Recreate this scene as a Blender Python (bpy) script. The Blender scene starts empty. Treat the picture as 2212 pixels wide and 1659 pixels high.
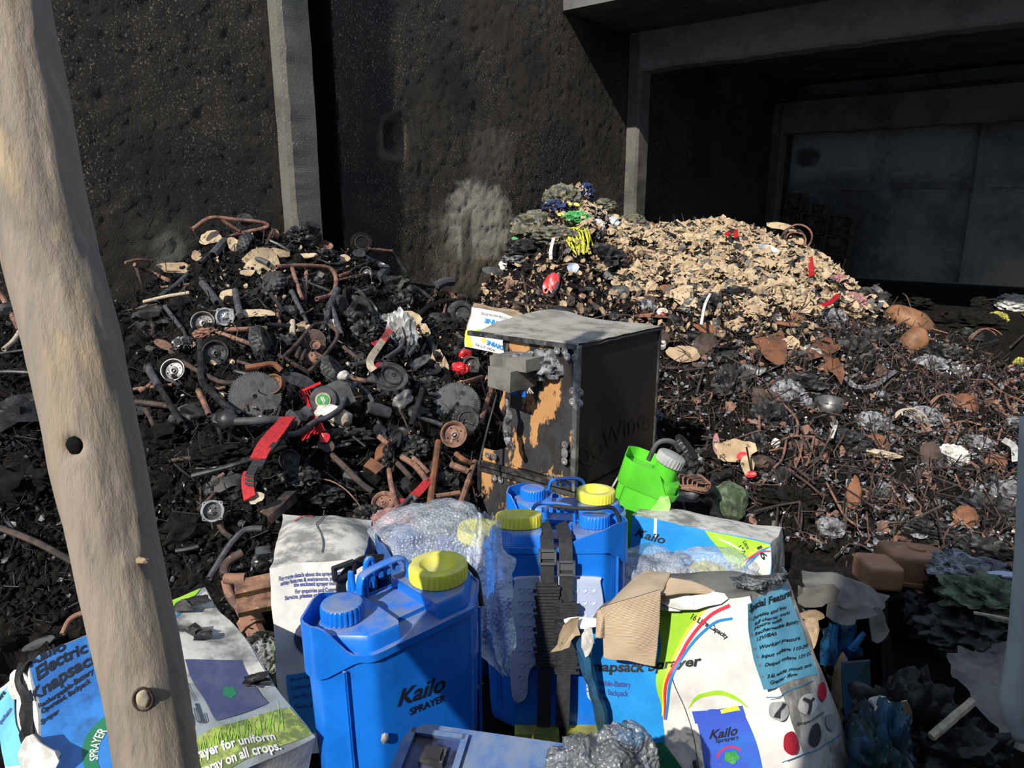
import bpy, bmesh, math, random
import numpy as np
from mathutils import Vector, Matrix, noise as mn

# ---------------------------------------------------------------- camera, light, exposure
F = 1534.0; PITCH = math.radians(14.1); H = 1.40
RT = np.array([1., 0, 0]); UP = np.array([0, math.sin(PITCH), math.cos(PITCH)]); FW = np.array([0, math.cos(PITCH), -math.sin(PITCH)])
CAM = np.array([0, 0, H])
scn = bpy.context.scene; COL = scn.collection
cd = bpy.data.cameras.new('camera'); cam = bpy.data.objects.new('camera', cd); COL.objects.link(cam)
cam.location = (0, 0, H); cam.rotation_euler = (math.pi / 2 - PITCH, 0, 0)
cd.sensor_width = 36; cd.lens = 36 * F / 2212; cd.clip_start = .05; cd.clip_end = 100
scn.camera = cam
scn.view_settings.view_transform = 'Standard'; scn.view_settings.look = 'None'
scn.view_settings.gamma = 1; scn.view_settings.use_curve_mapping = False
scn.view_settings.exposure = 0.25
wd = bpy.data.worlds.new('world'); scn.world = wd; wd.use_nodes = True
bg = wd.node_tree.nodes['Background']; bg.inputs[0].default_value = (.62, .76, 1, 1); bg.inputs[1].default_value = .62
SAZ = math.radians(31); SEL = math.radians(37)
SUN = np.array([-math.sin(SAZ) * math.cos(SEL), -math.cos(SAZ) * math.cos(SEL), math.sin(SEL)])
sl = bpy.data.lights.new('sun', 'SUN'); sl.energy = 5.2; sl.angle = math.radians(.6); sl.color = (1, .93, .82)
so = bpy.data.objects.new('sun', sl); COL.objects.link(so); so.location = (-4, -5, 6)
so.rotation_euler = Vector(-SUN).to_track_quat('-Z', 'Y').to_euler()

# ---------------------------------------------------------------- helpers
rng = np.random.default_rng(7)
def ray(px, py):
    a = (np.asarray(px, float) - 1106) / F; b = -(np.asarray(py, float) - 829.5) / F
    return FW + a[..., None] * RT + b[..., None] * UP
def at(px, py, w): return CAM + ray(px, py) * w
def proj(X):
    d = np.asarray(X) - CAM; w = d @ FW
    return 1106 + F * (d @ RT) / w, 829.5 - F * (d @ UP) / w, w
def unit(v): v = np.asarray(v, float); return v / (np.linalg.norm(v) + 1e-12)
def hash3(i, j, k, s):
    n = (i * 73856093) ^ (j * 19349663) ^ (k * 83492791) ^ (s * 2654435761 % (2 ** 31))
    n = n & 0x7fffffff; n = (n ^ (n >> 13)) * 1274126177 & 0x7fffffff; n = (n ^ (n >> 16)) * 668265263 & 0x7fffffff
    return ((n >> 7) & 0xffff) / 65535.0
def vnoise(P, s=0):
    P = np.asarray(P, float); i = np.floor(P).astype(np.int64); f = P - i; f = f * f * (3 - 2 * f); r = 0
    for dx in (0, 1):
        for dy in (0, 1):
            for dz in (0, 1):
                w = (f[..., 0] if dx else 1 - f[..., 0]) * (f[..., 1] if dy else 1 - f[..., 1]) * (f[..., 2] if dz else 1 - f[..., 2])
                r = r + w * hash3(i[..., 0] + dx, i[..., 1] + dy, i[..., 2] + dz, s)
    return r * 2 - 1
def fbm(P, s=0, o=3):
    r = 0; a = 1; P = np.asarray(P, float)
    for k in range(o): r = r + a * vnoise(P * 2 ** k, s + k); a *= .5
    return r
def vec_noise(P, s=0, o=2): return np.stack([fbm(P, s, o), fbm(P, s + 17, o), fbm(P, s + 31, o)], -1)
def frame(z, x=None):
    z = unit(z)
    x = np.array([1., 0, 0]) if x is None else np.asarray(x, float)
    if abs(z @ unit(x)) > .95: x = np.array([0, 0, 1.])
    x = unit(x - z * (x @ z)); return np.stack([x, np.cross(z, x), z], 1)
def rotz(a): c, s = math.cos(a), math.sin(a); return np.array([[c, -s, 0], [s, c, 0], [0, 0, 1.]])
def eul(x, y, z): return np.array(Matrix.Rotation(z, 3, 'Z') @ Matrix.Rotation(y, 3, 'Y') @ Matrix.Rotation(x, 3, 'X'))
def vdir(p, s):
    T = unit(CAM - p); R = unit(np.cross([0, 0, 1.], T)); U = np.cross(T, R)
    return unit(s[0] * R + s[1] * U + s[2] * T)
def join(*ms):
    V = []; Fc = []; n = 0
    for v, f in ms:
        V.append(np.asarray(v, float)); Fc += [[i + n for i in q] for q in f]; n += len(v)
    return np.concatenate(V), Fc
def xf(m, R=np.eye(3), t=(0, 0, 0), s=1): return m[0] @ (np.asarray(R) * s).T + np.asarray(t), m[1]
def box(c, sz):
    x, y, z = np.array(sz) / 2
    V = np.array([(i, j, k) for k in (-z, z) for j in (-y, y) for i in (-x, x)]) + np.array(c)
    return V, [[0, 2, 3, 1], [4, 5, 7, 6], [0, 1, 5, 4], [2, 6, 7, 3], [0, 4, 6, 2], [1, 3, 7, 5]]
def rings(Rs, close=True, cap0=True, cap1=True):
    n = len(Rs[0]); V = np.concatenate(Rs); Fc = []
    for k in range(len(Rs) - 1):
        for i in range(n if close else n - 1):
            j = (i + 1) % n; Fc.append([k * n + i, k * n + j, (k + 1) * n + j, (k + 1) * n + i])
    if cap0: Fc.append(list(range(n))[::-1])
    if cap1: Fc.append([(len(Rs) - 1) * n + i for i in range(n)])
    return V, Fc
def lathe(prof, seg=32, rf=None):
    a = np.arange(seg) * 2 * math.pi / seg; Rs = []
    for k, (r, z) in enumerate(prof):
        rr = r * np.ones(seg) if rf is None else rf(k, r, a, np.arange(seg))
        Rs.append(np.stack([rr * np.cos(a), rr * np.sin(a), z * np.ones(seg)], 1))
    return rings(Rs, cap0=prof[0][0] > 1e-4, cap1=prof[-1][0] > 1e-4)
def crom(P, n=5):
    P = [np.asarray(p, float) for p in P]
    if len(P) < 3: return np.array([P[0] + (P[-1] - P[0]) * t for t in np.linspace(0, 1, n + 1)])
    Q = [2 * P[0] - P[1]] + P + [2 * P[-1] - P[-2]]; out = []
    for i in range(1, len(Q) - 2):
        for t in np.arange(n) / n:
            a, b, c, d = Q[i - 1:i + 3]
            out.append(.5 * (2 * b + (c - a) * t + (2 * a - 5 * b + 4 * c - d) * t * t + (3 * b - a - 3 * c + d) * t ** 3))
    return np.array(out + [P[-1]])
def tube(P, r, seg=8, n=5, ell=1, tw=None, wob=0, hollow=False, raw=False):
    P = np.asarray(P, float) if raw else crom(P, n); m = len(P)
    r = np.ones(m) * r if np.isscalar(r) else np.interp(np.linspace(0, 1, m), np.linspace(0, 1, len(r)), r)
    T = np.gradient(P, axis=0); T /= np.linalg.norm(T, axis=1)[:, None] + 1e-9
    x = np.array([0, 0, 1.]) if abs(T[0][2]) < .9 else np.array([1., 0, 0])
    if tw is not None: x = np.asarray(tw, float)
    a = np.arange(seg) * 2 * math.pi / seg; Rs = []
    for k in range(m):
        x = unit(x - T[k] * (x @ T[k])); y = np.cross(T[k], x)
        Rs.append(P[k] + r[k] * (np.cos(a)[:, None] * x * ell + np.sin(a)[:, None] * y))
    if wob: Rs = [q + wob * vec_noise(q * 25, 3) for q in Rs]
    if hollow:
        for k in (0, -1):
            s = 1 if k else -1; c = P[k]; q = Rs[k]
            inn = [c + (q - c) * .7, c + (q - c) * .7 - s * T[k] * r[k] * 2]
            Rs = Rs + inn if k else inn[::-1] + Rs
    return rings(Rs)
def strap(P, wd_, nrm, th=.003, n=6):
    """flat band along P; nrm = face normal"""
    P = crom(P, n); T = np.gradient(P, axis=0); Rs = []
    for k in range(len(P)):
        t = unit(T[k]); nn = np.asarray(nrm if np.ndim(nrm) == 1 else nrm[min(k, len(nrm) - 1)], float)
        s = unit(np.cross(t, nn)); nn = np.cross(s, t)
        Rs.append(np.array([P[k] - s * wd_ / 2 - nn * th, P[k] + s * wd_ / 2 - nn * th, P[k] + s * wd_ / 2 + nn * th, P[k] - s * wd_ / 2 + nn * th]))
    return rings(Rs)
_ico = {}
def ico(sub):
    if sub not in _ico:
        b = bmesh.new(); bmesh.ops.create_icosphere(b, subdivisions=sub, radius=1)
        _ico[sub] = (np.array([v.co[:] for v in b.verts]), [[v.index for v in f.verts] for f in b.faces]); b.free()
    return _ico[sub]
def blob(c, rad, R=np.eye(3), amp=.25, fr=2.0, seed=0, sub=3, o=3, ridge=False):
    V, Fc = ico(sub); nz = fbm(V * fr + seed * 3.7, seed, o)
    if ridge: nz = 1 - 2 * np.abs(nz)
    return (V * (1 + amp * nz)[:, None] * np.array(rad)) @ np.asarray(R).T + np.asarray(c), Fc
def flake(c, rx, ry, n, seed=0, bend=.25, th=.004, ax=None, k=14, rg=3, jag=.3, corr=0):
    """irregular torn / bent sheet with thickness, around c, normal n"""
    rs = np.random.default_rng(seed); a = np.arange(k) * 2 * math.pi / k
    rad = rs.uniform(-1, 1, k); rad = 1 + jag * 1.5 * (rad * .4 + np.roll(rad, 1) * .35 + np.roll(rad, 2) * .25) + jag * .25 * rs.uniform(-1, 1, k); cx, cy = rs.uniform(-1, 1, 2)
    pts = [[0, 0]]
    for q in range(1, rg + 1): pts += [[rad[i] * q / rg * math.cos(a[i]), rad[i] * q / rg * math.sin(a[i])] for i in range(k)]
    p = np.array(pts); z = bend * (cx * p[:, 0] ** 2 + cy * p[:, 1] * np.abs(p[:, 1])) + bend * .35 * vnoise(np.c_[p * 2.2 + seed, p[:, :1] * 0], seed)
    L = np.c_[p[:, 0] * rx, p[:, 1] * ry, z * (rx + ry) / 2]; m = len(L)
    fc = [[0, 1 + i, 1 + (i + 1) % k] for i in range(k)]
    for q in range(rg - 1):
        o = 1 + q * k; fc += [[o + i, o + k + i, o + k + (i + 1) % k, o + (i + 1) % k] for i in range(k)]
    V = np.concatenate([L + [0, 0, th / 2], L - [0, 0, th / 2]]); o = 1 + (rg - 1) * k
    fc = fc + [[i + m for i in q][::-1] for q in fc] + [[o + i, o + m + i, o + m + (i + 1) % k, o + (i + 1) % k] for i in range(k)]
    return V @ frame(n, ax).T + np.asarray(c), fc

def mesh(name, m, mat, smooth=True):
    me = bpy.data.meshes.new(name); me.from_pydata(np.asarray(m[0]).tolist(), [], m[1])
    if smooth: me.polygons.foreach_set('use_smooth', [True] * len(me.polygons))
    me.materials.append(mat); me.update()
    if smooth is not True and smooth: 
        try: me.set_sharp_from_angle(angle=math.radians(smooth))
        except Exception: pass
    return me
def thing(name, label, cat, loc, group=None):
    o = bpy.data.objects.new(name, None); COL.objects.link(o); o.location = [float(v) for v in loc]; o.empty_display_size = .05
    o['label'] = label; o['category'] = cat
    if group: o['group'] = group
    return o
def wloc(o):
    l = np.array(o.location[:])
    while o.parent: o = o.parent; l = l + np.array(o.location[:])
    return l
def part(name, m, mat, parent, smooth=40, label=None, kind=None):
    l = wloc(parent); o = bpy.data.objects.new(name, mesh(name, (np.asarray(m[0]) - l, m[1]), mat, smooth))
    COL.objects.link(o); o.parent = parent
    if label: o['label'] = label
    if kind: o['kind'] = kind
    return o
def single(name, m, mat, label, cat, group=None, smooth=40, kind=None):
    V = np.asarray(m[0]); l = np.array([(V[:, 0].min() + V[:, 0].max()) / 2, (V[:, 1].min() + V[:, 1].max()) / 2, V[:, 2].min()])
    o = bpy.data.objects.new(name, mesh(name, (V - l, m[1]), mat, smooth)); COL.objects.link(o); o.location = l.tolist()
    if label: o['label'] = label
    if cat: o['category'] = cat
    if group: o['group'] = group
    if kind: o['kind'] = kind
    return o
def struct(name, m, mat, smooth=False):
    o = single(name, m, mat, None, None, kind='structure', smooth=smooth); return o

# ---------------------------------------------------------------- materials
def mat(name, c1, c2=None, rough=.8, metal=0., scale=6, lo=.42, hi=.6, c3=None, s3=25, lo3=.55, hi3=.68, bump=0., bs=60, bd=.004,
        spec=.4, alpha=None, trans=0, dust=None, dk=.5, stretch=None, vor=0, coat=0, world=False):
    m = bpy.data.materials.new(name); m.use_nodes = True; nt = m.node_tree; N = nt.nodes; Lk = nt.links
    b = N['Principled BSDF']; b.inputs['Roughness'].default_value = rough; b.inputs['Metallic'].default_value = metal
    b.inputs['Specular IOR Level'].default_value = spec
    if coat: b.inputs['Coat Weight'].default_value = coat; b.inputs['Coat Roughness'].default_value = .15
    if trans: b.inputs['Transmission Weight'].default_value = trans
    tc = N.new('ShaderNodeTexCoord'); src = tc.outputs['Object']
    if world:
        g = N.new('ShaderNodeNewGeometry'); src = g.outputs['Position']
    if stretch:
        mp = N.new('ShaderNodeMapping'); mp.inputs['Scale'].default_value = stretch; Lk.new(src, mp.inputs[0]); src = mp.outputs[0]
    def nz(sc, det=6):
        n = N.new('ShaderNodeTexNoise'); n.inputs['Scale'].default_value = sc; n.inputs['Detail'].default_value = det
        n.inputs['Roughness'].default_value = .65; Lk.new(src, n.inputs['Vector']); return n.outputs[0]
    def ramp(v, lo, hi):
        r = N.new('ShaderNodeMapRange'); r.interpolation_type = 'SMOOTHSTEP'; r.inputs[1].default_value = lo; r.inputs[2].default_value = hi; Lk.new(v, r.inputs[0]); return r.outputs[0]
    def mix(f, a, c):
        x = N.new('ShaderNodeMix'); x.data_type = 'RGBA'
        if hasattr(f, 'links'): Lk.new(f, x.inputs[0])
        else: x.inputs[0].default_value = f
        for k, v in ((6, a), (7, c)):
            if hasattr(v, 'links'): Lk.new(v, x.inputs[k])
            else: x.inputs[k].default_value = (*v, 1)
        return x.outputs[2]
    col = c1
    if c2 is not None: col = mix(ramp(nz(scale), lo, hi), c1, c2)
    if c3 is not None: col = mix(ramp(nz(s3), lo3, hi3), col, c3)
    if dust is not None:
        g = N.new('ShaderNodeNewGeometry'); s = N.new('ShaderNodeSeparateXYZ'); Lk.new(g.outputs['Normal'], s.inputs[0])
        q = N.new('ShaderNodeMath'); q.operation = 'MULTIPLY'; Lk.new(ramp(s.outputs[2], .45, .95), q.inputs[0]); Lk.new(ramp(nz(14), .3, .62), q.inputs[1])
        q2 = N.new('ShaderNodeMath'); q2.operation = 'MULTIPLY'; q2.inputs[1].default_value = dk; Lk.new(q.outputs[0], q2.inputs[0])
        col = mix(q2.outputs[0], col, dust)
    if hasattr(col, 'links'): Lk.new(col, b.inputs['Base Color'])
    else: b.inputs['Base Color'].default_value = (*col, 1)
    if bump:
        bp = N.new('ShaderNodeBump'); bp.inputs['Strength'].default_value = bump; bp.inputs['Distance'].default_value = bd
        if vor:
            v = N.new('ShaderNodeTexVoronoi'); v.inputs['Scale'].default_value = vor; Lk.new(src, v.inputs['Vector'])
            q = N.new('ShaderNodeMath'); q.operation = 'MULTIPLY_ADD'; q.inputs[1].default_value = -1; Lk.new(v.outputs[0], q.inputs[0]); Lk.new(nz(bs), q.inputs[2]); Lk.new(q.outputs[0], bp.inputs['Height'])
        else: Lk.new(nz(bs, 8), bp.inputs['Height'])
        Lk.new(bp.outputs[0], b.inputs['Normal'])
    if alpha is not None: b.inputs['Alpha'].default_value = alpha
    m['x'] = 1
    return m
SOOT = (.006, .0057, .0054)
K = dict(
 soot=mat('soot', SOOT, (.014, .013, .012), .9, scale=30, bump=.8, bs=80, bd=.01, spec=.12),
 heap=mat('charred_rubble', (.006, .0055, .005), (.018, .016, .015), .92, scale=28, c3=(.06, .045, .035), s3=90, lo3=.64, hi3=.72, spec=.12, bump=1, bs=70, bd=.02, world=True),
 char=mat('char', (.010, .010, .0105), (.045, .045, .048), .5, scale=25, lo=.5, hi=.7, bump=.6, bs=90, c3=(.16, .15, .14), s3=60, lo3=.66, hi3=.74),  # lighter grey tones put glossy highlights into the char colour
 rubber=mat('burnt_rubber', (.02, .02, .021), (.055, .055, .058), .6, scale=16, bump=.4, bs=90, c3=(.12, .11, .10), s3=35, lo3=.62, hi3=.75),
 rust=mat('rust', (.22, .115, .08), (.09, .052, .042), .8, scale=14, bump=.4, bs=120, bd=.002, c3=(.36, .22, .15), s3=45, lo3=.55, hi3=.7),
 orange=mat('orange_rust', (.19, .078, .036), (.095, .046, .028), .75, scale=9, bump=.3, bs=120, bd=.002, c3=(.10, .055, .04), s3=30, lo3=.58, hi3=.7),
 rustdark=mat('dark_rust', (.065, .042, .034), (.018, .016, .015), .75, scale=12, bump=.4, bs=100, bd=.002, c3=(.22, .10, .06), s3=28, lo3=.6, hi3=.72),
 steel=mat('sooty_steel', (.13, .13, .13), (.04, .04, .042), .42, .6, scale=14, bump=.2, bs=100, bd=.002, c3=(.28, .27, .26), s3=40, lo3=.58, hi3=.7),
 darksteel=mat('dark_steel', (.045, .046, .05), (.02, .02, .02), .45, .5, scale=18, bump=.3, bs=80, bd=.003, c3=(.14, .12, .10), s3=45, lo3=.62, hi3=.75),
 alu=mat('aluminium', (.5, .5, .5), (.2, .2, .2), .38, .75, scale=18, bump=.2, bs=90, bd=.002),
 grip=mat('burnt_grip', (.035, .037, .042), (.07, .072, .08), .6, scale=20, bump=.4, bs=150, bd=.002),
 card=mat('burnt_cardboard', (.40, .30, .19), (.24, .17, .11), .9, scale=9, c3=(.05, .04, .035), s3=22, lo3=.6, hi3=.68, bump=.5, bs=70),
 cardlt=mat('pale_cardboard', (.47, .37, .24), (.34, .25, .155), .9, scale=12, c3=(.05, .04, .03), s3=26, lo3=.56, hi3=.64, bump=.6, bs=60),
 crate=mat('burnt_crate', (.16, .12, .09), (.07, .055, .045), .9, scale=10),
 ash=mat('ash', (.10, .10, .11), (.30, .31, .345), .9, scale=22, c3=(.02, .02, .02), s3=34, lo3=.50, hi3=.60, bump=.9, bs=60, bd=.01),
 white=mat('scorched_white', (.62, .62, .60), (.38, .37, .35), .6, scale=18, bump=.4, bs=50, c3=(.06, .06, .06), s3=35, lo3=.62, hi3=.72),
 red=mat('red_plastic', (.55, .02, .03), (.38, .02, .025), .35, scale=20, c3=(.05, .01, .01), s3=40, lo3=.62, hi3=.7),
 redweb=mat('red_webbing', (.42, .02, .025), (.28, .015, .02), .7, scale=60, bump=.3, bs=300),
 pinkash=mat('scorched_pink', (.35, .15, .16), (.12, .08, .08), .8, scale=30, bump=.6, bs=60, c3=(.5, .35, .33), s3=60),
 yellow=mat('yellow_plastic', (.72, .70, .06), (.66, .62, .07), .45, scale=14, dust=(.36, .35, .22), dk=.55, bump=.05, bs=200),
 yellowdk=mat('dusty_yellow_plastic', (.40, .40, .06), (.2, .2, .05), .6, scale=14),
 blue=mat('blue_plastic', (.008, .16, .66), (.006, .13, .56), .32, scale=5, dust=(.20, .22, .24), dk=.75, coat=.2, c3=(.01, .05, .2), s3=50, lo3=.68, hi3=.78, bump=.04, bs=12),
 bluedk=mat('shaded_dusty_blue_plastic', (.03, .09, .28), (.06, .11, .22), .5, scale=7, dust=(.17, .21, .29), dk=.6),  # blue darkened to carry the lying tank's shade, plus real dust
 blueweb=mat('melted_blue', (.02, .17, .42), (.01, .03, .07), .35, scale=12, bump=.5, bs=20, bd=.01),
 teal=mat('scorched_teal', (.02, .045, .05), (.015, .08, .17), .55, scale=6, bump=.5, bs=30, c3=(.2, .2, .18), s3=50, lo3=.65, hi3=.7),
 green=mat('green_plastic', (.10, .56, .03), (.09, .50, .03), .3, scale=5, coat=.2, dust=(.2, .35, .15), dk=.3),
 greenlbl=mat('green_label', (.30, .62, .15), (.45, .7, .25), .3, scale=25, bump=.6, bs=25, bd=.01),
 moss=mat('scorched_green', (.035, .055, .03), (.12, .155, .095), .9, scale=26, bump=.8, bs=50, bd=.01, c3=(.02, .02, .02), s3=20),
 plastheap=mat('melted_olive_plastic', (.09, .09, .05), (.22, .20, .14), .5, scale=18, bump=.9, bs=40, bd=.015, c3=(.05, .06, .08), s3=24, lo3=.5, hi3=.6),
 neonnet=mat('yellow_netting', (.6, .62, .05), (.45, .48, .05), .5, scale=30),
 navy=mat('navy_plastic', (.03, .05, .14), (.01, .01, .02), .35, scale=15, bump=.4, bs=40),
 bgreen=mat('bright_green_plastic', (.03, .25, .07), (.1, .35, .1), .4, scale=40),
 ink=mat('black_ink', (.012, .014, .02), None, .5),
 inkblue=mat('navy_ink', (.03, .05, .22), None, .6),
 pwhite=mat('white_print', (.66, .66, .64), (.54, .54, .52), .4, scale=8, bump=.35, bs=14, bd=.006),
 pgreyed=mat('sooted_white_board', (.52, .51, .48), (.17, .17, .16), .8, scale=7, bump=.4, bs=16, bd=.006, c3=(.08, .08, .075), s3=9, lo3=.55, hi3=.75),
 pblue=mat('blue_print', (.025, .27, .68), (.02, .22, .58), .25, scale=6, coat=.3, bump=.5, bs=12, bd=.006),
 pbluedk=mat('blue_print_scorched', (.03, .18, .52), (.02, .11, .36), .28, scale=5, coat=.4, bump=.6, bs=9, bd=.008, c3=(.02, .04, .09), s3=7, lo3=.58, hi3=.75),
 pgreen=mat('green_print', (.33, .60, .04), (.28, .52, .04), .3, scale=8, coat=.2, bump=.4, bs=12, bd=.006),
 pdgreen=mat('dark_green_print', (.02, .16, .08), None, .4), pyellow=mat('yellow_print', (.85, .75, .05), None, .4),
 pred=mat('red_print', (.62, .03, .06), None, .4), pstripe=mat('blue_stripe_print', (.02, .20, .50), None, .4),
 plblue=mat('light_blue_print', (.16, .50, .70), (.13, .40, .58), .35, scale=6, bump=.3, bs=14, bd=.006),
 pgrey=mat('grey_print', (.30, .31, .32), None, .5), pdark=mat('dark_print', (.05, .055, .06), None, .5),
 foil=mat('sooty_foil', (.36, .37, .37), (.15, .15, .15), .4, .3, scale=14, c3=(.05, .05, .05), s3=30, lo3=.6, hi3=.7, bump=.5, bs=40),
 psky=mat('sky_print', (.26, .30, .32), (.16, .17, .17), .45, scale=6), pgrass=mat('grass_print', (.12, .16, .05), (.35, .42, .10), .5, scale=30, stretch=(1, 1, .3)),
 pnavy=mat('scorched_navy_print', (.05, .06, .14), (.08, .09, .16), .4, scale=12, bump=.2, bs=10), pcan=mat('blue_can_print', (.05, .10, .52), (.03, .16, .55), .3, scale=4),
 corr=mat('corrugated_board', (.47, .37, .26), (.40, .31, .22), .9, scale=6),
 bubble=mat('bubble_wrap', (.62, .68, .76), (.4, .46, .55), .18, scale=20, alpha=.34, bump=.8, bs=18, vor=110, bd=.006, spec=.9),
 bubble2=mat('bubble_wrap_flap', (.55, .62, .72), (.3, .36, .46), .2, scale=14, alpha=.55, bump=.9, bs=18, vor=110, bd=.006, spec=.9),
 bubbleg=mat('dirty_bubble_wrap', (.26, .28, .30), (.10, .11, .12), .25, scale=16, alpha=.6, bump=1, bs=24, vor=110, bd=.006, spec=.9),
 web=mat('black_webbing', (.014, .015, .018), (.022, .024, .027), .75, scale=80, bump=.4, bs=300, bd=.002),
 pad=mat('lumbar_pad', (.42, .50, .66), (.36, .44, .60), .45, scale=6),
 charply=mat('charred_plywood', (.030, .031, .034), (.016, .014, .013), .6, scale=7, bump=.35, bs=30, c3=(.42, .22, .085), s3=5.5, lo3=.515, hi3=.56, stretch=(1.6, 1.6, .8), world=True),
 charply2=mat('blackened_plywood', (.014, .011, .009), (.024, .017, .012), .6, scale=4, bump=.15, bs=40),
 topply=mat('ashy_plywood', (.30, .29, .26), (.19, .18, .16), .85, scale=8, c3=(.02, .02, .02), s3=4, lo3=.6, hi3=.7, bump=.3, bs=60),
 tan=mat('melted_tan_plastic', (.36, .19, .11), (.27, .14, .08), .6, scale=7, c3=(.55, .38, .22), s3=12, lo3=.64, hi3=.72, bump=.2, bs=30),
 tankrust=mat('tan_rusted_tank', (.26, .13, .06), (.15, .075, .04), .6, scale=6, c3=(.42, .31, .18), s3=10, lo3=.62, hi3=.7, bump=.2, bs=50),
 stick=mat('pale_stick', (.45, .38, .28), (.3, .26, .2), .9, scale=40),
 cloth=mat('grey_cloth', (.17, .165, .15), (.09, .085, .08), .95, scale=5, bump=.3, bs=60),
 palepipe=mat('pale_pipe', (.36, .38, .37), (.28, .29, .29), .6, scale=4),
 darkgrey=mat('dark_grey_plastic', (.07, .075, .085), None, .45),
 wood=None)
# ---------------------------------------------------------------- building
P0 = np.array([-1.88, 6.0, 0]); D_ = np.array([.633, .774, 0]); D_ /= np.linalg.norm(D_); N_ = np.array([D_[1], -D_[0], 0])
def B(s, q, z): return P0 + D_ * s + N_ * q + np.array([0, 0, z])
def bbox(s0, s1, q0, q1, z0, z1):
    V = np.array([B(s, q, z) for z in (z0, z1) for q in (q0, q1) for s in (s0, s1)])
    return V, [[0, 1, 3, 2], [4, 6, 7, 5], [0, 4, 5, 1], [2, 3, 7, 6], [0, 2, 6, 4], [1, 5, 7, 3]]
def phit(s, px, py):      # hit the cross plane at station s -> (q, z)
    r = ray(px, py); t = ((P0 + D_ * s - CAM) @ D_) / (r @ D_); X = CAM + r * t - P0; return X @ N_, X[2]
def whit(px, py, q=0):
    r = ray(px, py); t = ((P0 + N_ * q - CAM) @ N_) / (r @ N_); X = CAM + r * t - P0; return X @ D_, X[2]
S1, S2, SE = 5.43, 10.87, 12.07
zc = phit(S1, 1365, 75)[1]; zb = phit(S1, 1385, 152)[1]
zb2 = phit(S2, 1690, 290)[1]; zc2 = phit(S2, 1669, 227)[1]
print('ceil', zc, zb, zc2, zb2)

def wallmat(name, base, b2, stains, speck=(.17, .15, .12), sp=1.0, bump=1., rough=.85):
    m = mat(name, base, b2, rough, scale=1.4, lo=.4, hi=.65, world=True)
    nt = m.node_tree; N = nt.nodes; L = nt.links; b = N['Principled BSDF']; g = N.new('ShaderNodeNewGeometry')
    col = b.inputs['Base Color'].links[0].from_socket
    def math_(op, a, c=None, d=None):
        x = N.new('ShaderNodeMath'); x.operation = op
        for k, v in enumerate((a, c, d)):
            if v is None: continue
            if hasattr(v, 'links'): L.new(v, x.inputs[k])
            else: x.inputs[k].default_value = v
        return x.outputs[0]
    def nz(sc, det=6, ro=.6):
        n = N.new('ShaderNodeTexNoise'); n.inputs['Scale'].default_value = sc; n.inputs['Detail'].default_value = det; n.inputs['Roughness'].default_value = ro; L.new(g.outputs['Position'], n.inputs['Vector']); return n.outputs[0]
    def mr(v, a, c):
        x = N.new('ShaderNodeMapRange'); x.interpolation_type = 'SMOOTHSTEP'; x.inputs[1].default_value = a; x.inputs[2].default_value = c; L.new(v, x.inputs[0]); return x.outputs[0]
    def mix(f, a, c):
        x = N.new('ShaderNodeMix'); x.data_type = 'RGBA'; L.new(f, x.inputs[0]); L.new(a, x.inputs[6]); x.inputs[7].default_value = (*c, 1); return x.outputs[2]
    v = N.new('ShaderNodeVectorMath'); v.operation = 'DOT_PRODUCT'; L.new(g.outputs['Position'], v.inputs[0]); v.inputs[1].default_value = D_.tolist()
    s = math_('SUBTRACT', v.outputs['Value'], float(P0 @ D_))
    v = N.new('ShaderNodeVectorMath'); v.operation = 'DOT_PRODUCT'; L.new(g.outputs['Position'], v.inputs[0]); v.inputs[1].default_value = N_.tolist()
    qq = math_('SUBTRACT', v.outputs['Value'], float(P0 @ N_))
    sp_ = N.new('ShaderNodeSeparateXYZ'); L.new(g.outputs['Position'], sp_.inputs[0]); z = sp_.outputs[2]
    nb = nz(7, 10, .72)
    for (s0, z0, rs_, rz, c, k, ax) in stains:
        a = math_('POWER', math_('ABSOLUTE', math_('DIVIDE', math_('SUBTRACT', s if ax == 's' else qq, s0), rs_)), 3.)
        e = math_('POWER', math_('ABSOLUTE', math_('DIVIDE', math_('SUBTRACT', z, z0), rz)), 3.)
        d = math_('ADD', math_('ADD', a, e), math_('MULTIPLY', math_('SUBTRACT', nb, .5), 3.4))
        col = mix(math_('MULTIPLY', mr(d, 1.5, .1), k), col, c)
    if sp:
        f = math_('MULTIPLY', mr(nz(62, 3, .7), .575, .66), mr(nz(1.1, 3), .34, .60))
        col = mix(math_('MULTIPLY', f, sp), col, speck)
    L.new(col, b.inputs['Base Color'])
    bp = N.new('ShaderNodeBump'); bp.inputs['Strength'].default_value = bump; bp.inputs['Distance'].default_value = .012
    L.new(math_('ADD', nz(48, 5, .75), math_('MULTIPLY', nz(9, 4), .25)), bp.inputs['Height']); L.new(bp.outputs[0], b.inputs['Normal'])
    return m
sa, za = whit(1065, 470); sb, zb_ = whit(985, 440); sc_, zc_ = whit(1110, 560)
stains = []
def stain(px0, py0, px1, py1, c, k=1.):
    s0, _ = whit(px0, (py0 + py1) / 2); s1, _ = whit(px1, (py0 + py1) / 2); xm = (px0 + px1) / 2; z0 = whit(xm, py1)[1]; z1 = whit(xm, py0)[1]
    stains.append(((s0 + s1) / 2, (z0 + z1) / 2, abs(s1 - s0) / 2, abs(z1 - z0) / 2, c, k, 's'))
stain(930, 430, 1110, 640, (.20, .165, .12), .8); stain(965, 395, 1102, 560, (.50, .46, .37)); stain(1010, 270, 1110, 400, (.15, .125, .095), .6); stain(995, 450, 1020, 580, (.10, .08, .06), .8)
stain(330, 500, 400, 575, (.36, .36, .28), .9); stain(280, 470, 420, 600, (.07, .065, .05), .7)
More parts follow.
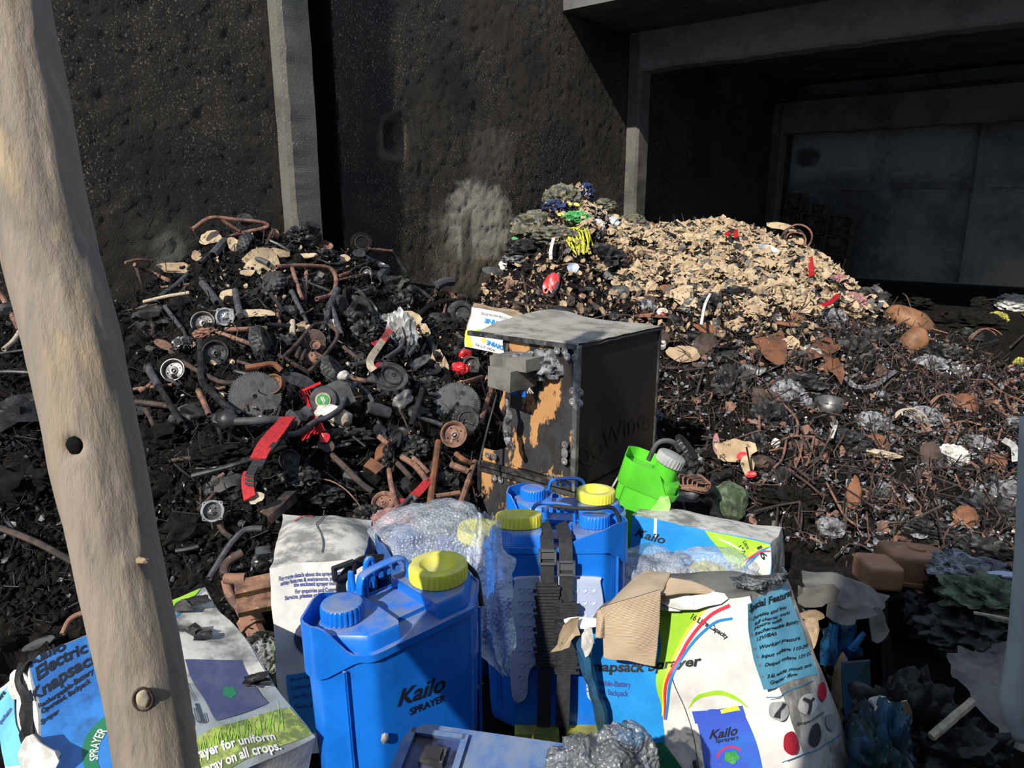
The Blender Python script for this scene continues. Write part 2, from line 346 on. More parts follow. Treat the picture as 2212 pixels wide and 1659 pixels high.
stain(815, 250, 880, 350, (.13, .105, .075), .7); stain(833, 262, 868, 332, (.012, .011, .010), 1.); stain(1150, 250, 1260, 560, (.008, .008, .009), .95); stain(1000, 0, 1130, 130, (.05, .035, .022), .7)  # small near-black patch paints the shade inside the dented hole
stain(250, 290, 590, 470, (.012, .012, .013), .85); stain(700, 370, 960, 420, (.010, .010, .010), .7); stain(1400, 380, 1640, 520, (.05, .045, .033), .5)
MWALL = wallmat('sooty_plaster', (.036, .029, .021), (.011, .010, .009), stains, speck=(.34, .29, .22), bump=1.4)  # pale specks put grazing-sun highlights into the plaster colour
MBEAM = wallmat('smoked_concrete_beam', (.25, .245, .225), (.14, .138, .128), [], speck=(.42, .40, .36), sp=.6, bump=.7)
MCOL = wallmat('sooty_concrete', (.125, .12, .107), (.065, .062, .056), [], speck=(.34, .32, .27), sp=.8, bump=.7)
MCEIL = wallmat('sooty_ceiling', (.07, .07, .072), (.13, .13, .13), [], sp=0, bump=.6)
e1 = phit(SE, 1790, 330); e2 = phit(SE, 2190, 620)
MEND = wallmat('smoked_end_wall', (.36, .37, .35), (.19, .19, .18), [(e1[0], e1[1], 1.0, .5, (.6, .62, .58), .8, 'q'), (phit(SE, 2000, 340)[0], e1[1], .8, .5, (.55, .57, .53), .7, 'q'), (e2[0], e2[1], .5, .55, (.6, .52, .34), .8, 'q'), (phit(SE, 1800, 560)[0], .6, .9, 1.4, (.08, .08, .08), .8, 'q'), (phit(SE, 1745, 340)[0], phit(SE, 1745, 340)[1], .25, .2, (.02, .02, .02), .8, 'q')], speck=(.2, .2, .19), sp=.5, bump=.8)

struct('floor', (np.array([[-9, -4, -.02], [14, -4, -.02], [14, 20, -.02], [-9, 20, -.02]], float), [[0, 1, 2, 3]]), K['heap'])
# side wall in three pieces either side of the joint, one structure each
def wallgrid(s0, s1, z1=4.6, q=0.0, dent=None):
    ns, nz_ = max(2, int((s1 - s0) / .03)), int(z1 / .03); S, Z = np.meshgrid(np.linspace(s0, s1, ns), np.linspace(0, z1, nz_))
    S = S.ravel(); Z = Z.ravel(); P = P0 + D_ * S[:, None]; P[:, 2] = Z
    d = .004 * fbm(P * 9, 4, 3) + .005 * fbm(P * 28, 9, 2)
    if dent: d -= .10 * np.exp(-(((S - dent[0]) / .11) ** 4 + ((Z - dent[1]) / .15) ** 4))
    P = P + N_ * (q + d)[:, None]
    return P, [[j * ns + i, j * ns + i + 1, (j + 1) * ns + i + 1, (j + 1) * ns + i] for j in range(nz_ - 1) for i in range(ns - 1)]
struct('wall_left', wallgrid(-4.6, .30), MWALL, True)
struct('wall_center', wallgrid(.60, S1 + .15, dent=whit(853, 300)), MWALL, True)
struct('wall_back', wallgrid(S1 + .15, SE, 4.0), MWALL, True)
struct('trim_1', join(bbox(.28, .62, -.5, -.42, 0, 4.6), bbox(.28, .31, -.5, 0, 0, 4.6), bbox(.59, .62, -.5, -.0, 0, 4.6)), K['soot'])
def column(s, name, q=.18, z=4.6, sw=.27):
    zz = np.linspace(0, z, 240); Rs = []
    for i, h in enumerate(zz):
        e = .008 * vnoise(np.array([[h * 7, s, 1.]]), 5)[0] + .002 * vnoise(np.array([[h * 23, s, 2.]]), 6)[0]; e2_ = .008 * vnoise(np.array([[h * 5, s, 9.]]), 8)[0]
        Rs.append(np.array([B(s, 0, h), B(s, q - .03 + e, h), B(s + .03 + abs(e), q + e, h), B(s + sw, q + e2_, h), B(s + sw, 0, h)]))
    struct(name, rings(Rs), MCOL, False)
column(0.0, 'trim_2', .15); column(S1, 'trim_3', .18, zc); column(S2, 'trim_4', .2, zc2)
def beam(s, za_, zt, name, q1=9.):
    m = bbox(s, s + .27, -.1, q1, za_, zt); b = np.linspace(-.1, q1, 120); Rs = []
    for q in b:
        e = .015 * vnoise(np.array([[q * 6, s, 1.]]), 3)[0]; f = .012 * vnoise(np.array([[q * 4, s, 4.]]), 3)[0]
        Rs.append(np.array([B(s + f * .5, q, za_ + .03 + e), B(s, q, zt), B(s + .3, q, zt), B(s + .3, q, za_ + e), B(s + .03, q, za_ + e)]))
    struct(name, rings(Rs), MBEAM, False)
beam(S1, zb, zc + .02, 'trim_5'); beam(S2, zb2, zc2 + .02, 'trim_6')
ce = bpy.data.objects.new('ceiling', None); COL.objects.link(ce); ce['kind'] = 'structure'
k = 0
for (s0, s1, z) in ((3.9, S1, zc), (S1 + .28, S2, zc), (S2 + .27, SE, zc2)):
    nn = 5 if s0 < 5 else 9
    for i in range(nn):
        a = s0 + (s1 - s0) * i / nn; b = s0 + (s1 - s0) * (i + 1) / nn - .012
        o = part('panel', bbox(a, b, -.1, 9, z + .004 + .006 * ((i * 7) % 3), z + .14), MCEIL, ce, False)
struct('ceiling_slab', bbox(3.95, SE + .3, -.1, 9.1, zc + .15, zc + .25), MCEIL)
struct('wall_end', bbox(SE, SE + .15, -.1, 9.1, 0, zc + .2), MEND)
zb3a = phit(SE, 1720, 398)[1]; zb3b = phit(SE, 1720, 412)[1]
struct('trim_7', bbox(SE - .04, SE, .0, 9, zb3b, zb3a), MBEAM)
q1 = phit(SE, 2088, 500)[0]; q2 = phit(SE, 2122, 500)[0]
struct('trim_8', bbox(SE - .05, SE, q1, q2, 0, zc), MEND)
struct('trim_9', bbox(SE - .05, SE, q2, 9, phit(SE, 2160, 405)[1], phit(SE, 2160, 385)[1]), MEND)
struct('wall_right', join(bbox(-4.5, 4.5, 12.0, 12.15, 0, zc), bbox(11., SE, 12.0, 12.15, 0, zc)), K['soot'])  # unseen right wall; gap added so sky light reaches the end wall
# added unseen wall behind and right of the camera, placed to cast shade
x0 = .62 - math.tan(SAZ) * 2.3
struct('shade_wall', box(((x0 + 9) / 2, -1.1, 1.6), (9 - x0, .2, 3.2)), K['soot'])

# ---------------------------------------------------------------- rubble heap (one surface function, two heaps)
T = [(-200, 720, 3.4), (60, 640, 3.9), (270, 655, 4.3), (330, 610, 4.5), (400, 560, 4.7), (450, 515, 4.85), (540, 500, 5.0), (640, 512, 5.15), (700, 535, 5.25), (780, 550, 5.5), (860, 600, 5.8), (950, 640, 6.1),
     (1030, 650, 6.4), (1045, 620, 6.8), (1110, 540, 7.4), (1165, 465, 7.8), (1185, 415, 7.9), (1230, 405, 8.0), (1275, 415, 8.05), (1310, 470, 8.1), (1400, 500, 8.1), (1480, 493, 8.1), (1560, 482, 8.0), (1640, 510, 7.9), (1740, 548, 7.7),
     (1830, 610, 7.3), (1900, 665, 7.0), (1960, 695, 6.7), (2060, 745, 6.2), (2130, 780, 5.8), (2250, 815, 5.2), (2700, 900, 4.2)]
TA, TY, TZ = [], [], []
for px, py, yr in T:
    r = ray(px, py); X = CAM + r * (yr / r[1]); TA.append(X[0] / X[1]); TY.append(yr); TZ.append(X[2])
TB = [(-900, 2.2), (300, 2.1), (560, 2.15), (640, 2.6), (1000, 2.7), (1060, 3.9), (1420, 3.9), (1470, 4.3), (1550, 4.1), (1610, 3.1), (1800, 2.7), (2300, 2.3), (3200, 2.2)]
BA = [(p - 1106) / 1582 for p, _ in TB]; BY = [y for _, y in TB]
def hz(x, y):
    az = x / y; yr = np.interp(az, TA, TY); zr = np.interp(az, TA, TZ); y0 = np.interp(az, BA, BY); t = (y - y0) / (yr - y0)
    f = np.clip(t, 0, 1) ** .82; back = np.clip(1 - (t - 1) * 1.6, 0, 1)
    return np.where(t < 1, zr * f, zr * back)
def hit(px, py, lift=.0):
    r = ray(px, py); t = np.arange(1.6, 10, .02); X = CAM + r[None] * t[:, None]; g = X[:, 2] - hz(X[:, 0], X[:, 1])
    k = np.where(g < 0)[0]
    if len(k) == 0: k = [np.argmin(g)]
    k = max(1, k[0]); a, b = t[k - 1], t[k]; ga, gb = g[k - 1], g[k]; tt = a + (b - a) * (ga / (ga - gb) if ga > 0 > gb else .5)
    return CAM + r * (tt - lift)
def heap(name, a0, a1, label):
    na = int((a1 - a0) * 330); A = np.linspace(a0, a1, na); nt_ = 230
    P = []
    for a in A:
        yr = np.interp(a, TA, TY); y0 = np.interp(a, BA, BY) - .3
        y = np.concatenate([np.linspace(y0, yr, nt_ - 26), yr + np.linspace(.02, 1.0, 26)]); P.append(np.stack([a * y, y, hz(a * y, y)], 1))
    P = np.concatenate(P); dsp = .045 * fbm(P * 7, 2, 3) + .025 * (1 - 2 * np.abs(fbm(P * 17, 5, 2)))
    P = P + vec_noise(P * 15, 8, 1) * .02; P[:, 2] += dsp - .02
    dn = (P - P0) @ N_; P = P + N_ * np.maximum(0, .03 - dn)[:, None]
    single(name, (P, [[i * nt_ + j, (i + 1) * nt_ + j, (i + 1) * nt_ + j + 1, i * nt_ + j + 1] for i in range(na - 1) for j in range(nt_ - 1)]), K['heap'], label, 'rubble', kind='stuff', smooth=False)
AM = (1045 - 1106) / 1582
heap('rubble_heap', -.95, AM, 'black charred rubble heap against the left wall')
heap('rubble_heap', AM, 1.0, 'mixed burnt rubble heap on the right side of the hall')

# many-instance stuff mesh: templates placed with numpy
def plate_poly(pts, lift, th=.006, wv=None):
    P = np.array([hit(x, y, lift) for x, y in pts]); c = P.mean(0); P = np.array([p + (c - p) * .0 for p in P]); return rings([P, P + FW * th])
def scatter(name, temps, pos, mats, K_, label, cat='debris'):
    Vs, Fs, n = [], [], 0
    idx = rng.integers(0, len(temps), len(pos))
    for t, (V, Fc) in enumerate(temps):
        sel = np.where(idx == t)[0]
        if len(sel) == 0: continue
        W_ = np.einsum('nij,kj->nki', mats[sel], V) + pos[sel][:, None]; k = len(V)
        Vs.append(W_.reshape(-1, 3))
        for q in Fc: pass
        for i in range(len(sel)): Fs += [[a + n + i * k for a in q] for q in Fc]
        n += k * len(sel)
    if Vs: single(name, (np.concatenate(Vs), Fs), K_, label, cat, kind='stuff', smooth=False)
def flatrot(n, k=.45):
    out = []
    for i in range(n): out.append(frame(np.array([0, -.45, .9]) + rng.normal(0, k, 3), rng.normal(0, 1, 3)))
    return np.array(out)
def rrot(n):
    q = rng.normal(size=(n, 4)); q /= np.linalg.norm(q, axis=1)[:, None]; w, x, y, z = q.T
    return np.stack([1 - 2 * (y * y + z * z), 2 * (x * y - z * w), 2 * (x * z + y * w), 2 * (x * y + z * w), 1 - 2 * (x * x + z * z), 2 * (y * z - x * w), 2 * (x * z - y * w), 2 * (y * z + x * w), 1 - 2 * (x * x + y * y)], 1).reshape(-1, 3, 3)
def t_flake(s):
    rs = np.random.default_rng(s); k = 6; a = np.arange(k) * 2 * math.pi / k; r = rs.uniform(.5, 1, k)
    V = np.c_[r * np.cos(a), r * np.sin(a) * .7, rs.uniform(-.25, .25, k)]; V = np.vstack([V, [0, 0, rs.uniform(.1, .3)]]); return V, [[6, i, (i + 1) % k] for i in range(k)]
def t_chunk(s):
    V, Fc = ico(1); rs = np.random.default_rng(s); return V * rs.uniform(.55, 1.1, (len(V), 1)) * rs.uniform(.5, 1, 3), Fc
def t_stick(s):
    rs = np.random.default_rng(s); p = np.array([[-1, 0, 0], [-.3, rs.uniform(-.2, .2), rs.uniform(-.2, .2)], [.4, rs.uniform(-.3, .3), rs.uniform(-.3, .3)], [1, rs.uniform(-.3, .3), rs.uniform(-.3, .3)]])
    return tube(p, .022, 3, raw=True)
FL = [t_flake(i) for i in range(10)]; CH = [t_chunk(i) for i in range(8)]; SK = [t_stick(i) for i in range(8)]
def samp(n, boxpx, density=None):
    """random spots on the heap surface whose place falls in an image-independent world wedge"""
    out = []
    x0_, y0_, x1_, y1_ = boxpx
    A0, A1 = (x0_ - 1106) / 1582, (x1_ - 1106) / 1582
    while len(out) < n:
        m = 4000; a = rng.uniform(A0, A1, m); y = 2.0 + 6.8 * rng.uniform(0, 1, m) ** 1.3
        X = np.stack([a * y, y, hz(a * y, y)], 1); px, py, w = proj(X)
        yr = np.interp(a, TA, TY); ok = (py > y0_) & (py < y1_) & (y < yr + .1) & (X[:, 2] > .015)
        if density is not None: ok &= rng.uniform(0, 1, m) < density(px, py)
        out += list(X[ok])
    return np.array(out[:n])
def scat(name, temps, n, boxpx, smin, smax, K_, label, density=None, lift=.03, flat=0):
    X = samp(n, boxpx, density); s = rng.uniform(smin, smax, n) * rng.uniform(.6, 1.3, n); R = (flatrot(n) if flat else rrot(n)) * s[:, None, None]
    X = X + np.c_[np.zeros(n), -lift * rng.uniform(0, 1.5, n), lift * rng.uniform(-.3, 1.6, n)]
    scatter(name, temps, X, R, K_, label)
cardzone = lambda px, py: np.exp(-(((px - 1560 - (py - 570) * .5) / 215) ** 4 + ((py - 568 - (px - 1560) * .10) / 80) ** 4)) * np.clip(.55 + 1.6 * fbm(np.stack([np.asarray(px) / 45., np.asarray(py) / 22., np.zeros_like(np.asarray(px, float))], -1), 4, 2), .04, 1)
LB, RB = (-400, 480, 1060, 1500), (1040, 380, 2400, 1560)
scat('char_chunks', CH, 9000, LB, .006, .028, K['soot'], 'fine black charred crumbs all over the left heap', None, .012)
scat('char_sticks', SK, 2000, LB, .03, .12, K['char'], 'small blackened splinters and wires among the left heap', None, .02)
scat('pale_flakes', FL, 380, (380, 480, 1060, 950), .005, .022, K['cardlt'], 'tiny pale paper flecks sprinkled over the left heap')
scat('ash_flakes', FL, 1500, LB, .008, .022, K['steel'], 'small grey ash flakes on the left heap')
scat('char_chunks', CH, 10000, RB, .008, .034, K['soot'], 'fine black charred crumbs all over the right heap', None, .015)
scat('cardboard_shreds', FL, 6500, RB, .016, .08, K['cardlt'], 'countless small shreds of pale burnt cardboard on the crest of the right heap', cardzone, .05, 1)
scat('cardboard_shreds', FL, 4200, RB, .012, .05, K['card'], 'browned cardboard shreds between the pale ones on the right heap', lambda a, b: .15 * (b < 760) * (a < 1750) + cardzone(a, b), .05)
scat('grey_flakes', FL, 1600, RB, .02, .07, K['cloth'], 'greyish scorched flakes in the cardboard layer', cardzone, .05, 1)
scat('black_flakes', FL, 800, RB, .02, .065, K['char'], 'black charred flakes among the pale cardboard shreds', cardzone, .06, 1)
scat('ash_flakes', FL, 3000, RB, .008, .035, K['ash'], 'grey and bluish ash flakes on the lower right heap', lambda a, b: .25 + .75 * (b > 700) * (a > 1400), .02, 1)
scat('rust_flakes', FL, 900, RB, .02, .05, K['rust'], 'rusty sheet metal fragments scattered on the right heap', lambda a, b: .15 + .85 * (b > 640), .02, 1)
scat('wire_bits', SK, 2600, RB, .05, .18, K['rustdark'], 'thin rusted wire ends sticking out of the right heap', lambda a, b: .3 + .7 * (b > 650), .02)
scat('wire_bits', SK, 400, RB, .05, .15, K['rust'], 'light brown rusted wire ends on the right heap', lambda a, b: .3 + .7 * (a > 1700), .02)
scat('white_flecks', FL, 600, RB, .005, .014, K['white'], 'tiny white specks of ash over the right heap')
# ---------------------------------------------------------------- printed faces
class Face:
    def __init__(s, q, amp=.006, fr=9, dome=0, seed=3):
        s.q = [np.asarray(p, float) for p in q]; s.n = unit(np.cross(s.q[1] - s.q[0], s.q[3] - s.q[0]))   # TL TR BR BL -> n points away, fixed below
        c = sum(s.q) / 4
        if s.n @ (CAM - c) < 0: s.n = -s.n
        s.amp, s.fr, s.dome, s.seed = amp, fr, dome, seed
    def bil(s, u, v):
        u, v = np.asarray(u, float)[..., None], np.asarray(v, float)[..., None]; a, b, c, d = s.q
        return a * (1 - u) * (1 - v) + b * u * (1 - v) + c * u * v + d * (1 - u) * v
    def pt(s, u, v, off=0.):
        P = s.bil(u, v); u = np.clip(np.asarray(u, float), 0, 1); v = np.clip(np.asarray(v, float), 0, 1)
        return P + vec_noise(P * s.fr, s.seed) * s.amp + s.n * (off + s.dome * 16 * u * (1 - u) * v * (1 - v))[..., None]
    def uv(s, px, py):
        px = np.asarray(px, float); py = np.asarray(py, float); u = np.full(px.shape, .5); v = np.full(px.shape, .5)
        for _ in range(14):
            x, y, _w = proj(s.bil(u, v)); h = 1e-4
            xu, yu, _w = proj(s.bil(u + h, v)); xv, yv, _w = proj(s.bil(u, v + h))
            a, b, c, d = (xu - x) / h, (xv - x) / h, (yu - y) / h, (yv - y) / h; det = a * d - b * c
            ex, ey = px - x, py - y; u = u + (d * ex - b * ey) / det; v = v + (a * ey - c * ex) / det
        return u, v
    def grid(s, n=22, m=22, ragged=None):
        U, V = np.meshgrid(np.linspace(0, 1, n), np.linspace(0, 1, m)); P = s.pt(U.ravel(), V.ravel())
        return P, [[j * n + i, (j + 1) * n + i, (j + 1) * n + i + 1, j * n + i + 1] for j in range(m - 1) for i in range(n - 1) if ragged is None or not ragged((i + .5) / (n - 1), (j + .5) / (m - 1))]
    def poly(s, L, R, off=.0016, n=24, m=6):
        """printed area between two boundary polylines given as points seen in the photo plane"""
        def rs(P):
            P = np.array(P, float); t = np.linspace(0, 1, len(P)); tt = np.linspace(0, 1, n); return np.stack([np.interp(tt, t, P[:, 0]), np.interp(tt, t, P[:, 1])], 1)
        L, R = rs(L), rs(R); w = np.linspace(0, 1, m)[None, :, None]; P = (L[:, None] * (1 - w) + R[:, None] * w).reshape(-1, 2)
        u, v = s.uv(P[:, 0], P[:, 1]); X = s.pt(u, v, off)
        return X, [[j * m + i, (j + 1) * m + i, (j + 1) * m + i + 1, j * m + i + 1] for j in range(n - 1) for i in range(m - 1)]
    def line(s, P, w, off=.002, n=30):
        P = np.array(crom([np.array([*p, 0.]) for p in P], 10))[:, :2]; t = np.gradient(P, axis=0); t /= np.linalg.norm(t, axis=1)[:, None] + 1e-9; q = np.stack([-t[:, 1], t[:, 0]], 1)
        ww = np.interp(np.linspace(0, 1, len(P)), np.linspace(0, 1, np.size(w) if np.ndim(w) else 1), w)[:, None] if np.ndim(w) else w
        return s.poly(P - q * ww / 2, P + q * ww / 2, off, len(P) * 2, 3)
    def disc(s, c, rx, ry, off=.002, k=24, rot=0, r0=0, amp=0):
        a = np.arange(k) * 2 * math.pi / k; cr, sr = math.cos(rot), math.sin(rot); j = 1 + amp * np.sin(a * 5 + 1) * .6
        f = lambda r: np.stack([c[0] + r * j * (rx * np.cos(a) * cr - ry * np.sin(a) * sr), c[1] + r * j * (rx * np.cos(a) * sr + ry * np.sin(a) * cr)], 1)
        P = np.concatenate([f(r0), f((1 + r0) / 2), f(1)]); u, v = s.uv(P[:, 0], P[:, 1])
        return s.pt(u, v, off), [[i + q * k, (i + 1) % k + q * k, (i + 1) % k + (q + 1) * k, i + (q + 1) * k] for q in (0, 1) for i in range(k)]
    def text(s, t, p0, p1, h, off=.0025, shear=0, bold=.0, spacing=1.):
        """writing with its baseline from p0 to p1 and vector h up"""
        V, Fc = textmesh(t, shear, bold, spacing); p0 = np.array(p0, float); p1 = np.array(p1, float); h = np.array(h, float)
        P = p0 + V[:, :1] * (p1 - p0) + V[:, 1:2] * h; u, v = s.uv(P[:, 0], P[:, 1]); return s.pt(u, v, off), Fc
_tm = {}
def textmesh(t, shear=0, bold=0, spacing=1.):
    k = (t, shear, bold, spacing)
    if k in _tm: return _tm[k]
    c = bpy.data.curves.new('writing', 'FONT'); c.body = t; c.size = 1; c.shear = shear; c.offset = bold; c.space_character = spacing; c.resolution_u = 3
    o = bpy.data.objects.new('writing', c); COL.objects.link(o); dg = bpy.context.evaluated_depsgraph_get(); me = bpy.data.meshes.new_from_object(o.evaluated_get(dg))
    V = np.array([v.co[:2] for v in me.vertices]); Fc = [list(p.vertices) for p in me.polygons]
    bpy.data.objects.remove(o); bpy.data.curves.remove(c)
    x0, x1 = V[:, 0].min(), V[:, 0].max(); V = np.stack([(V[:, 0] - x0) / (x1 - x0), V[:, 1] / .69], 1)
    _tm[k] = (V, Fc); return _tm[k]

# ---------------------------------------------------------------- knapsack sprayers
def footprint(L, Dp, c, k=6):
    h, d = L / 2, Dp / 2; P = []
    pts = [(-h, -d + c), (-h + c, -d), (h - c, -d), (h, -d + c), (h, d - c), (h - c, d), (-h + c, d), (-h, d - c)]
    n = len(pts)
    for i in range(n):   # rounded corners
        a, b, e = np.array(pts[i - 1]), np.array(pts[i]), np.array(pts[(i + 1) % n]); r = .012
        p = b + unit(a - b) * r; q = b + unit(e - b) * r
        for t in np.linspace(0, 1, 4): P.append((1 - t) ** 2 * p + 2 * t * (1 - t) * b + t * t * q)
        for t in np.linspace(0, 1, k + 2)[1:-1]:
            P.append(q * (1 - t) + (e + unit(b - e) * r) * t)
    return np.array(P)
def loft(fp, lv):
    return rings([np.c_[fp * np.array([sx, sy]) + [ox, oy], np.full(len(fp), z)] for (z, sx, sy, ox, oy) in lv])
def cap(R, h, ribs, amp, dome=.1, bowl=0.):
    seg = ribs * 4
    def rf(k, r, a, i): return r * (1 + (amp * ((i % 4 < 2) * 2 - 1) if 2 <= k <= 3 else 0)) * np.ones(seg)
    pr = [(R * .95, 0), (R * 1.0, h * .06), (R * 1.0, h * .1), (R * 1.0, h * .82), (R * .97, h * .95), (R * .9, h)]
    if bowl: pr += [(R * .66, h * 1.0), (R * .62, h * .95), (R * .56, h * .75), (R * .40, h * .45), (R * .15, h * .3), (.0001, h * .28)]
    else: pr += [(R * .8, h * 1.0), (R * .5, h * (1 + dome * .5)), (.0001, h * (1 + dome))]
    return lathe(pr, seg, rf)
def sprayer(loc, R, label, L=.42, Dp=.21, c=.085, bh=.45, body=None, lid=None, smallcap=None, lidx=1, handle=True, collar=True, text=None, group=None, lidlab=None, name='knapsack_sprayer', deck=1):
    body = body or K['blue']; lid = lid or K['yellow']; smallcap = smallcap or body
    th = thing(name, label, 'sprayer', loc, group)
    g = lambda m: xf(m, R, loc)
    fp = footprint(L, Dp, c)
    lv = [(-bh, .86, .84, 0, 0), (-bh + .012, .9, .88, 0, 0), (-bh + .05, .92, .9, 0, 0), (-bh * .5, .965, .96, 0, 0), (-.022, .985, .98, 0, 0), (-.016, .985, .98, 0, 0), (-.012, 1.01, 1.02, 0, 0), (-.002, 1.01, 1.02, 0, 0), (0, .99, .985, 0, 0), (.001, .93, .9, 0, 0)]
    tk_ = part('tank', g(loft(fp, lv)), body, th, 30)
    # raised end ribs and printed-side ribs
    m = []
    for sx in (-1, 1):
        m.append(tube([[sx * (L / 2 - c * .45), -Dp / 2 + c * .5 - .006, -.03], [sx * (L / 2 - c * .45) * .97, (-Dp / 2 + c * .5 - .004) * .97, -bh * .9]], .0035, 6))
        m.append(tube([[sx * (L / 2 - c * .45), Dp / 2 - c * .5 + .006, -.03], [sx * (L / 2 - c * .45) * .97, (Dp / 2 - c * .5 + .004) * .97, -bh * .9]], .0035, 6))
    for q_ in m: part('tank_rib', g(q_), body, tk_, 30)
    sd = lidx
    # deck: pedestal under the small cap, saddle, pedestal under the lid
    fq = footprint(L, Dp * .9, c * .95)
    def ped(x0, x1, z1, z0=0.0):
        P = fq.copy(); P[:, 0] = np.clip(P[:, 0] * .95, x0, x1); return loft(P, [(z0 - .01, 1, 1, 0, 0), (z1 - .012, .97, .96, 0, 0), (z1 - .003, .94, .90, 0, 0), (z1, .88, .82, 0, 0)])
    a, b = (-L / 2, -.055) if sd > 0 else (.055, L / 2); part('cap_shoulder', g(ped(a, b, .034)), body, th, 35)
    a, b = (.045, L / 2) if sd > 0 else (-L / 2, -.045); part('lid_shoulder', g(ped(a, b, .040)), body, th, 35)
    part('saddle', g(box((.0, .02, .005), (.13, Dp * .55, .012))), body, th, 35)
    lm = cap(.066, .036, 34, .012, bowl=1); lx = sd * (L / 2 - .098)
    lo = part('lid', g(xf(lm, np.eye(3), (lx, .0, .040))), lid, th, 35, label=lidlab)
    sx = -sd * (L / 2 - .085); part('small_cap', g(xf(cap(.043, .036, 26, .03, .08), np.eye(3), (sx, .01, .034))), smallcap, th, 35)
    if handle:
        y = .052; hp = [[-sd * .062, y, .02], [-sd * .058, y, .07], [-sd * .04, y, .088], [sd * .035, y, .094], [sd * .06, y, .078], [sd * .064, y, .04]]
        P = crom([np.array(p) for p in hp], 6); part('handle', g(join(strap(P, .03, [0, 1., 0], .0035, 1) if False else tube(P, .0125, 10, raw=True, ell=.45, tw=(1, 0, 0)), *[box((x, y, .074), (.010, .018, .012)) for x in np.linspace(-.03, .035, 4)])), body, th, 40)
    if collar:   # thin raised skirt round the small-cap end
        k = len(fp); P = fp * np.array([1.02, 1.03]); e = -sd * P[:, 0]; hgt = .003 + .058 * np.clip((e - .02) / .14, 0, 1) ** .7 * (e > .02)
        if sd > 0: hgt = np.where((P[:, 1] < 0), .003 + .06 * np.clip((e - L / 2 + .05) / .04, 0, 1), hgt)
        In = P * .975; z0 = np.full(k, -.012)
        Rr = [np.c_[P, z0 - .04 * np.clip((e - L / 2 + .06) / .05, 0, 1)], np.c_[P * 1.0, z0 * 0 + hgt], np.c_[In, z0 * 0 + hgt], np.c_[In, z0]]
        part('collar', g(rings(Rr, cap0=False, cap1=False)), body, th, 35)
    if text:
        y = -Dp / 2; q = [(-L / 2 + c, y * .987, 0), (L / 2 - c, y * .987, 0), (L / 2 - c, y * .936, -bh), (-L / 2 + c, y * .936, -bh)]
        fc = Face([R @ np.array(p) + loc for p in q], amp=0)
        for (t, p0, p1, h, sh, bo) in text: part('lettering', fc.text(t, p0, p1, h, .0008, sh, bo), K['ink'], tk_, False)
    return th
R1 = eul(-.03, -.0, .74)
s1 = sprayer(np.array([-.248, 1.375, .545]), R1, 'blue knapsack sprayer with black lettering on its side and a yellow ring lid', lidlab='bright yellow ring lid with a funnel bowl',
             text=[('Kailo', (858, 1526), (962, 1490), (1, -34), .3, .018), ('SPRAYER', (885, 1545), (962, 1513), (-2, -14), .1, .02)])
g = lambda m: xf(m, R1, wloc(s1))
# buckle strap at the back of the tank
part('buckle', g(join(box((-.065, .105, .07), (.05, .012, .008)), box((-.065, .105, .095), (.05, .012, .008)), box((-.088, .105, .082), (.008, .012, .032)), box((-.042, .105, .082), (.008, .012, .032)))), K['web'], s1, 30)
part('strap', g(strap([[-.07, .11, .0], [-.07, .108, .06], [-.02, .112, .085], [.04, .115, .07]], .022, [0, 1, 0], .003)), K['web'], s1, 40)
part('strap_loop', g(join(tube([[-.065, .09, .0], [-.06, .085, .085], [-.058, .08, .04]], .006, 8), tube([[-.02, .10, .0], [-.015, .095, .085], [-.0, .095, .085], [.0, .10, .02]], .007, 8))), K['blue'], s1, 40)
part('hanging_strap', g(tube([[.2, .02, .04], [.222, .0, -.0], [.21, -.03, -.06]], .006, 8)), K['web'], s1, 40)
part('melt_spot', g(blob((-.115, -.107, -.19), (.010, .004, .013), amp=.4, seed=5, sub=2)), K['pgreyed'], s1)

# second sprayer seen from its harness side
R2 = eul(-.22, .0, .0)
L2 = np.array([.122, 1.86, .475])
s2 = sprayer(L2, R2, 'blue knapsack sprayer with two black shoulder straps and a pale heart-patterned lumbar pad', lidx=-1, L=.40, Dp=.21, c=.07, bh=.50, lidlab='yellow ring lid')
g = lambda m: xf(m, R2, L2)
yb = -.108
pd = [(-.115, -.09), (-.10, -.075), (.10, -.075), (.118, -.095), (.128, -.2), (.122, -.40), (.085, -.405), (.075, -.33), (.02, -.30), (-.02, -.30), (-.075, -.33), (-.085, -.405), (-.122, -.40), (-.128, -.2)]
pd = crom([np.array([*p, 0]) for p in pd + pd[:1]], 4)[:-1, :2]
lp = part('lumbar_pad', g(rings([np.c_[pd[:, 0], np.full(len(pd), yb + .004), pd[:, 1]], np.c_[pd[:, 0], np.full(len(pd), yb - .004), pd[:, 1]], np.c_[pd[:, 0] * .98, np.full(len(pd), yb - .006), pd[:, 1] * .99 - .002]])), K['pad'], s2, 40, label='pale blue-grey pad with heart shaped dimples')
def heart(cx, cz, s, y):
    t = np.linspace(0, 2 * math.pi, 19)[:-1]; x = 16 * np.sin(t) ** 3; z = 13 * np.cos(t) - 5 * np.cos(2 * t) - 2 * np.cos(3 * t) - np.cos(4 * t)
    o = np.c_[cx + x * s / 16, np.full(18, y - .0022), cz + z * s / 16]; i_ = np.c_[cx + x * s * .75 / 16, np.full(18, y - .001), cz + z * s * .75 / 16]
    return rings([np.c_[o[:, 0], o[:, 1] + .002, o[:, 2]], o, i_], cap0=False, cap1=True)
hh = []
for rz in range(9):
    for cx in (-.097, -.074, -.051, .051, .074, .097):
        if rz > 6 and abs(cx) < .09: continue
        part('heart_emboss', g(heart(cx, -.11 - rz * .034, .0085, yb - .006)), K['pad'], lp, 40)
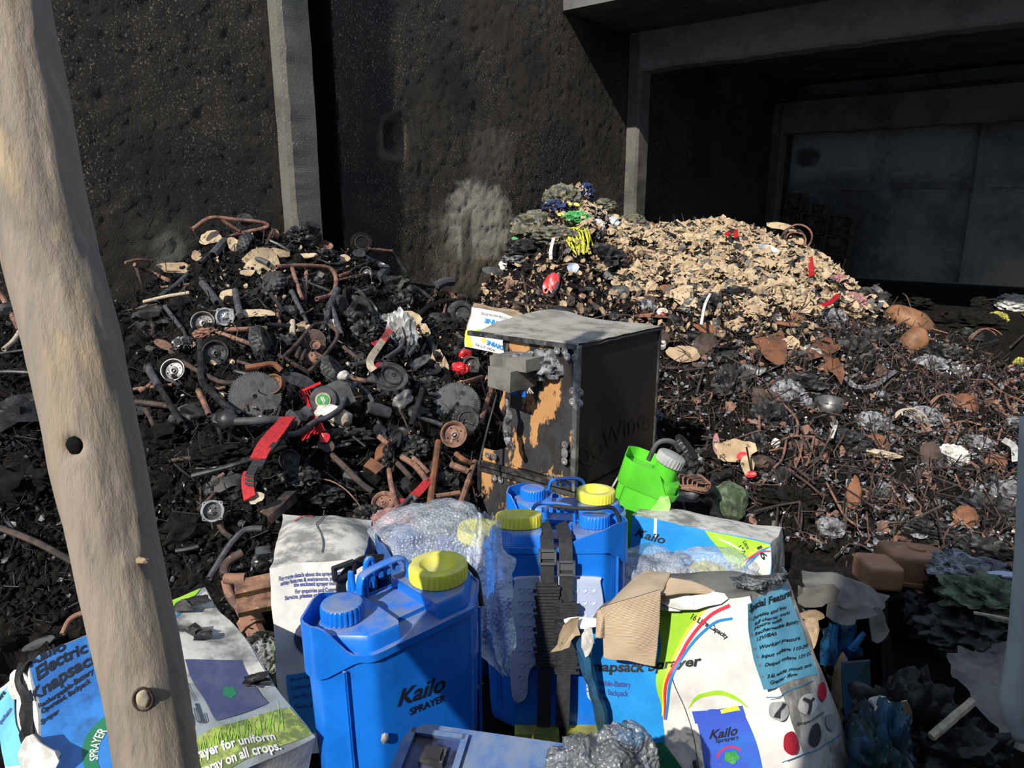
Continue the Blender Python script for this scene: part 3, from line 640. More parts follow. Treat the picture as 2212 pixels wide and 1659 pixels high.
for i, x in enumerate((-.028, .022)):
    zt = .02 - .03 * i
    part('shoulder_strap', g(join(strap([[x - .004, .0, .045], [x, -.07, .035], [x, -.125, .005], [x, -.138, -.1], [x - .004, -.142, -.25], [x - .008, -.145, -.40], [x - .01, -.14, -.47]], .036, [[0, -1., 0]] * 40, .003))), K['web'], s2, 40)
    P = np.linspace(-.085 - .05 * i, -.30 - .02 * i, 26); mm = []
    for k_, z in enumerate(P): mm.append(box((x + .003 * ((k_ % 2) * 2 - 1), -.146, z), (.058 + .006 * (k_ % 3), .012, .0065)))
    part('ruffled_padding', g(join(*mm)), K['web'], s2, False)
    part('buckle', g(join(box((x, -.142, zt - .015), (.044, .007, .006)), box((x, -.142, zt - .05), (.044, .007, .006)), box((x - .021, -.142, zt - .032), (.006, .007, .04)), box((x + .021, -.142, zt - .032), (.006, .007, .04)), box((x, -.139, zt - .03), (.04, .004, .016)))), K['darkgrey'], s2, 30)
part('hose', g(tube([[-.0, .03, .09], [.05, .01, .088], [.11, -.02, .092], [.17, .02, .085], [.195, .03, .03]], .006, 8)), K['web'], s2, 40)
part('foot', g(join(box((-.055, -.06, -.515), (.12, .16, .05)), box((.075, -.06, -.515), (.10, .16, .05)))), K['yellowdk'], s2, 30, label='dull yellow plastic foot')

sprayer(np.array([.185, 2.27, .385]), eul(-.05, 0, -.10), 'dark blue knapsack sprayer hidden behind the strapped one, only its handle and yellow lid showing', L=.40, c=.07, bh=.37, lidlab='yellow ring lid')

# bubble-wrapped sprayer between the white carton and the strapped sprayer
sw = sprayer(np.array([-.20, 1.93, .40]), eul(0, .06, .25), 'bubble-wrapped blue sprayer with a yellow lid behind the nearest lettered sprayer', L=.40, c=.07, bh=.39, handle=False, body=K['bluedk'], lidlab='yellow lid under clear bubble wrap')
def wrap(c, rad, seed, amp=.16, fr=2.6, sub=5, R=np.eye(3)): return blob(c, rad, R, amp, fr, seed, sub, 3)
part('bubble_wrap', wrap((-.225, 1.95, .415), (.19, .15, .115), 3), K['bubble'], sw, True)
fl = [at(1050, 1112, 1.93), at(1062, 1150, 1.90), at(1075, 1215, 1.83), at(1080, 1300, 1.76), at(1095, 1400, 1.70), at(1105, 1455, 1.68)]
def drape(P, W0, W1, seed, n=40, m=14, dirn=(1, 0, 0)):
    P = crom([np.array(p) for p in P], n // (len(P) - 1) + 1); n = len(P); w = np.interp(np.linspace(0, 1, n), np.linspace(0, 1, len(W0)), W0); w2 = np.interp(np.linspace(0, 1, n), np.linspace(0, 1, len(W1)), W1)
    t = np.linspace(0, 1, m); d = unit(dirn); V = (P[:, None] + d * (-w[:, None] * (1 - t) + w2[:, None] * t)[..., None]).reshape(-1, 3)
    V[:, 1] += .018 * np.sin(np.tile(t, n) * 17 + seed); V = V + vec_noise(V * 18, seed, 3) * .014
    return V, [[j * m + i, (j + 1) * m + i, (j + 1) * m + i + 1, j * m + i + 1] for j in range(n - 1) for i in range(m - 1)]
part('bubble_wrap_flap', drape(fl, [.03, .06, .09, .10, .07, .01], [.02, .03, .03, .03, .02, .008], 4), K['bubble2'], sw, True)

# bubble-wrapped sprayer lying right of the strapped one
sr = sprayer(np.array([.50, 2.02, .225]), eul(.2, .05, -.12), 'bubble-wrapped blue sprayer lying between the strapped sprayer and the big torn carton', L=.42, c=.07, bh=.25, handle=True, body=K['bluedk'], lid=K['yellowdk'], lidlab='dull yellow lid under bubble wrap')
part('bubble_wrap', join(wrap((.40, 1.94, .305), (.14, .12, .085), 8), wrap((.62, 2.0, .295), (.14, .10, .075), 11)), K['bubble'], sr, True)
part('bubble_wrap_tuft', wrap((.335, 1.91, .25), (.07, .05, .09), 14, .25), K['bubble'], sr, True)

# green sprayer
GR = eul(-.05, .30, -.28)
GL = np.array([.55, 2.62, .385])
gs = thing('knapsack_sprayer', 'bright green narrow knapsack sprayer leaning right beside the plywood case', 'sprayer', GL)
g = lambda m: xf(m, GR, GL)
fp = footprint(.23, .20, .035)
part('tank', g(loft(fp, [(-.40, .85, .9, 0, 0), (-.39, .88, .92, 0, 0), (-.05, .95, .96, 0, 0), (0, .96, .97, 0, 0), (.001, .9, .9, 0, 0)])), K['green'], gs, 30)
m = [tube([[x, -.094, -.04], [x * .95, -.088, -.38]], .003, 6) for x in (-.085, -.078, -.07, -.03, .03)]
part('tank_rib', g(join(*m)), K['green'], gs, 30)
P = fp * 1.03; hg = .045 - .075 * np.clip((P[:, 0] - .02) / .05, 0, 1)
part('collar', g(rings([np.c_[P * .96, np.full(len(P), -.062)], np.c_[P, hg * 0 - .055], np.c_[P * 1.03, np.maximum(hg, -.04)], np.c_[P * 1.0, np.maximum(hg, -.04)], np.c_[P * .93, np.full(len(P), -.06)]], cap0=False, cap1=False)), K['green'], gs, 35)
part('cap', g(xf(cap(.055, .04, 24, .03, .1), eul(0, .1, 0), (.045, -.01, .06))), K['palepipe'], gs, 35, label='grey ribbed screw cap')
part('neck', g(xf(lathe([(.045, 0), (.045, .07)], 20), np.eye(3), (.045, -.01, .0))), K['green'], gs, 35)
part('second_cap', g(xf(cap(.06, .022, 24, .02, .1), eul(.0, .55, 0), (.085, .05, .12))), K['darksteel'], gs, 35)
part('hose', g(tube([[-.03, .0, .04], [-.02, .0, .12], [.03, .02, .14], [.07, .04, .11]], .010, 8)), K['grip'], gs, 40)
part('foil_label', g(flake((.075, -.1, -.15), .035, .12, (.2, -1, 0), 4, .2, .002, k=18, rg=5, jag=.12)), K['greenlbl'], gs, 40)
part('wand', g(tube([[-.115, -.05, -.05], [-.135, -.05, -.2], [-.14, -.05, -.4]], .004, 6)), K['white'], gs, 40)

# ---------------------------------------------------------------- cartons
def carton(label, C, faces, name='carton', amp=.007, doms={}, fr=9, seed=3, ragged={}, n=22):
    """C: 8 corners: front TL TR BR BL, back TL TR BR BL"""
    ids = {'front': (0, 1, 2, 3), 'back': (5, 4, 7, 6), 'left': (4, 0, 3, 7), 'right': (1, 5, 6, 2), 'top': (4, 5, 1, 0), 'bottom': (3, 2, 6, 7)}
    V = np.array(C); th = thing(name, label, 'box', [(V[:, 0].min() + V[:, 0].max()) / 2, (V[:, 1].min() + V[:, 1].max()) / 2, V[:, 2].min()]); out = {}; cen = V.mean(0)
    for k, (mt, pn) in faces.items():
        q = [V[i] for i in ids[k]]; f = Face(q, amp, fr, doms.get(k, 0), seed)
        if f.n @ (sum(q) / 4 - cen) < 0: f.n = -f.n
        f.o = part(pn, f.grid(n, n, ragged.get(k)), K[mt], th, True); out[k] = f
    return th, out
ws = lambda *q: [at(*p) for p in q]
# tall white carton behind the nearest sprayer
C = ws((587, 1228, 1.85), (785, 1203, 1.90), (800, 1605, 1.90), (606, 1640, 1.85), (612, 1108, 2.25), (805, 1120, 2.25), (812, 1420, 2.30), (625, 1430, 2.28))
cw, f = carton('tall white carton with navy instruction text and a sooty bulging top', C, {'front': ('pwhite', 'front_panel'), 'right': ('pbluedk', 'side_panel'), 'left': ('pgreen', 'side_panel'), 'back': ('pwhite', 'back_panel'), 'top': ('pgreyed', 'top_flap')}, doms={'top': .045}, amp=.009)
fr_ = f['front']
tx = [('For more details about the sprayer parts, sprayer', (606, 1253), (768, 1236)), ('safety features & maintenance, pleases refer to', (609, 1263), (765, 1247)), ('the enclosed sprayer manual.', (639, 1269), (737, 1261)), ('For enquiries and Customer', (643, 1283), (735, 1274)), ('Service, please call @ +91-033-83550', (621, 1295), (765, 1281))]
for t, a, b in tx: part('lettering', fr_.text(t, a, b, (0, -8.5), bold=.02), K['inkblue'], fr_.o, False)
part('printed_panel', fr_.poly([(620, 1462), (620, 1590)], [(700, 1450), (700, 1580)]), K['pstripe'], fr_.o, False)
for i, t in enumerate(('Model No', 'Capacity', 'Net Wt : 8', 'Gross Wt')): part('lettering', fr_.text(t, (630, 1476 + i * 19), (672 + (i % 2) * 8, 1470 + i * 19), (0, -8), bold=.02), K['inkblue'], fr_.o, False)
part('printed_ring', fr_.disc((682, 1378), 42, 44, .004, r0=.6), K['pnavy'], fr_.o, False)
tp = f['top']; part('printed_arc', tp.line([(632, 1142), (645, 1130), (662, 1130), (668, 1138)], 3, .004), K['pred'], tp.o, False)
part('crease', tp.line([(700, 1100), (696, 1130), (692, 1170), (694, 1205)], 2.5, .004), K['pdark'], tp.o, False)

# carton lying behind right, blue and green print
C = ws((1363, 1112, 2.60), (1665, 1174, 2.42), (1668, 1290, 2.42), (1360, 1225, 2.60), (1395, 1087, 2.84), (1690, 1142, 2.64), (1694, 1240, 2.68), (1400, 1180, 2.86))
cb, f = carton('blue and green printed carton with a sooted top lying beside the green sprayer', C, {'front': ('pblue', 'front_panel'), 'right': ('pgreyed', 'side_panel'), 'top': ('pgreyed', 'top_panel'), 'left': ('pgreyed', 'side_panel'), 'back': ('pgreyed', 'back_panel')}, amp=.006, doms={'top': .012})
q = f['front']
part('green_print', q.poly([(1523, 1146), (1535, 1165), (1560, 1200), (1600, 1245)], [(1663, 1176), (1663, 1180), (1640, 1190), (1600, 1215)]), K['pgreen'], q.o, False)
part('white_print', q.poly([(1664, 1182), (1645, 1195), (1615, 1225), (1600, 1270)], [(1665, 1225), (1665, 1240), (1660, 1260), (1650, 1282)], .0018), K['pwhite'], q.o, False)
part('yellow_stripe', q.line([(1663, 1178), (1640, 1184), (1615, 1205), (1602, 1225)], 5, .0022), K['pyellow'], q.o, False)
part('red_stripe', q.line([(1664, 1191), (1645, 1193), (1622, 1204), (1606, 1212)], 4, .0024), K['pred'], q.o, False)
part('white_scuff', q.poly([(1413, 1120), (1411, 1150)], [(1420, 1121), (1418, 1165)], .002), K['pwhite'], q.o, False)
part('white_scuff', q.line([(1546, 1162), (1575, 1175), (1605, 1190)], [1, 5, 2], .0026), K['pwhite'], q.o, False)
part('lettering', q.text('Kailo', (1370, 1158), (1436, 1173), (3, -17), shear=.3, bold=.02), K['ink'], q.o, False)
part('lettering', q.text('16', (1634, 1184), (1648, 1212), (10, -5), bold=.03), K['ink'], q.o, False)
part('lettering', q.text('Litre', (1603, 1172), (1613, 1188), (7, -3), bold=.02), K['ink'], q.o, False)
part('lettering', q.text('12V', (1600, 1178), (1612, 1194), (-6, 4), bold=.02), K['ink'], q.o, False)

# big torn carton, front right
C = ws((1265, 1345, 1.62), (1612, 1290, 1.55), (1778, 1740, 1.53), (1325, 1760, 1.62), (1395, 1238, 1.86), (1690, 1232, 1.76), (1872, 1700, 1.74), (1420, 1600, 1.9))
cr, f = carton('big torn white carton with a printed sprayer picture and a folded corrugated flap', C, {'front': ('pwhite', 'front_panel'), 'right': ('pgreyed', 'side_panel'), 'left': ('pbluedk', 'side_panel'), 'back': ('pwhite', 'back_panel'), 'top': ('cloth', 'top_panel')}, amp=.010, fr=8, doms={'top': .012, 'front': .012, 'right': .01}, n=34)
q = f['front']
part('blue_print', q.poly([(1272, 1342), (1280, 1400), (1292, 1480), (1308, 1590), (1322, 1700)], [(1426, 1330), (1430, 1400), (1428, 1500), (1426, 1560), (1432, 1640)], .0014, 40, 14), K['pblue'], q.o, True)
part('green_print', q.poly([(1426, 1318), (1430, 1400), (1428, 1480), (1428, 1540)], [(1545, 1296), (1492, 1350), (1462, 1420), (1432, 1535)], .0018, 30, 8), K['pgreen'], q.o, True)
st = lambda dx, dy: [(1574 + dx, 1304 + dy), (1530 + dx, 1330 + dy), (1492 + dx, 1375 + dy), (1462 + dx, 1440 + dy), (1443 + dx, 1490 + dy), (1429 + dx * .3, 1545 + dy)]
part('yellow_stripe', q.line([(1562, 1288), (1520, 1320), (1483, 1368), (1458, 1430), (1441, 1490), (1427, 1540)], [6, 6, 5, 5, 5, 4], .0022), K['pyellow'], q.o, False)
part('red_stripe', q.line(st(0, 4), [7, 7, 7, 7, 6, 3], .0026), K['pred'], q.o, False)
part('blue_stripe', q.line([(1583, 1334), (1545, 1345), (1506, 1378), (1478, 1420), (1458, 1475), (1432, 1550)], [5, 6, 6, 6, 6, 5], .0026), K['pstripe'], q.o, False)
part('green_swoosh', q.line([(1487, 1530), (1520, 1498), (1562, 1490), (1600, 1503), (1624, 1527)], [1, 9, 11, 8, 1], .0022), K['pgreen'], q.o, False)
part('printed_can', q.poly([(1500, 1545), (1512, 1600), (1530, 1700)], [(1612, 1535), (1630, 1600), (1655, 1700)], .0020, 20, 8), K['pcan'], q.o, True)
part('printed_can_rim', q.poly([(1494, 1536), (1498, 1560)], [(1612, 1520), (1616, 1545)], .0026), K['pcan'], q.o, False)
part('printed_handle', q.line([(1530, 1540), (1536, 1531), (1556, 1530), (1562, 1538)], 5, .003), K['pcan'], q.o, False)
part('printed_lid', q.poly([(1562, 1529), (1564, 1537)], [(1602, 1519), (1607, 1531)], .003), K['pyellow'], q.o, False)
part('lettering', q.text('Kailo', (1531, 1590), (1594, 1583), (1, -18), shear=.3, bold=.03), K['ink'], q.o, False)
part('lettering', q.text('Sprayers', (1545, 1598), (1594, 1592), (0, -8), bold=.03), K['ink'], q.o, False)
part('printed_ring', q.disc((1576, 1633), 28, 27, r0=.86), K['pred'], q.o, False)
part('printed_tree', q.disc((1578, 1630), 15, 13, .0028, amp=.25), K['bgreen'], q.o, False)
part('printed_lance', q.line([(1463, 1465), (1474, 1510), (1490, 1580), (1510, 1660)], 1.6, .0026), K['pdark'], q.o, False)
part('printed_grip', join(q.line([(1496, 1636), (1506, 1665)], 8, .003)), K['pdark'], q.o, False)
part('green_corner_print', q.poly([(1380, 1600), (1420, 1660)], [(1425, 1600), (1500, 1680)], .0022), K['pdgreen'], q.o, False)
part('lettering', q.text('Knapsack Sprayer', (1268, 1453), (1519, 1436), (1, -20), bold=.035), K['ink'], q.o, False)
part('lettering', q.text('Rechargeable-Battery', (1262, 1482), (1370, 1478), (0, -11), bold=.02, spacing=.9), K['inkblue'], q.o, False)
part('lettering', q.text('Operated, Backpack', (1264, 1499), (1363, 1496), (0, -11), bold=.02), K['inkblue'], q.o, False)
part('lettering', q.text('Sprayer', (1280, 1513), (1316, 1511), (0, -10), bold=.02), K['inkblue'], q.o, False)
part('lettering', q.text('16 Litre Capacity', (1495, 1333), (1572, 1380), (6, -9), bold=.03), K['ink'], q.o, False)
q = f['right']
part('light_blue_panel', q.poly([(1604, 1308), (1612, 1360), (1628, 1430), (1650, 1494)], [(1690, 1262), (1716, 1340), (1736, 1400), (1754, 1452)], .002, 30, 12), K['plblue'], q.o, True)
part('lettering', q.text('Special Features', (1607, 1323), (1700, 1287), (1, -15), .004, bold=.03), K['ink'], q.o, False)
lines = [('Durable and light', 1620, 1341, 64), ('full charge: works', 1626, 1353, 66), ('Hours with', 1627, 1363, 46), ('Rechargeable Battery', 1629, 1376, 82), ('12V/8Ah', 1633, 1388, 32), ('Working pressure', 1637, 1407, 74), ('Input voltage 110-240', 1643, 1426, 88), ('Output voltage 12V DC', 1649, 1444, 90), ('3.6L wide mouth tank', 1655, 1468, 84), ('Greater flow', 1660, 1480, 50)]
for t, x, y, w in lines: part('lettering', q.text(t, (x, y), (x + w, y - w * .38), (1, -8), .004, bold=.02), K['ink'], q.o, False)
for t, x, y, w in lines:
    if t[0] in 'DRWIO3': part('bullet', q.disc((x - 9, y - 3), 3, 3, .004, 10), K['pgrey'], q.o, False)
part('printed_line', join(q.line([(1655, 1510), (1690, 1498), (1745, 1470)], 2, .003), q.line([(1688, 1648), (1740, 1622), (1800, 1585)], 2, .003)), K['pstripe'], q.o, False)
for c_, rx, ry, mt, pn in (((1681, 1537), 20, 24, 'pwhite', 'printed_accessory'), ((1733, 1520), 19, 22, 'pwhite', 'printed_accessory'), ((1706, 1606), 16, 25, 'pred', 'printed_accessory'), ((1764, 1490), 10, 22, 'pred', 'printed_accessory'), ((1748, 1583), 11, 24, 'pdark', 'printed_accessory'), ((1783, 1556), 11, 20, 'pgrey', 'printed_accessory')):
    part(pn, q.disc(c_, rx, ry, .003, amp=.05), K[mt], q.o, False)
part('printed_tool', join(q.line([(1688, 1518), (1680, 1535), (1677, 1555)], [10, 4, 12], .005)), K['pdark'], q.o, False)
part('printed_tool', join(q.line([(1720, 1508), (1735, 1518), (1730, 1540)], [7, 9, 6], .005), q.line([(1734, 1518), (1745, 1508)], 6, .005)), K['pdark'], q.o, False)
part('lettering', q.text('Sprayer Accessories', (1717, 1566), (1768, 1540), (1, -8), .004, bold=.02), K['pdark'], q.o, False)
part('string', tube([at(1690, 1495, 1.60), at(1700, 1560, 1.585), at(1714, 1640, 1.57), at(1722, 1690, 1.56)], .0012, 5), K['white'], cr)
# corrugated flap folded over the front, with its ridges
def corr_sheet(P, n=70, m=40, ridges=46, amp=.0016, off=.0):
    a, b, c_, d = [np.asarray(p, float) for p in P]; u, v = np.meshgrid(np.linspace(0, 1, m), np.linspace(0, 1, n * 3)); u = u.ravel()[:, None]; v = v.ravel()[:, None]
    X = a * (1 - u) * (1 - v) + b * u * (1 - v) + c_ * u * v + d * (1 - u) * v; nn = unit(np.cross(b - a, d - a)); nn = nn if nn @ (CAM - a) > 0 else -nn
    X = X + nn * (amp * np.sin(v * ridges * 2 * math.pi) + .012 * np.sin(u * 3.1) * np.sin(v * 2.8)) + vec_noise(X * 12, 5) * .004; r = n * 3
    Y = X - nn * .004; M_ = len(X); fc = [[j * m + i, (j + 1) * m + i, (j + 1) * m + i + 1, j * m + i + 1] for j in range(r - 1) for i in range(m - 1)]
    ed = list(range(m)) + [j * m + m - 1 for j in range(1, r)] + [(r - 1) * m + i for i in range(m - 2, -1, -1)] + [j * m for j in range(r - 2, 0, -1)]
    return np.concatenate([X, Y]), fc + [[i + M_ for i in q_][::-1] for q_ in fc] + [[ed[i], ed[(i + 1) % len(ed)], ed[(i + 1) % len(ed)] + M_, ed[i] + M_] for i in range(len(ed))]
part('corrugated_flap', corr_sheet(ws((1296, 1318, 1.50), (1427, 1278, 1.49), (1416, 1440, 1.51), (1304, 1418, 1.53))), K['corr'], cr, True, label='folded tan corrugated flap with fine ridges')
part('corrugated_flap_end', corr_sheet(ws((1287, 1322, 1.51), (1312, 1312, 1.505), (1305, 1375, 1.515), (1284, 1372, 1.515)), 20, 14, 18), K['corr'], cr, True)
part('board_flap', corr_sheet(ws((1390, 1228, 1.66), (1448, 1236, 1.62), (1424, 1284, 1.50), (1300, 1318, 1.505)), 30, 30, 0), K['corr'], cr, True)
part('board_flap', corr_sheet(ws((1385, 1243, 1.64), (1490, 1256, 1.60), (1550, 1280, 1.57), (1415, 1283, 1.52)), 30, 30, 14, .003), K['corr'], cr, True)
part('torn_white_ply', join(flake(at(1480, 1295, 1.565), .075, .022, (0, -.8, .6), 5, .3, .003, jag=.2), flake(at(1455, 1302, 1.56), .05, .022, (0, -.8, .5), 8, .3, .003, jag=.2)), K['pwhite'], cr)
tc = [(1252, 1334, 1.545), (1247, 1350, 1.54), (1254, 1372, 1.535), (1243, 1374, 1.53), (1234, 1384, 1.525), (1230, 1398, 1.52), (1212, 1405, 1.51), (1190, 1409, 1.50), (1204, 1394, 1.505), (1208, 1372, 1.51), (1217, 1352, 1.52), (1233, 1337, 1.53)]
TC = np.array([at(*p_) for p_ in tc]); part('torn_corner', rings([TC, TC + FW * .003]), K['cardlt'], cr, False)
part('torn_corner', flake(at(1256, 1345, 1.56), .045, .012, (-.2, -.9, .4), 2, .3, .003, jag=.2), K['pwhite'], cr)
part('torn_edge', tube([at(1240, 1350, 1.56), at(1262, 1420, 1.57), at(1285, 1500, 1.58), at(1305, 1590, 1.59), at(1318, 1650, 1.6)], [.012, .016, .014, .012, .01], 6, wob=.006), K['teal'], cr)
part('torn_corner', flake(at(1268, 1385, 1.545), .012, .03, (0, -1, 0), 4, .3, .003), K['white'], cr)
part('shrink_film', drape(ws((1580, 1255, 1.6), (1640, 1262, 1.6), (1690, 1240, 1.68), (1700, 1228, 1.75)), [.02, .02, .02, .02], [.01, .01, .01, .01], 6, 30, 10, (0, -.3, 1)), K['bubbleg'], cr, True)

# left carton lying tilted, split round the wooden post
C = ws((62, 1432, 1.45), (437, 1272, 1.75), (692, 1588, 1.42), (150, 1883, 1.15), (-6, 1478, 1.50), (560, 1420, 2.05), (690, 1720, 1.48), (30, 1950, 1.2))
C[4] = at(2, 1490, 1.50); C[5] = C[1] + np.array([-.03, .10, -.2]); C[6] = C[2] + np.array([-.06, .03, -.2]); C[7] = at(20, 1900, 1.22)
cl, f = carton('scorched blue and grey carton with a field picture lying tilted behind the wooden post', C, {'front': ('psky', 'front_panel'), 'left': ('pwhite', 'side_panel'), 'right': ('pgreyed', 'side_panel'), 'top': ('pbluedk', 'top_panel'), 'bottom': ('pwhite', 'bottom_panel')}, amp=.012, fr=7, doms={'front': .02}, n=34)
q = f['front']
part('blue_print', q.poly([(64, 1436), (84, 1500), (98, 1580), (130, 1760)], [(330, 1318), (345, 1400), (365, 1500), (395, 1700)], .0016, 40, 16), K['pbluedk'], q.o, True)
part('green_print', q.poly([(330, 1317), (338, 1345)], [(428, 1276), (420, 1287)], .002), K['pgreen'], q.o, False)
part('grey_print', q.poly([(345, 1345), (360, 1380), (375, 1430), (390, 1500)], [(440, 1280), (490, 1340), (545, 1412), (600, 1478)], .0016, 24, 12), K['pgreyed'], q.o, True)
part('red_stripe', q.line([(352, 1342), (378, 1320), (440, 1287)], [5, 5, 2], .0024), K['pred'], q.o, False)
part('blue_stripe', q.line([(366, 1352), (390, 1325), (402, 1312)], [5, 4, 2], .0024), K['pstripe'], q.o, False)
part('scorched_can_picture', q.poly([(402, 1452), (440, 1510), (480, 1568)], [(520, 1428), (550, 1470), (590, 1515)], .0022, 20, 8), K['pnavy'], q.o, True)
part('printed_tree', q.disc((502, 1500), 14, 12, .003, amp=.25), K['pdgreen'], q.o, False)
part('grass_print', q.poly([(400, 1640), (470, 1590), (560, 1545), (630, 1520)], [(430, 1720), (520, 1665), (620, 1610), (684, 1582)], .002, 30, 10), K['pgrass'], q.o, True)
bl = []
for i in range(46):
    x = 425 + i * 4.2 + rng.uniform(-4, 4); y = 1640 - (x - 425) * .5 + rng.uniform(-12, 14); bl.append(q.line([(x, y + 20), (x + rng.uniform(-3, 3), y + 5), (x + rng.uniform(-9, 9), y - rng.uniform(10, 34))], [2.2, 1.6, .5], .0035))
part('printed_grass_blades', join(*bl), K['pgreen'], cl, False)
part('printed_lance', q.line([(391, 1452), (425, 1530)], 2, .003), K['pdark'], q.o, False)
part('printed_grip', join(q.line([(425, 1535), (445, 1575)], 8, .003), q.line([(418, 1545), (432, 1575), (455, 1574), (448, 1552)], 3, .003)), K['pdark'], q.o, False)
part('printed_badge', q.disc((398, 1585), 24, 34, .0026), K['pdgreen'], q.o, False)
part('printed_ring', q.disc((300, 1630), 128, 95, .0026, 40, r0=.78), K['pdgreen'], q.o, False)
V, Fc = textmesh('SPRAYER', 0, .02)
def arctext(t, c_, r, a0, a1, h, mt, pn='lettering'):
    V, Fc = textmesh(t, 0, .02); a = a0 + (a1 - a0) * V[:, 0]; rr = r + V[:, 1] * h; P = np.stack([c_[0] + rr * np.cos(a) * 1.25, c_[1] - rr * np.sin(a)], 1); u, v = q.uv(P[:, 0], P[:, 1]); part(pn, (q.pt(u, v, .0034), Fc), K[mt], q.o, False)
arctext('SPRAYER', (300, 1630), 78, 3.35, 2.50, 13, 'pwhite'); arctext('KAILO', (300, 1630), 78, 2.36, 1.8, 13, 'pred')
for t, a, b, h in (('Kailo', (66, 1446), (150, 1412), (-5, -22)), ('Electric', (84, 1470), (198, 1414), (-5, -22)), ('Knapsack', (68, 1512), (232, 1428), (-5, -22)), ('Rechargeable-Battery', (85, 1528), (214, 1456), (-3, -10)), ('Operated, Backpack', (92, 1540), (206, 1476), (-3, -10)), ('Sprayer', (94, 1562), (134, 1540), (-3, -10))):
    part('lettering', q.text(t, a, b, h, .003, bold=.03), K['ink'], q.o, False)
part('lettering', q.text('Sprayer for uniform', (408, 1668), (602, 1602), (-6, -18), .004, bold=.03), K['pwhite'], q.o, False)
part('lettering', q.text('spray on all crops.', (440, 1690), (612, 1624), (-6, -18), .004, bold=.03), K['pwhite'], q.o, False)
for i, p in enumerate([(405, 1362, 1.60), (418, 1366, 1.6), (432, 1372, 1.585), (390, 1310, 1.66), (415, 1298, 1.68), (545, 1465, 1.5), (548, 1472, 1.5)]): part('char_flake', flake(at(*p), .03, .014, (-.2, -.6, .8), i, .5, .002, jag=.5), K['char'], cl)
part('hole', q.disc((122, 1632), 7, 9, .004, amp=.2), K['white'], q.o, False)
q = f['left']
part('light_blue_panel', q.poly([(3, 1500), (4, 1560), (15, 1650)], [(36, 1470), (42, 1560), (72, 1650)], .004), K['plblue'], q.o, False)
part('lettering', q.text('Features', (4, 1520), (20, 1496), (-6, -6), .006, bold=.03), K['ink'], q.o, False)
part('lettering', q.text('Specification', (12, 1570), (36, 1530), (-5, -5), .006, bold=.03), K['inkblue'], q.o, False)
part('torn_edge', tube(ws((58, 1432, 1.44), (48, 1480, 1.42), (62, 1540, 1.38), (60, 1590, 1.33), (90, 1650, 1.28), (105, 1700, 1.25)), [.010, .008, .014, .010, .014, .01], 6, wob=.008), K['char'], cl)
part('torn_white_ply', flake(at(35, 1480, 1.43), .04, .03, (-.4, -.8, .4), 3, .3, .003), K['white'], cl); part('torn_white_ply', flake(at(70, 1640, 1.27), .05, .035, (-.4, -.8, .4), 6, .3, .003), K['white'], cl)

# burnt carton on the right with a melted sprayer inside
C = ws((1722, 1262, 1.80), (1905, 1322, 1.86), (1915, 1730, 1.86), (1800, 1760, 1.80), (1735, 1232, 2.05), (1915, 1290, 2.1), (1925, 1600, 2.15), (1790, 1600, 2.1))
cg, f = carton('burnt open carton with a peeling grey top and melted blue plastic inside', C, {'top': ('cloth', 'top_panel'), 'left': ('pgreyed', 'side_panel'), 'right': ('soot', 'side_panel'), 'back': ('soot', 'back_panel')}, amp=.014, doms={'top': .025}, n=26)
part('peeled_edge', join(flake(at(1765, 1290, 1.78), .05, .028, (0, -.9, .4), 7, .5, .004, jag=.4), flake(at(1830, 1325, 1.78), .05, .03, (.1, -.9, .4), 9, .5, .004, jag=.4), flake(at(1890, 1345, 1.80), .035, .045, (.4, -.9, .2), 11, .4, .004, jag=.3)), K['cloth'], cg)
part('torn_board', join(flake(at(1755, 1330, 1.77), .034, .014, (0, -1, .2), 3, .3, .01), flake(at(1752, 1360, 1.77), .016, .04, (0, -1, .2), 4, .3, .01), flake(at(1808, 1500, 1.80), .02, .12, (-.2, -1, 0), 5, .2, .008, jag=.2)), K['card'], cg)
part('melted_plastic', join(blob(at(1815, 1390, 1.84), (.045, .03, .07), amp=.5, seed=2), tube(ws((1838, 1400, 1.80), (1850, 1385, 1.79), (1868, 1368, 1.79)), [.012, .008, .006], 8, wob=.004), tube(ws((1805, 1350, 1.80), (1800, 1400, 1.79), (1810, 1440, 1.8)), .01, 8, wob=.005)), K['blueweb'], cg)
part('scorched_panel', corr_sheet(ws((1820, 1430, 1.76), (1878, 1425, 1.77), (1890, 1700, 1.77), (1830, 1700, 1.76)), 20, 20, 0), K['teal'], cg, True)
part('blue_print', corr_sheet(ws((1832, 1555, 1.75), (1885, 1550, 1.755), (1880, 1620, 1.755), (1835, 1630, 1.75)), 10, 10, 0), K['pblue'], cg, True)

# ---------------------------------------------------------------- other foreground pieces
# lying sprayer at the bottom edge, shade put into its blue
Lx = unit(at(1230, 1612, 1.17) - at(945, 1560, 1.22)); LR = frame(unit(np.array([-.1, -.22, .96])), Lx)
LL = at(1085, 1700, 1.22)
sl_ = thing('knapsack_sprayer', 'shade-darkened dusty blue sprayer tank lying at the bottom edge with a recessed switch window', 'sprayer', LL)
g = lambda m: xf(m, LR, LL)
fp = footprint(.42, .20, .03); part('tank', g(loft(fp, [(-.25, .9, .9, 0, 0), (-.02, .99, .99, 0, 0), (-.004, 1, 1, 0, 0), (0, .985, .98, 0, 0)])), K['bluedk'], sl_, 30)
part('switch_frame', g(join(box((-.140, .075, .004), (.105, .010, .014)), box((-.140, -.075, .004), (.105, .010, .014)), box((-.19, 0, .004), (.012, .16, .014)), box((-.088, 0, .004), (.012, .16, .014)))), K['bluedk'], sl_, 30)
part('switch_recess', g(box((-.139, 0, .0015), (.094, .142, .003))), K['navy'], sl_, 30)
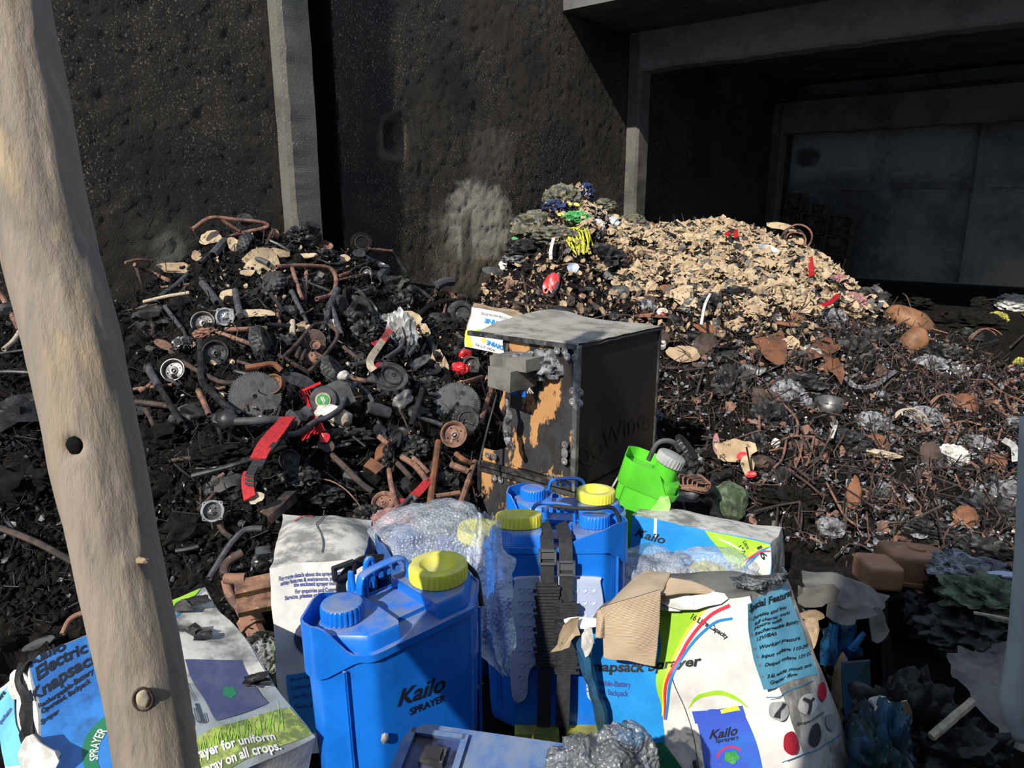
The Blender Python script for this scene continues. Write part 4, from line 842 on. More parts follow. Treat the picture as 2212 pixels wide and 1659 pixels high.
part('toggle_switch', g(join(box((-.135, .03, .008), (.046, .034, .012)), box((-.135, .03, .016), (.034, .022, .008)))), K['steel'], sl_, 30)
part('charging_socket', g(xf(lathe([(.022, 0), (.022, .012), (.016, .012), (.015, .004), (.0001, .004)], 20), np.eye(3), (-.14, -.035, .002))), K['steel'], sl_, 30)
part('tank_rib', g(join(*[tube([[.05 + i * .02, -.09, .002], [.09 + i * .02, .09, .002]], .003, 6) for i in range(2)])), K['bluedk'], sl_, 30)
single('bubble_wrap', join(blob(at(1275, 1672, 1.16), (.065, .05, .05), np.eye(3), .30, 1.7, 21, 5, 3, True), blob(at(1345, 1650, 1.2), (.048, .04, .06), np.eye(3), .32, 1.6, 25, 5, 3, True)), K['bubbleg'], 'crumpled dirty ball of bubble wrap in front of the big torn carton', 'bubble wrap', smooth=True)

# wooden post
pc = [(-30, -230, .86, 86), (8, 0, .86, 88), (30, 130, .86, 90), (56, 270, .86, 92), (98, 500, .86, 94), (137, 650, .855, 95), (172, 800, .85, 92), (212, 1000, .85, 90), (244, 1150, .85, 84), (275, 1300, .85, 82), (318, 1500, .85, 82), (340, 1659, .85, 82), (375, 1850, .86, 84)]
P = [at(a, b, w) for a, b, w, r in pc]; rr = [r / F * w for a, b, w, r in pc]
P = P + [np.array([P[-1][0] + (P[-1] - P[-2])[0] * 3, P[-1][1] + (P[-1] - P[-2])[1] * 3, 0.0])]; rr.append(.05)
P = [P[0] + (P[0] - P[1]) * 6] + P; rr = [rr[0]] + rr
Pc = crom(P, 26); rc = np.interp(np.linspace(0, 1, len(Pc)), np.linspace(0, 1, len(P)), rr); seg = 72; a = np.arange(seg) * 2 * math.pi / seg
def pole(Pc, rc):
    T_ = np.gradient(Pc, axis=0); T_ /= np.linalg.norm(T_, axis=1)[:, None]; x = np.array([1., 0, 0]); Rs = []
    for k in range(len(Pc)):
        x = unit(x - T_[k] * (x @ T_[k])); y = np.cross(T_[k], x); q_ = np.cos(a)[:, None] * x + np.sin(a)[:, None] * y; h = k / len(Pc) * 14
        d = .045 * fbm(np.c_[np.cos(a) * 1.4, np.sin(a) * 1.4, np.full(seg, h * .6)], 3, 3) + .022 * fbm(np.c_[np.cos(a) * 7, np.sin(a) * 7, np.full(seg, h * 1.0)], 6, 3)
        Rs.append(Pc[k] + q_ * (rc[k] * (1 + d))[:, None])
    return Rs
def wood():
    m = mat('weathered_wood', (.28, .235, .185), (.18, .155, .13), .8, scale=18, lo=.36, hi=.66, c3=(.37, .29, .19), s3=9, lo3=.50, hi3=.64, bump=.9, bs=60, bd=.006, stretch=(1, 1, .09)); return m
K['wood'] = wood()
po = thing('wooden_post', 'leaning peeled tree trunk post with knots in the left foreground', 'post', Pc[-1])
RS = pole(Pc, rc)
def dent(V, c_, r, dep):
    d = np.linalg.norm(V - c_, axis=1); ax = V - c_; return V + unit(np.asarray(FW))[None] * (dep * np.exp(-(d / r) ** 2))[:, None]
V, Fc = rings(RS)
def surf(px, py): # nearest trunk surface point under an image direction
    r_ = unit(ray(px, py)); d = V - CAM; t = d @ r_; e = np.linalg.norm(d - t[:, None] * r_, axis=1) + t * .03; return V[np.argmin(e)].copy()
h1, h2, h3 = surf(156, 965), surf(308, 1505), surf(292, 1212)
def onrm(h): return unit((h - Pc[np.argmin(np.linalg.norm(Pc - h, axis=1))]) * [1, 1, .1])
V = dent(V, h1, .010, .012); V = dent(V, h2, .016, -.006); V = dent(V, h3, .014, -.005)
part('trunk', (V, Fc), K['wood'], po, True)
part('knot_hole', blob(h1 + FW * .004, (.0085, .006, .0105), amp=.15, seed=1), K['soot'], po, True, label='dark round knot hole')
part('knot', blob(h2 + onrm(h2) * .004, (.008, .0125, .004), frame(onrm(h2), (1, 0, .1)), .15, 2, 2), K['stick'], po, True)
part('knot_ring', xf(lathe([(.0095, -.002), (.0125, .002), (.0105, .003), (.0085, .0)], 24), frame(onrm(h2), (1, 0, .1)) @ np.diag([.9, 1.3, 1]), h2 + onrm(h2) * .004), K['rustdark'], po, True)
part('knot', join(blob(h3 - FW * .0 + [.008, 0, 0], (.008, .003, .004), amp=.4, seed=5), blob(h3 - FW * .0 - [.014, 0, 0], (.006, .003, .004), amp=.4, seed=6)), K['card'], po, True)

# ---------------------------------------------------------------- flight cases
CR = eul(-.03, -.01, -.668); CLo = np.array([-.148, 3.04, .26])
cs = thing('plywood_case', 'tall burnt plywood road case with aluminium edges and a lifted lid, behind the sprayers', 'case', CLo)
g = lambda m: xf(m, CR, CLo)
w_, d_, h_ = .51, .70, .605
def plate(x0, x1, y, z0, z1, th=.008, n=16, seed=1):
    U, V_ = np.meshgrid(np.linspace(x0, x1, n), np.linspace(z0, z1, n)); P = np.c_[U.ravel(), np.full(n * n, y) + .003 * fbm(np.c_[U.ravel() * 9, V_.ravel() * 9, V_.ravel() * 0], seed), V_.ravel()]; Q = P + [0, th, 0]
    fc = [[j * n + i, j * n + i + 1, (j + 1) * n + i + 1, (j + 1) * n + i] for j in range(n - 1) for i in range(n - 1)]; M_ = n * n
    return np.concatenate([P, Q]), fc + [[q_ + M_ for q_ in f_][::-1] for f_ in fc]
# front panel has burnt away at its left: ragged left edge
n = 30; zz = np.linspace(.03, h_ - .01, n); xl = .15 + .05 * vnoise(np.c_[zz * 14, zz * 0, zz * 0 + 3], 3) + .09 * (zz < .10) * (.10 - zz) / .1 * -2 + .04 * np.clip(zz - .42, 0, 1)
Rs = []
for k in range(n):
    t = np.linspace(0, 1, 14); x = xl[k] + (w_ - .012 - xl[k]) * t; Rs.append(np.c_[x, .012 + .004 * vnoise(np.c_[x * 12, np.full(14, zz[k] * 12), x * 0], 4), np.full(14, zz[k])])
P = np.concatenate(Rs); fc = [[j * 14 + i, j * 14 + i + 1, (j + 1) * 14 + i + 1, (j + 1) * 14 + i] for j in range(n - 1) for i in range(13)]
part('front_panel', g((np.concatenate([P, P + [0, .01, 0]]), fc + [[i + len(P) for i in f_][::-1] for f_ in fc])), K['charply'], cs, False, label='charred ply front with bare orange wood showing')
part('lower_front_strip', g(box((.11, .017, .045), (.20, .01, .06))), K['charply'], cs)
part('side_panel', g(box((w_ - .006, d_ / 2, h_ / 2), (.010, d_, h_ - .02))), K['charply2'], cs)
part('side_panel', g(box((.006, d_ / 2 + .1, h_ / 2), (.010, d_ - .25, h_ - .03))), K['charply2'], cs)
part('back_panel', g(box((w_ / 2, d_ - .005, h_ / 2), (w_, .010, h_))), K['charply2'], cs)
part('base_panel', g(box((w_ / 2, d_ / 2, .01), (w_, d_, .02))), K['charply2'], cs)
U, V_ = np.meshgrid(np.linspace(-.02, w_ + .01, 20), np.linspace(-.01, d_ + .01, 20)); U, V_ = U.ravel(), V_.ravel()
Z = h_ + .004 + .05 * np.clip((.25 - U) / .27, 0, 1) ** 2 * np.sin(np.clip(V_ / d_, 0, 1) * 2.6) + .006 * fbm(np.c_[U * 7, V_ * 7, U * 0], 2)
P = np.c_[U, V_, Z]; fc = [[j * 20 + i, j * 20 + i + 1, (j + 1) * 20 + i + 1, (j + 1) * 20 + i] for j in range(19) for i in range(19)]
part('lid', g((np.concatenate([P, P - [0, 0, .012]]), fc + [[i + 400 for i in f_][::-1] for f_ in fc] + [[i, i + 1, i + 401, i + 400] for i in range(19)])), K['topply'], cs, 30, label='ash-grey lid lifted and buckled at its left')
part('edge_strip', g(join(box((w_ + .001, .0, h_ / 2), (.022, .022, h_)))), K['alu'], cs)
part('edge_strip', g(join(box((w_ / 2 - .03, -.004, h_ - .008), (w_ + .06, .020, .020)))), K['steel'], cs)
part('edge_strip', g(box((w_ / 2, -.004, .012), (w_, .02, .022))), K['steel'], cs)
part('edge_strip', g(box((w_ + .002, d_ / 2, h_ - .006), (.012, d_, .018))), K['darksteel'], cs)
part('edge_strip', g(box((w_ + .002, d_, h_ / 2), (.012, .012, h_))), K['steel'], cs)
part('loose_edge_bar', tube(ws((1073, 852, 3.0), (1052, 930, 2.99), (1034, 1004, 2.98)), .009, 6, ell=.6), K['darksteel'], cs)
part('edge_bar', tube(ws((1097, 742, 3.02), (1090, 790, 3.0)), .007, 6), K['steel'], cs)
for (x, z) in ((.42, h_ - .03), (.47, h_ - .05), (w_ - .01, .42), (w_ - .01, .375), (.47, .19), (.47, .15), (.40, .035), (.06, .06)):
    part('corner_rivet', g(join(xf(lathe([(.013, 0), (.016, .005), (.009, .006), (.008, .002), (.0001, .002)], 16), frame((0, -1, 0)), (x, -.008, z)), xf(lathe([(.013, 0), (.016, .005), (.009, .006), (.008, .002), (.0001, .002)], 16), frame((0, -1, 0)), (x + .036 * (z > .3 or z < .1), -.008, z - .03 * (.1 < z < .3))))), K['alu'], cs)
side = Face([CR @ np.array(p) + CLo for p in ((w_ + .0, 0, h_), (w_ + .0, d_, h_), (w_ + .0, d_, 0), (w_ + .0, 0, 0))], amp=0)
MST = mat('stencil', (.014, .011, .009), None, .6)
for c_ in ((1262, 985), (1289, 972)): part('stencil_mark', side.disc(c_, 13, 18, .004, r0=.75), MST, cs, False)
part('stencil_lettering', side.text('Wine', (1302, 975), (1395, 918), (0, -42), .004), MST, cs, False)
cl2 = thing('plywood_case', 'lower plywood case with an oval hand hole supporting the tall one', 'case', (CLo[0], CLo[1], 0))
g2 = lambda m: xf(m, CR, CLo + [0, 0, -.272])
h2_ = .262
def holed():
    # front board with an oval hand hole
    k = 28; a_ = np.arange(k) * 2 * math.pi / k; cx, cz = .25, .165; o = np.c_[cx + .052 * np.sign(np.cos(a_)) * np.abs(np.cos(a_)) ** .6, np.zeros(k), cz + .026 * np.sign(np.sin(a_)) * np.abs(np.sin(a_)) ** .8]
    def edge(t): c_, s_ = math.cos(t), math.sin(t); m_ = max(abs(c_) / (w_ / 2 - .005), abs(s_) / (h2_ / 2)); return [w_ / 2 + c_ / m_, 0, h2_ / 2 + s_ / m_]
    e = np.array([edge(t) for t in a_]); back = o + [0, .012, 0]
    return rings([e + [0, .012, 0], e, o, back], cap0=False, cap1=False)
part('front_panel', g2(holed()), K['charply'], cl2, 30)
part('side_panel', g2(box((w_ - .006, d_ / 2, h2_ / 2), (.010, d_, h2_))), K['charply2'], cl2)
part('side_panel', g2(box((.006, d_ / 2, h2_ / 2), (.010, d_ - .04, h2_))), K['charply2'], cl2)
part('back_panel', g2(box((w_ / 2, d_ - .01, h2_ / 2), (w_, .01, h2_))), K['charply2'], cl2)
part('edge_strip', g2(box((w_ + .001, .0, h2_ / 2), (.022, .022, h2_))), K['alu'], cl2)
part('edge_strip', g2(box((w_ / 2, -.004, h2_ - .008), (w_, .02, .018))), K['steel'], cl2)
part('edge_strip', g2(box((.0, -.0, h2_ / 2), (.018, .02, h2_))), K['darksteel'], cl2)
for x in (.09, .40): part('corner_rivet', g2(join(*[xf(lathe([(.013, 0), (.016, .005), (.009, .006), (.008, .002), (.0001, .002)], 16), frame((0, -1, 0)), (x + q_, -.004, h2_ - .035)) for q_ in (0, .036)])), K['alu'], cl2)
# burnt machine lodged in the case opening
ml = thing('battery_charger', 'melted grey battery unit lodged in the top left of the plywood case', 'machine', at(1120, 860, 2.95))
part('housing', join(xf(box((0, 0, 0), (.125, .16, .085)), eul(0, .05, -.75), at(1107, 812, 2.90)), xf(box((0, 0, 0), (.20, .2, .05)), eul(0, -.05, -.75), at(1132, 778, 2.93))), K['cloth'], ml)
part('melted_top', blob(at(1165, 790, 2.90), (.10, .06, .06), amp=.45, seed=3, sub=4), K['ash'], ml)
part('round_dial', xf(lathe([(.028, 0), (.028, .006), (.018, .010), (.0001, .008)], 20), frame((-.1, -.4, 1)), at(1102, 783, 2.89)), K['steel'], ml)
part('wires', join(*[tube(ws((1126 + i * 4, 815, 2.92), (1130 + i * 3, 835, 2.90), (1128 + i * 6, 850, 2.9)), .003, 5) for i in range(5)]), K['white'], ml)
part('connector', box(at(1131, 851, 2.89), (.016, .016, .022)), K['blue'], ml)
part('connector', box(at(1109, 848, 2.9), (.03, .016, .014)), K['blue'], ml)
part('seal_strip', tube(ws((1098, 860, 2.96), (1097, 900, 2.955), (1096, 950, 2.95), (1104, 972, 2.95)), [.01, .016, .013, .014], 8, wob=.012), K['ash'], ml)
# printed white and yellow carton
C = ws((1020, 663, 4.15), (1124, 686, 4.1), (1122, 775, 3.95), (1003, 748, 4.0), (1026, 655, 4.4), (1128, 676, 4.35), (1126, 720, 4.3), (1010, 700, 4.3))
cdv, f = carton('small scorched white carton with upside-down blue lettering beside the case lid', C, {'front': ('pwhite', 'front_panel'), 'top': ('card', 'top_panel'), 'left': ('card', 'side_panel'), 'right': ('card', 'side_panel')}, amp=.008, n=16)
q = f['front']
part('lettering', q.text('DIVINE', (1094, 699), (1049, 690), (-2, 9), .004, bold=.04), K['pstripe'], q.o, False)
part('lettering', q.text('AGRICULTURE HAND PROTECTOR', (1106, 690), (1041, 676), (-1, 5), .004), K['pdark'], q.o, False)
part('lettering', q.text('DIVINE', (1088, 748), (1053, 737), (-2, 9), .004, bold=.04), K['pstripe'], q.o, False)
part('lettering', q.text('AGRICULTURE', (1070, 757), (1026, 742), (-1, 5), .004), K['pdark'], q.o, False)
part('printed_sun', join(q.disc((1098, 710), 5, 5, .004), q.disc((1045, 737), 5, 5, .004)), K['pyellow'], q.o, False)
part('printed_leaves', join(*[q.line([(1015 + 4 * i, 722 - 2 * i), (1022 + 5 * i, 714 + (i % 3) * 6)], [2, 7, 1][i % 2:] if False else [1, 6, 1], .004) for i in range(6)]), K['pgreen'], q.o, False)
part('yellow_shade', q.poly([(1008, 715), (1005, 748)], [(1015, 712), (1020, 750)], .003), K['pyellow'], q.o, False)
# ---------------------------------------------------------------- burnt machine parts on the left heap
def pxs(p): return proj(p)[2] / F
def hits(pts, lift): 
    out = []
    n = len(pts)
    for i, p in enumerate(pts): out.append(hit(p[0], p[1], (p[2] if len(p) > 2 else lift)))
    return out
def pipe(label, pts, r, mt, name='metal_pipe', cat='pipe', lift=.06, group=None, grip=None, hollow=True, extra=None):
    P = hits(pts, lift); rr = r * pxs(P[0])
    if grip is None and extra is None: return single(name, tube(P, rr, 8, 5, hollow=hollow), K[mt], label, cat, group, 40)
    th = thing(name, label, cat, min(P, key=lambda p: p[2]), group); part('tube', tube(P, rr, 8, 5, hollow=hollow), K[mt], th)
    if grip is not None:
        G = hits(grip, lift + .01); part('rubber_grip', tube([G[0], *[G[0] + (G[-1] - G[0]) * t for t in (.05, .5, .93)], G[-1]], [rr * 1.9, rr * 1.5, rr * 1.35, rr * 1.4, rr * 1.6], 10, 3), K['grip'], th)
    for e in (extra or []): part('cross_bar', tube(hits(e, lift + .005), rr * .9, 8, 4), K[mt], th)
    return th
def wheel_prof(R): return [(R * .62, -R * .26), (R * .70, -R * .30), (R * .88, -R * .30), (R * .97, -R * .20), (R, -R * .07), (R, R * .07), (R * .97, R * .20), (R * .88, R * .30), (R * .70, R * .30), (R * .62, R * .26)]
def tyre_mesh(R, W=1.):
    seg = 56
    def rf(k, r, a, i):
        if 3 <= k <= 6: return r * (1 + .065 * ((((i + 2 * k) // 2) % 2) * 2 - 1))
        return r * np.ones(seg)
    pr = [(r, z * W) for r, z in wheel_prof(R)]; pr = [(R * .6, -R * .2 * W)] + pr + [(R * .6, R * .2 * W)]
    return lathe(pr, seg, lambda k, r, a, i: rf(k - 1, r, a, i))
def rim_mesh(R, W=1.):
    return lathe([(R * .62, -R * .28 * W), (R * .66, R * .30 * W), (R * .60, R * .31 * W), (R * .54, R * .10 * W), (R * .50, -R * .02), (R * .26, -R * .04), (R * .22, R * .06), (R * .12, R * .10), (R * .10, R * .02), (.0001, R * .02)], 32)
def tyre(label, px, py, rp, ax, mt='rubber', rim='darksteel', W=1., lift=.06, group=None, name='tyre', sub=0):
    c = hit(px, py, lift); R = rp * pxs(c); th = thing(name, label, 'wheel', c, group); Fm = frame(vdir(c, ax))
    m = tyre_mesh(R, W); V = m[0]; V = V * (1 + .02 * fbm(V / R * 1.6, int(px), 2))[:, None]
    part('tread', xf((V, m[1]), Fm, c), K[mt], th, 25)
    if rim: part('rim', xf(rim_mesh(R, W), Fm, c), K[rim], th, 40)
    return th
def pulley(label, px, py, rp, ax, mt='steel', lift=.07, deep=.5, back=True, hubm=None, group=None, bolts=4):
    c = hit(px, py, lift); R = rp * pxs(c); th = thing('pulley', label, 'wheel', c, group); Fm = frame(vdir(c, ax))
    pr = [(R * .80, -R * deep), (R * .95, -R * deep), (R * .80, -R * deep * .8), (R * .76, -R * .12), (R * .86, -R * .02), (R, R * .04), (R, R * .08), (R * .93, R * .08), (R * .80, -R * .04), (R * .76, -R * .26), (R * .40, -R * .28), (R * .34, -R * .20), (R * .20, -R * .18), (R * .16, -R * .30), (.0001, -R * .32)]
    rm = part('rim', xf(lathe(pr, 36), Fm, c), K[mt], th, 40)
    part('hub', xf(lathe([(R * .19, -R * .25), (R * .19, -R * .08), (R * .12, -R * .06), (R * .10, -R * .2), (.0001, -R * .2)], 16), Fm, c), K[hubm or mt], th, 40)
    m = [xf(lathe([(R * .055, 0), (R * .055, .003), (.0001, .003)], 8), Fm, c + Fm @ np.array([R * .55 * math.cos(a), R * .55 * math.sin(a), -R * .275])) for a in np.arange(bolts) * 2 * math.pi / bolts + .5]
    part('bolt_holes', join(*m), K['soot'], th, 40)
    return th
def flange(label, px, py, rp, ax, mt='alu', inner='steel', lift=.08):
    c = hit(px, py, lift); R = rp * pxs(c); th = thing('crankcase_flange', label, 'machine part', c); Fm = frame(vdir(c, ax), UP); seg = 48; a = np.arange(seg) * 2 * math.pi / seg
    ear = 1 + .16 * np.clip(np.cos(4 * (a - math.pi / 4)) - .55, 0, 1) / .45
    f = lambda r, z, e=0: np.c_[r * np.cos(a) * (ear if e else 1), r * np.sin(a) * (ear if e else 1), np.full(seg, z)]
    part('ring', xf(rings([f(R * .80, -R * .3), f(R * .9, -R * .3), f(R * .98, -R * .05, 1), f(R, R * .05, 1), f(R * .97, R * .08, 1), f(R * .80, R * .08), f(R * .78, R * .0), f(R * .76, -R * .25)], cap0=False, cap1=False), Fm, c), K[mt], th, 40)
    part('disc', xf(lathe([(R * .77, -R * .24), (R * .6, -R * .28), (R * .2, -R * .2), (R * .12, -R * .15), (R * .09, -R * .2), (.0001, -R * .2)], 32), Fm, c), K[inner], th, 40)
    m = [xf(lathe([(R * .07, 0), (R * .07, .002), (.0001, .002)], 8), Fm, c + Fm @ np.array([R * .36 * math.cos(b), R * .36 * math.sin(b), -R * .235])) for b in (.6, 1.2, 2.6, 3.7, 4.3, 5.6)]
    m += [xf(lathe([(R * .055, 0), (R * .055, .002), (.0001, .002)], 8), Fm, c + Fm @ np.array([R * 1.0 * math.cos(b), R * 1.0 * math.sin(b), R * .081])) for b in (math.pi / 4 + k * math.pi / 2 for k in range(4))]
    part('bolt_holes', join(*m), K['soot'], th, 40); return th
def saw(label, px, py, rp, ax, mt='steel', lift=.07, teeth=64):
    c = hit(px, py, lift); R = rp * pxs(c); th_ = thing('saw_disc', label, 'saw blade', c); seg = teeth * 2; a = np.arange(seg) * 2 * math.pi / seg; Fm = frame(vdir(c, ax))
    r = R * np.where(np.arange(seg) % 2, 1.04, .95); f = lambda q, z: np.c_[q * np.cos(a), q * np.sin(a), np.full(seg, z)]
    part('saw_plate', xf(rings([f(R * .09, -.0015), f(R * .5, -.0015), f(r, -.0015), f(r, .0015), f(R * .5, .0015), f(R * .09, .0015), f(R * .09, -.0015)], cap0=False, cap1=False), Fm, c), K[mt], th_, 30)
    part('arbor_hole', xf(lathe([(R * .088, -.001), (R * .088, .0005), (.0001, .0005)], 16), Fm, c), K['soot'], th_); return th_
def lump(label, px, py, rx, ry, mt='char', lift=.04, amp=.45, seed=None, name='charred_lump', cat='debris', sub=4, fr=2.4, group=None, dz=.8, fins=0):
    sm = mt in ('ash', 'white', 'pinkash', 'plastheap', 'stick'); fr = fr * (1.3 if sm else 1.35); amp = amp * (.55 if sm else .85)
    c = hit(px, py, lift); s = pxs(c); Fm = frame(vdir(c, (0, 0, 1)), (1, 0, 0)); Fm = np.stack([vdir(c, (1, 0, 0)), vdir(c, (0, 1, 0)), vdir(c, (0, 0, 1))], 1)
    m = blob(c, (rx * s, ry * s, (rx + ry) / 2 * s * dz), Fm, amp, fr, seed if seed is not None else int(px * 7 + py), sub, 4, ridge=True)
    return single(name, m, K[mt], label, cat, group, smooth=35)
def engine(label, px, py, rp, rot, body='darksteel', acc=None, lift=.07, seed=1, extra=True):
    c = hit(px, py, lift); s = rp * pxs(c); R = eul(*rot); th = thing('small_engine', label, 'engine', c)
    part('crankcase', xf(blob((0, 0, 0), (.75 * s, .6 * s, .6 * s), amp=.3, seed=seed, sub=3, fr=3), R, c), K[body], th, 35)
    fins = [box((0, 0, .5 * s + i * .13 * s), (.95 * s, .8 * s, .05 * s)) for i in range(5)]
    part('cylinder', xf(join(*fins, box((0, 0, .72 * s), (.6 * s, .5 * s, .6 * s))), R, c), K[body], th, 30)
    part('recoil_cover', xf(lathe([(.5 * s, 0), (.55 * s, .2 * s), (.42 * s, .32 * s), (.2 * s, .34 * s), (.15 * s, .3 * s), (.0001, .3 * s)], 20), R @ frame((0, -1, 0)), c + R @ np.array([0, -.45 * s, 0])), K[acc or body], th, 35)
    if extra: part('muffler', xf(box((.65 * s, .1 * s, .2 * s), (.4 * s, .5 * s, .5 * s)), R, c), K['rustdark'], th, 30)
    return th
def sheetm(label, px, py, rx, ry, n, mt, name='metal_plate', cat='plate', lift=.07, bend=.2, jag=.15, k=16, ax=None, group=None, th=.004, seed=None):
    c = hit(px, py, lift); s = pxs(c); a = vdir(c, ax) if ax is not None else vdir(c, (1, 0, 0))
    return single(name, flake(c, rx * s, ry * s, vdir(c, n), seed if seed is not None else int(px + 3 * py), bend, th, a, k, 4, jag), K[mt], label, cat, group, 50)

# crest
pipe('bent rusty handle frame lying on the very top of the left heap', [(416, 495), (455, 471), (510, 475), (566, 481), (575, 491), (515, 505), (493, 514)], 4.5, 'rust', 'bent_handlebar', 'handlebar', .10, extra=[[(479, 474), (498, 488), (517, 500)]])
pipe('black sooty tube running down left from the top handle frame', [(495, 513), (465, 540), (432, 569)], 6, 'darksteel', lift=.10)
pipe('short thick black grip tube beside the top handle frame', [(486, 522), (472, 538), (460, 552)], 10, 'grip', 'handle_grip', 'grip', .08)
tyre('small dark wheel standing behind the top handle frame', 530, 474, 17, (.1, .75, .6), 'rubber', None, .9, .06)
tyre('edge-on black tyre leaning against pale cardboard near the top of the left heap', 531, 534, 30, (.92, -.35, .3), 'rubber', None, 1.3, .05)
pulley('rusty drum at the top right of the handle frame', 580, 506, 16, (-.7, .2, .7), 'rust', .09, 1.0)
pipe('rusty hoop around the drum on the crest', [(590, 497), (583, 512), (576, 530)], 3.5, 'rustdark', lift=.1)
pipe('thin grey tube just right of the crest drum', [(583, 520), (605, 530), (628, 544)], 4, 'darksteel', lift=.10)
engine('crumpled black engine with wire fins on the crest under the concrete pilaster', 668, 514, 30, (.4, .3, .5), 'char', 'darksteel', .05, 3)
lump('heap of black burnt wires beside the crest engine', 645, 508, 22, 16, 'char', .07)
pulley('rusty cream dish-shaped rim on the crest right of the pilaster', 699, 530, 20, (.15, .85, .5), 'rust', .09, .9)
lump('grey charred base beneath the dish-shaped rim', 702, 550, 24, 10, 'char', .05)
pipe('black rubber hand grip lying on pale cardboard', [(550, 558), (566, 563), (580, 570)], 6.5, 'grip', 'handle_grip', 'grip', .11, hollow=False)
pipe('rusty rounded handle frame with cross bar below the crest dish', [(597, 576), (650, 574), (701, 577), (720, 586), (726, 610), (716, 636), (684, 646)], 5, 'rust', 'bent_handlebar', 'handlebar', .11, extra=[[(631, 579), (641, 612), (652, 645)]])
engine('small grey motor inside the rounded handle frame', 690, 606, 18, (.5, .2, 1.4), 'steel', 'rustdark', .05, 5)
pipe('pair of pale rusty rods right of the rounded frame', [(730, 598), (757, 588)], 4.5, 'rust', lift=.10)
pipe('second pale rusty rod right of the rounded frame', [(728, 606), (758, 599)], 2.6, 'rust', lift=.10)
# cardboard on the left heap
for i, (x, y, a, b, mt, lb) in enumerate([(455, 510, 24, 20, 'cardlt', 'pale burnt cardboard under the top handle frame'), (508, 530, 14, 18, 'cardlt', 'pinkish cardboard scrap left of the edge-on tyre'), (562, 568, 42, 30, 'cardlt', 'large pale cardboard sheet below the edge-on tyre'), (425, 556, 12, 10, 'card', 'small brown scrap left under the black grip tube'), (535, 590, 16, 10, 'card', 'cardboard scrap below the large pale sheet'),
    (380, 580, 34, 14, 'card', 'dim tan cardboard at the far left of the heap'), (491, 640, 20, 18, 'cardlt', 'creamy cardboard with a curled edge left of the centre grips'), (548, 676, 40, 15, 'cardlt', 'long golden cardboard strip under the centre grips'), (600, 545, 24, 10, 'card', 'cardboard scrap by the thin grey tube'), (660, 552, 22, 9, 'cardlt', 'pale scrap left of the dish-shaped rim'),
    (740, 558, 14, 10, 'cardlt', 'torn pale scrap right of the dish-shaped rim'), (655, 705, 16, 12, 'card', 'frayed tan scrap on the tray frame'), (715, 700, 18, 12, 'white', 'scorched white paper on the tray frame'), (715, 702, 8, 7, 'cardlt', 'oval beige foam pad'), (890, 690, 26, 18, 'cardlt', 'wrinkled cream paper at the centre of the left heap'), (915, 712, 14, 16, 'cardlt', 'curled cream paper right of the silver rag'),
    (945, 775, 14, 24, 'cardlt', 'shredded pale cardboard left of the red engine'), (960, 800, 8, 26, 'card', 'hanging shredded cardboard beside the red engine'), (640, 740, 8, 10, 'card', 'tiny scrap left of the tray plate')]):
    sheetm(lb, x, y, a, b, (.1 * ((i % 3) - 1), .45, .85), mt, 'cardboard_scrap', 'cardboard', .08, .35, .3)
tyre('large treaded tyre lying below the pale cardboard sheet', 578, 618, 42, (-.45, .75, .35), 'rubber', None, 1.0, .02)
# hand grips at the centre
pipe('upright black grip left of the golden cardboard strip', [(508, 628), (512, 650), (519, 682)], 7, 'grip', 'handle_grip', 'grip', .13, hollow=False)
pipe('steel handlebar with a dark grip between the treaded tyre and tray frame', [(655, 678), (664, 700)], 4, 'steel', 'handlebar', 'handlebar', .12, grip=[(630, 630), (655, 680)])
pipe('grey handlebar with a ribbed grip pointing up right at the centre', [(713, 661), (705, 690), (695, 714)], 5.5, 'steel', 'handlebar', 'handlebar', .13, grip=[(727, 628), (712, 662)])
pipe('dark handlebar crossing below the ribbed grip', [(716, 664), (725, 690), (737, 724)], 6, 'grip', 'handlebar', 'handlebar', .12)
pipe('rod with a round white end left of the steel handlebar', [(585, 637), (600, 655), (612, 676)], 4.5, 'darksteel', lift=.11)
pipe('thin bent wire handle left of the steel handlebar', [(604, 660), (618, 642), (630, 634)], 2, 'darksteel', lift=.12, cat='wire', name='bent_wire')
pipe('black grip pointing up left above the two wheel rims', [(392, 707), (400, 722), (402, 738)], 3.5, 'steel', 'handlebar', 'handlebar', .13, grip=[(357, 664), (393, 710)])
lump('cluster of metal brackets at the foot of the upper left grip', 398, 742, 20, 13, 'steel', .09)
pulley('grey wheel rim beside the silver flange', 438, 697, 25, (-.2, .25, .95), 'steel', .10, .7)
lump('rusty drum body below the grey wheel rim', 446, 722, 22, 12, 'rust', .06)
flange('bright silver four-eared flange at the left of the heap', 486, 684, 20, (-.1, .1, 1), 'alu', 'alu', .12)
pipe('curved dark hoop behind the silver flange', [(448, 655), (450, 646), (462, 644), (478, 655), (484, 668)], 4, 'darksteel', lift=.11)
pulley('dark wheel rim below the silver flange', 465, 762, 27, (-.1, .2, 1), 'darksteel', .09, .6)
pulley('wheel rim with a bright lip, lowest on the left slope', 373, 799, 25, (-.3, .3, .9), 'steel', .10, .5)
tyre('scorched tyre around the bright-lipped rim', 380, 808, 44, (-.25, .25, .93), 'soot', None, .8, .02)
tyre('scorched tyre around the dark wheel rim', 470, 768, 42, (-.1, .2, 1), 'soot', None, .8, .01)
sheetm('brown gearbox guard plate at the upper end of the flat tube', 353, 744, 20, 12, (.2, .5, .8), 'rust', 'guard_plate', 'plate', .11, .1, .1, ax=(.8, -.6, 0))
pipe('flat rusty tube running down right from the guard plate', [(368, 760), (400, 785), (440, 808), (482, 826), (520, 825)], 5, 'rustdark', lift=.10)
